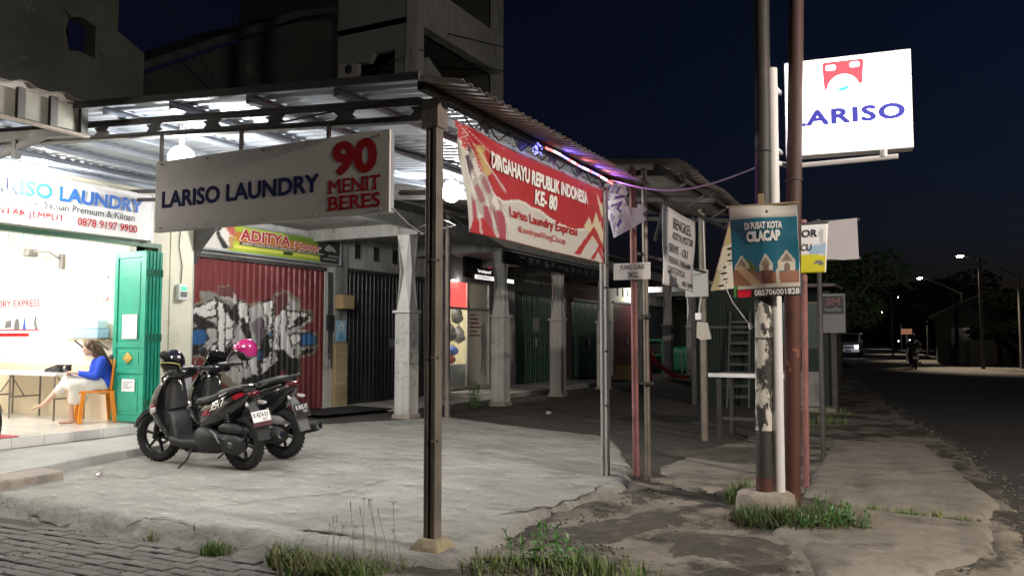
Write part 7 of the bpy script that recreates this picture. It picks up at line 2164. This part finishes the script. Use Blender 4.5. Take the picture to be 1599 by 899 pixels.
house(3.2, 58, 5.5, 7, 2.9, 1.3, K['plaster_dark'], 'pale gabled house behind the dark bushes across the road')
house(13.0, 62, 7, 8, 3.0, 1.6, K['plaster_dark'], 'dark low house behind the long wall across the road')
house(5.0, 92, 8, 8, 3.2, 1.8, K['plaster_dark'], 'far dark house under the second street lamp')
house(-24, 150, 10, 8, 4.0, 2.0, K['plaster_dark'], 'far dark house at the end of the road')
t = thing('water_tank', 'pale water tank on a low tower across the road', 'tank', (8.4, 52, 0))
b = MB(); b.lathe([(.02, 4.1), (.75, 4.1), (.8, 4.2), (.8, 5.2), (.6, 5.5), (.2, 5.6), (.02, 5.6)], 20, xf=Matrix.Translation((8.6, 54, .0))); b.build('tank', mat('pale tank', (.34, .34, .33), .6), t, smooth=True)
b = MB()
for sx in (-1, 1):
    for sy in (-1, 1): b.box(8.6 + sx * .6 - .08, 8.6 + sx * .6 + .08, 54 + sy * .6 - .08, 54 + sy * .6 + .08, -.1, 4.0)
b.box(7.8, 9.4, 53.2, 54.8, 4.0, 4.098); b.build('tower', K['plaster_dark'], t)
t = thing('boundary_wall', 'low pale boundary wall at the bend of the road', 'wall', (2, 53, 0))
b = MB(); b.box(1.6, 3.2, 53, 53.15, -.1, 1.35); b.box(1.5, 1.598, 52.9, 53.2, -.1, 1.6); b.build('wall', K['plaster_dark'], t)
t = thing('boundary_wall', 'long low dark wall beyond the road junction', 'wall', (14, 52, 0))
b = MB(); b.box(8.5, 30, 55, 55.15, -.1, 1.5); b.build('wall', K['plaster_dark'], t)
b = MB(); b.box(8.5, 30, 54.95, 55.2, 1.502, 1.58); b.build('coping', K['plaster'], t)
# ordinary poles by the road
for x, y, lb_ in ((2.35, 46.5, 'thin dark pole before the gabled house'), (-2.6, 72, 'thin dark pole near the orange board')):
    t = thing('utility_pole', lb_, 'pole', (x, y, 0), 'thin far poles')
    b = MB(); b.tube([(x, y, -.1), (x, y, 5.4)], .09, 8); b.build('shaft', K['steeldark'], t)
    b = MB(); b.bar((x - .5, y, 5.1), (x + .5, y, 5.1), .08); b.build('crossarm', K['steeldark'], t)

# ================================================================ TREES AND PLANTS


def leafcloud(b, c, rx, ry, rz_, n, size, r):
    for _ in range(n):
        while True:
            u = Vector((r.uniform(-1, 1), r.uniform(-1, 1), r.uniform(-1, 1)))
            if u.length < 1: break
        if r.random() < .6: u = u.normalized() * (.75 + .35 * r.random())
        p = Vector((c[0] + rx * u.x, c[1] + ry * u.y, c[2] + rz_ * u.z))
        a = Vector((r.gauss(0, 1), r.gauss(0, 1), r.gauss(0, .6))).normalized(); d = a.orthogonal().normalized()
        s = size * r.uniform(.6, 1.4)
        b.add([p - a * s, p + d * s * .45, p + a * s, p - d * s * .45], [(0, 1, 2, 3)])


def tree(x, y, h, w, lb_, seed, n=1500, size=.22):
    r = random.Random(seed)
    t = thing('tree', lb_, 'tree', (x, y, 0), 'trees along the road')
    b = MB(); tips = []
    b.tube([(x, y, -.15), (x + .1, y, h * .25), (x - .05, y + .1, h * .5)], [w * .07, w * .05, w * .035], 9)
    for k in range(7):
        a = k * 2 * PI / 7 + r.uniform(-.3, .3); l = w * r.uniform(.35, .62); z1 = h * r.uniform(.5, .92)
        q = (x + l * math.cos(a), y + l * math.sin(a), z1); tips.append(q)
        b.tube([(x, y, h * r.uniform(.25, .45)), (x + l * .5 * math.cos(a), y + l * .5 * math.sin(a), z1 * .75), q], [w * .03, w * .02, w * .008], 6)
    b.build('trunk', K['bark'], t, smooth=True)
    b = MB()
    for q in tips + [(x, y, h * .8)]:
        leafcloud(b, q, w * r.uniform(.22, .36), w * r.uniform(.22, .36), h * r.uniform(.12, .2), n // 8, size, r)
    b.build('crown', K['leafdark'], t)
    return t


tree(-2.9, 30.5, 4.6, 2.8, 'dark leafy tree beside the kiosk roof', 1, 1800, .13)
tree(-4.6, 36, 5.0, 3.6, 'dark tree behind the kiosk at the verge of the road', 2, 1800, .17)
tree(-7.6, 55, 5.2, 4.0, 'dark tree beside the white van', 3, 1400, .22)
tree(6.6, 55.5, 4.3, 5.5, 'broad dark bushy tree before the pale gabled house', 4, 2600, .24)
tree(9.5, 57, 6.2, 6.0, 'tall dark tree behind the water tank', 5, 2600, .26)
tree(4.6, 54.5, 2.4, 3.0, 'low dark bush beside the boundary wall', 6, 1600, .18)
tree(13.5, 53, 4.6, 5.0, 'dark tree leaning over the long low wall', 7, 1800, .26)
tree(1.4, 76, 6.5, 6.0, 'dark tree under the third street lamp', 8, 1600, .3)
tree(-1.6, 104, 8, 8, 'far dark tree at the bend of the road', 9, 1400, .4)
tree(-14, 96, 7, 7, 'far dark tree behind the van', 10, 1400, .4)
tree(-18, 170, 10, 12, 'farthest dark tree at the end of the road', 11, 1200, .6)
tree(-4, 160, 10, 12, 'far broad tree right of the end of the road', 12, 1200, .6)

r = random.Random(44); b = MB()
for k in range(46):
    x = -75 + 3.1 * k; leafcloud(b, (x, 232 + r.uniform(-6, 6), 3.5), 3.2, 3, r.uniform(4, 8), 150, .8, r)
tag(b.build('far_woods', K['leafdark'], None, kind='stuff'), 'dark mass of woods closing the end of the road', 'woods')


def blades(b, x, y, z, n, rad, h, r, w=.006, lean=.5):
    for _ in range(n):
        a = r.uniform(0, 2 * PI); q = rad * math.sqrt(r.random())
        px, py = x + q * math.cos(a), y + q * math.sin(a)
        hh = h * r.uniform(.5, 1.25) * (1 - .4 * q / rad); la = r.uniform(0, 2 * PI); ll = lean * hh * r.uniform(.2, 1)
        dx, dy = ll * math.cos(la), ll * math.sin(la); nx, ny = -math.sin(la) * w, math.cos(la) * w
        b.add([(px - nx, py - ny, z), (px + nx, py + ny, z), (px + dx * .4 + nx * .8, py + dy * .4 + ny * .8, z + hh * .6), (px + dx * .4 - nx * .8, py + dy * .4 - ny * .8, z + hh * .6), (px + dx, py + dy, z + hh)], [(0, 1, 2, 3), (3, 2, 4)])


def grass(spots, lb_, seed, h, lean=.6, m='grass', w=.005):
    r = random.Random(seed); b = MB()
    for x, y, rad, n in spots: blades(b, x, y, (-.17 if y < 4.5 and x < -2.9 else -.11), n, rad, h, r, w, lean)
    o = b.build('grass', K[m], None, kind='stuff')
    return tag(o, lb_, 'grass')


grass([(-3.85, 4.33, .17, 330), (-3.62, 4.27, .20, 330), (-3.38, 4.30, .17, 420), (-3.18, 4.27, .20, 420), (-4.02, 4.36, .10, 120), (-2.98, 4.34, .12, 130), (-3.1, 4.12, .14, 120)], 'thick grass tuft at the foot of the front post', 1, .19, .95)
grass([(-3.6, 4.28, .28, 110), (-3.2, 4.26, .26, 120)], 'dry bent stems among the grass by the front post', 21, .26, 1.1, 'grassdry', .003)
grass([(-4.62, 4.36, .10, 260), (-4.52, 4.35, .07, 120), (-5.25, 4.36, .07, 70)], 'small grass tuft in the edge of the brick paving', 2, .12)
grass([(-1.50, 7.45, .16, 420), (-1.42, 7.25, .12, 250)], 'grass tuft behind the pole footing', 3, .27)
grass([(-1.15, 6.62, .24, 700), (-.92, 6.60, .24, 700), (-.72, 6.72, .22, 520), (-1.32, 6.70, .14, 260), (-.80, 6.95, .18, 420), (-.98, 6.85, .16, 320)], 'dense weeds in front of the pole footing', 4, .22, 1.0, 'grassdark')
grass([(-1.30, 6.60, .22, 150), (-.75, 6.62, .30, 220), (-.55, 6.80, .2, 120)], 'dry straw mixed into the weeds by the pole footing', 22, .20, 1.1, 'grassdry', .003)
grass([(-.45, 7.48, .12, 160), (-.2, 7.45, .12, 180), (.02, 7.42, .10, 130), (.2, 7.40, .08, 70)], 'grass line in the seam between driveway slabs', 5, .14)
grass([(-2.2, 4.75, .2, 160), (-1.95, 4.78, .22, 260), (-1.65, 4.72, .22, 160), (-2.45, 4.55, .2, 160)], 'sparse grass along the bottom edge of the verge', 6, .20)
grass([(-2.78, 8.02, .12, 90), (-2.62, 8.05, .10, 60)], 'dry grass at the foot of the red post', 7, .16, .8, 'grassdry')
grass([(-1.9, 13.6, .3, 160), (-1.6, 15.0, .4, 160), (-1.7, 17.0, .4, 160)], 'scattered weeds beside the kiosk step', 8, .22)
# seeded stalks
t = thing('grass_stalks', 'tall seeded grass stalks rising from the tuft by the front post', 'grass', (-3.5, 4.35, -.1))
r = random.Random(8); b = MB(); hd = MB()
for k in range(13):
    x = -3.62 + .62 * k / 12 + r.uniform(-.04, .04); y = 4.34 + r.uniform(-.05, .06); h = r.uniform(.20, .46); l = r.uniform(-.12, .12)
    tip = (x + l, y + r.uniform(-.02, .02), -.1 + h); b.tube([(x, y, -.17), (x + l * .4, y, -.1 + h * .6), tip], .0015, 5)
    if k % 2 == 0:
        for j in range(5): a = j * 1.26; hd.tube([tip, (tip[0] + .018 * math.cos(a), tip[1] + .018 * math.sin(a), tip[2] + .016)], .0014, 4)
    else: hd.tube([tip, (tip[0] + l * .1, tip[1], tip[2] + .05)], .0028, 5)
b.build('stalk', K['grassdry'], t); hd.build('seed_head', K['grassdry'], t, kind='stuff')


def weed(x, y, z, n, h, lb_, seed, leaf=.07):
    r = random.Random(seed)
    t = thing('weed', lb_, 'plant', (x, y, z), None)
    sb = MB(); cnt = 0
    lf = MB(); lf.add([(0, 0, 0), (leaf * .35, leaf * .18, leaf * .05), (leaf, 0, -leaf * .12), (leaf * .35, -leaf * .18, leaf * .05), (leaf * .5, 0, -.004)], [(0, 1, 4), (1, 2, 4), (2, 3, 4), (3, 0, 4)])
    lm = lf.mesh('leaf', K['leaf'])
    for k in range(n):
        a = r.uniform(0, 2 * PI); q = r.uniform(.0, .09); hh = h * r.uniform(.6, 1.05)
        bx, by = x + q * math.cos(a), y + q * math.sin(a); tx, ty = bx + .06 * math.cos(a), by + .06 * math.sin(a)
        sb.tube([(bx, by, z - .03), ((bx + tx) / 2, (by + ty) / 2, z + hh * .5), (tx, ty, z + hh)], .004, 5)
        for j in range(13):
            f = .15 + .85 * j / 12; aa = j * 2.4 + a
            inst('leaf', lm, t, (bx + (tx - bx) * f, by + (ty - by) * f, z + hh * f), (r.uniform(-.3, .3), -.5 + .9 * (1 - f) + r.uniform(-.2, .2) - (.5 if f > .9 else 0), aa), (r.uniform(.8, 1.2) * (1.1 - .35 * f),) * 3)
    sb.build('stem', K['leaf'], t)
    return t


weed(-2.33, 4.78, -.07, 5, .24, 'larger broad leaved green weed beside the broken slab', 1, .09)
weed(-2.12, 4.86, -.07, 4, .20, 'smaller broad leaved green weed beside the larger one', 2, .085)
weed(-.62, 6.66, -.07, 5, .20, 'leafy creeping weed on the road side of the pole footing', 3, .06)
weed(-.9, 6.5, -.07, 5, .18, 'leafy weed directly below the pole footing', 4, .06)
for k_, (x_, y_, h_, lb_) in enumerate(((-1.28, 6.52, .17, 'low dark leafy weed below the footing, on the forecourt side'), (-.78, 6.50, .22, 'bushy dark leafy weed below the rusty pole'), (-.50, 6.62, .17, 'outer leafy weed trailing onto the driveway slab'), (-.72, 6.85, .24, 'taller leafy weed against the rusty pole'))):
    weed(x_, y_, -.08, 7, h_, lb_, 30 + k_, .05)
weed(-8.35, 14.7, 0, 8, .48, 'dark leafy shrub at the base of the second pillar', 5, .14)
# loose broken slabs and pebbles by the front post
t = thing('broken_slab', 'loose broken concrete slab lying by the front post', 'slab', (-2.5, 4.85, -.1))
b = MB(); b.prism([(-2.86, 4.72), (-2.6, 4.92), (-2.25, 5.0), (-2.2, 4.9), (-2.5, 4.74), (-2.78, 4.62)], 'z', -.07, -.03); b.build('slab', K['slab'], t, bevel=.008)
b = MB(); r = random.Random(11)
for k in range(1500):
    yy = 2.0 + 22 * r.random() ** 1.6; xe = float(np.interp(yy, [0, 5.7, 8.9, 12, 17.7, 24], [.62, .50, .56, .32, -.62, -1.45]))
    s = r.uniform(.005, .02); b.ball((xe + r.gauss(-.02, .12), yy, -.068), s, s * r.uniform(.7, 1.2), s * .6, 5, 3)
for k in range(620):
    u = r.random()
    if u < .45: x, y = r.uniform(-2.7, -1.9), r.uniform(4.5, 5.4)
    elif u < .75: f = r.random(); x, y = -2.55 + .25 * f + r.uniform(-.12, .12), 5.2 + 2.6 * f
    else: x, y = r.uniform(-2.4, .4), r.uniform(5, 9)
    s = r.uniform(.006, .018); b.ball((x, y, -.045), s, s * r.uniform(.7, 1.2), s * .7, 5, 3)
for k in range(120):
    x, y = r.uniform(-6.5, -3.8), r.uniform(3.2, 4.4); s = r.uniform(.003, .009); b.ball((x, y, -.135), s, s * 1.2, s * .7, 5, 3)
tag(b.build('gravel', K['pebble'], None, kind='stuff'), 'loose pale pebbles scattered on the verge', 'gravel')
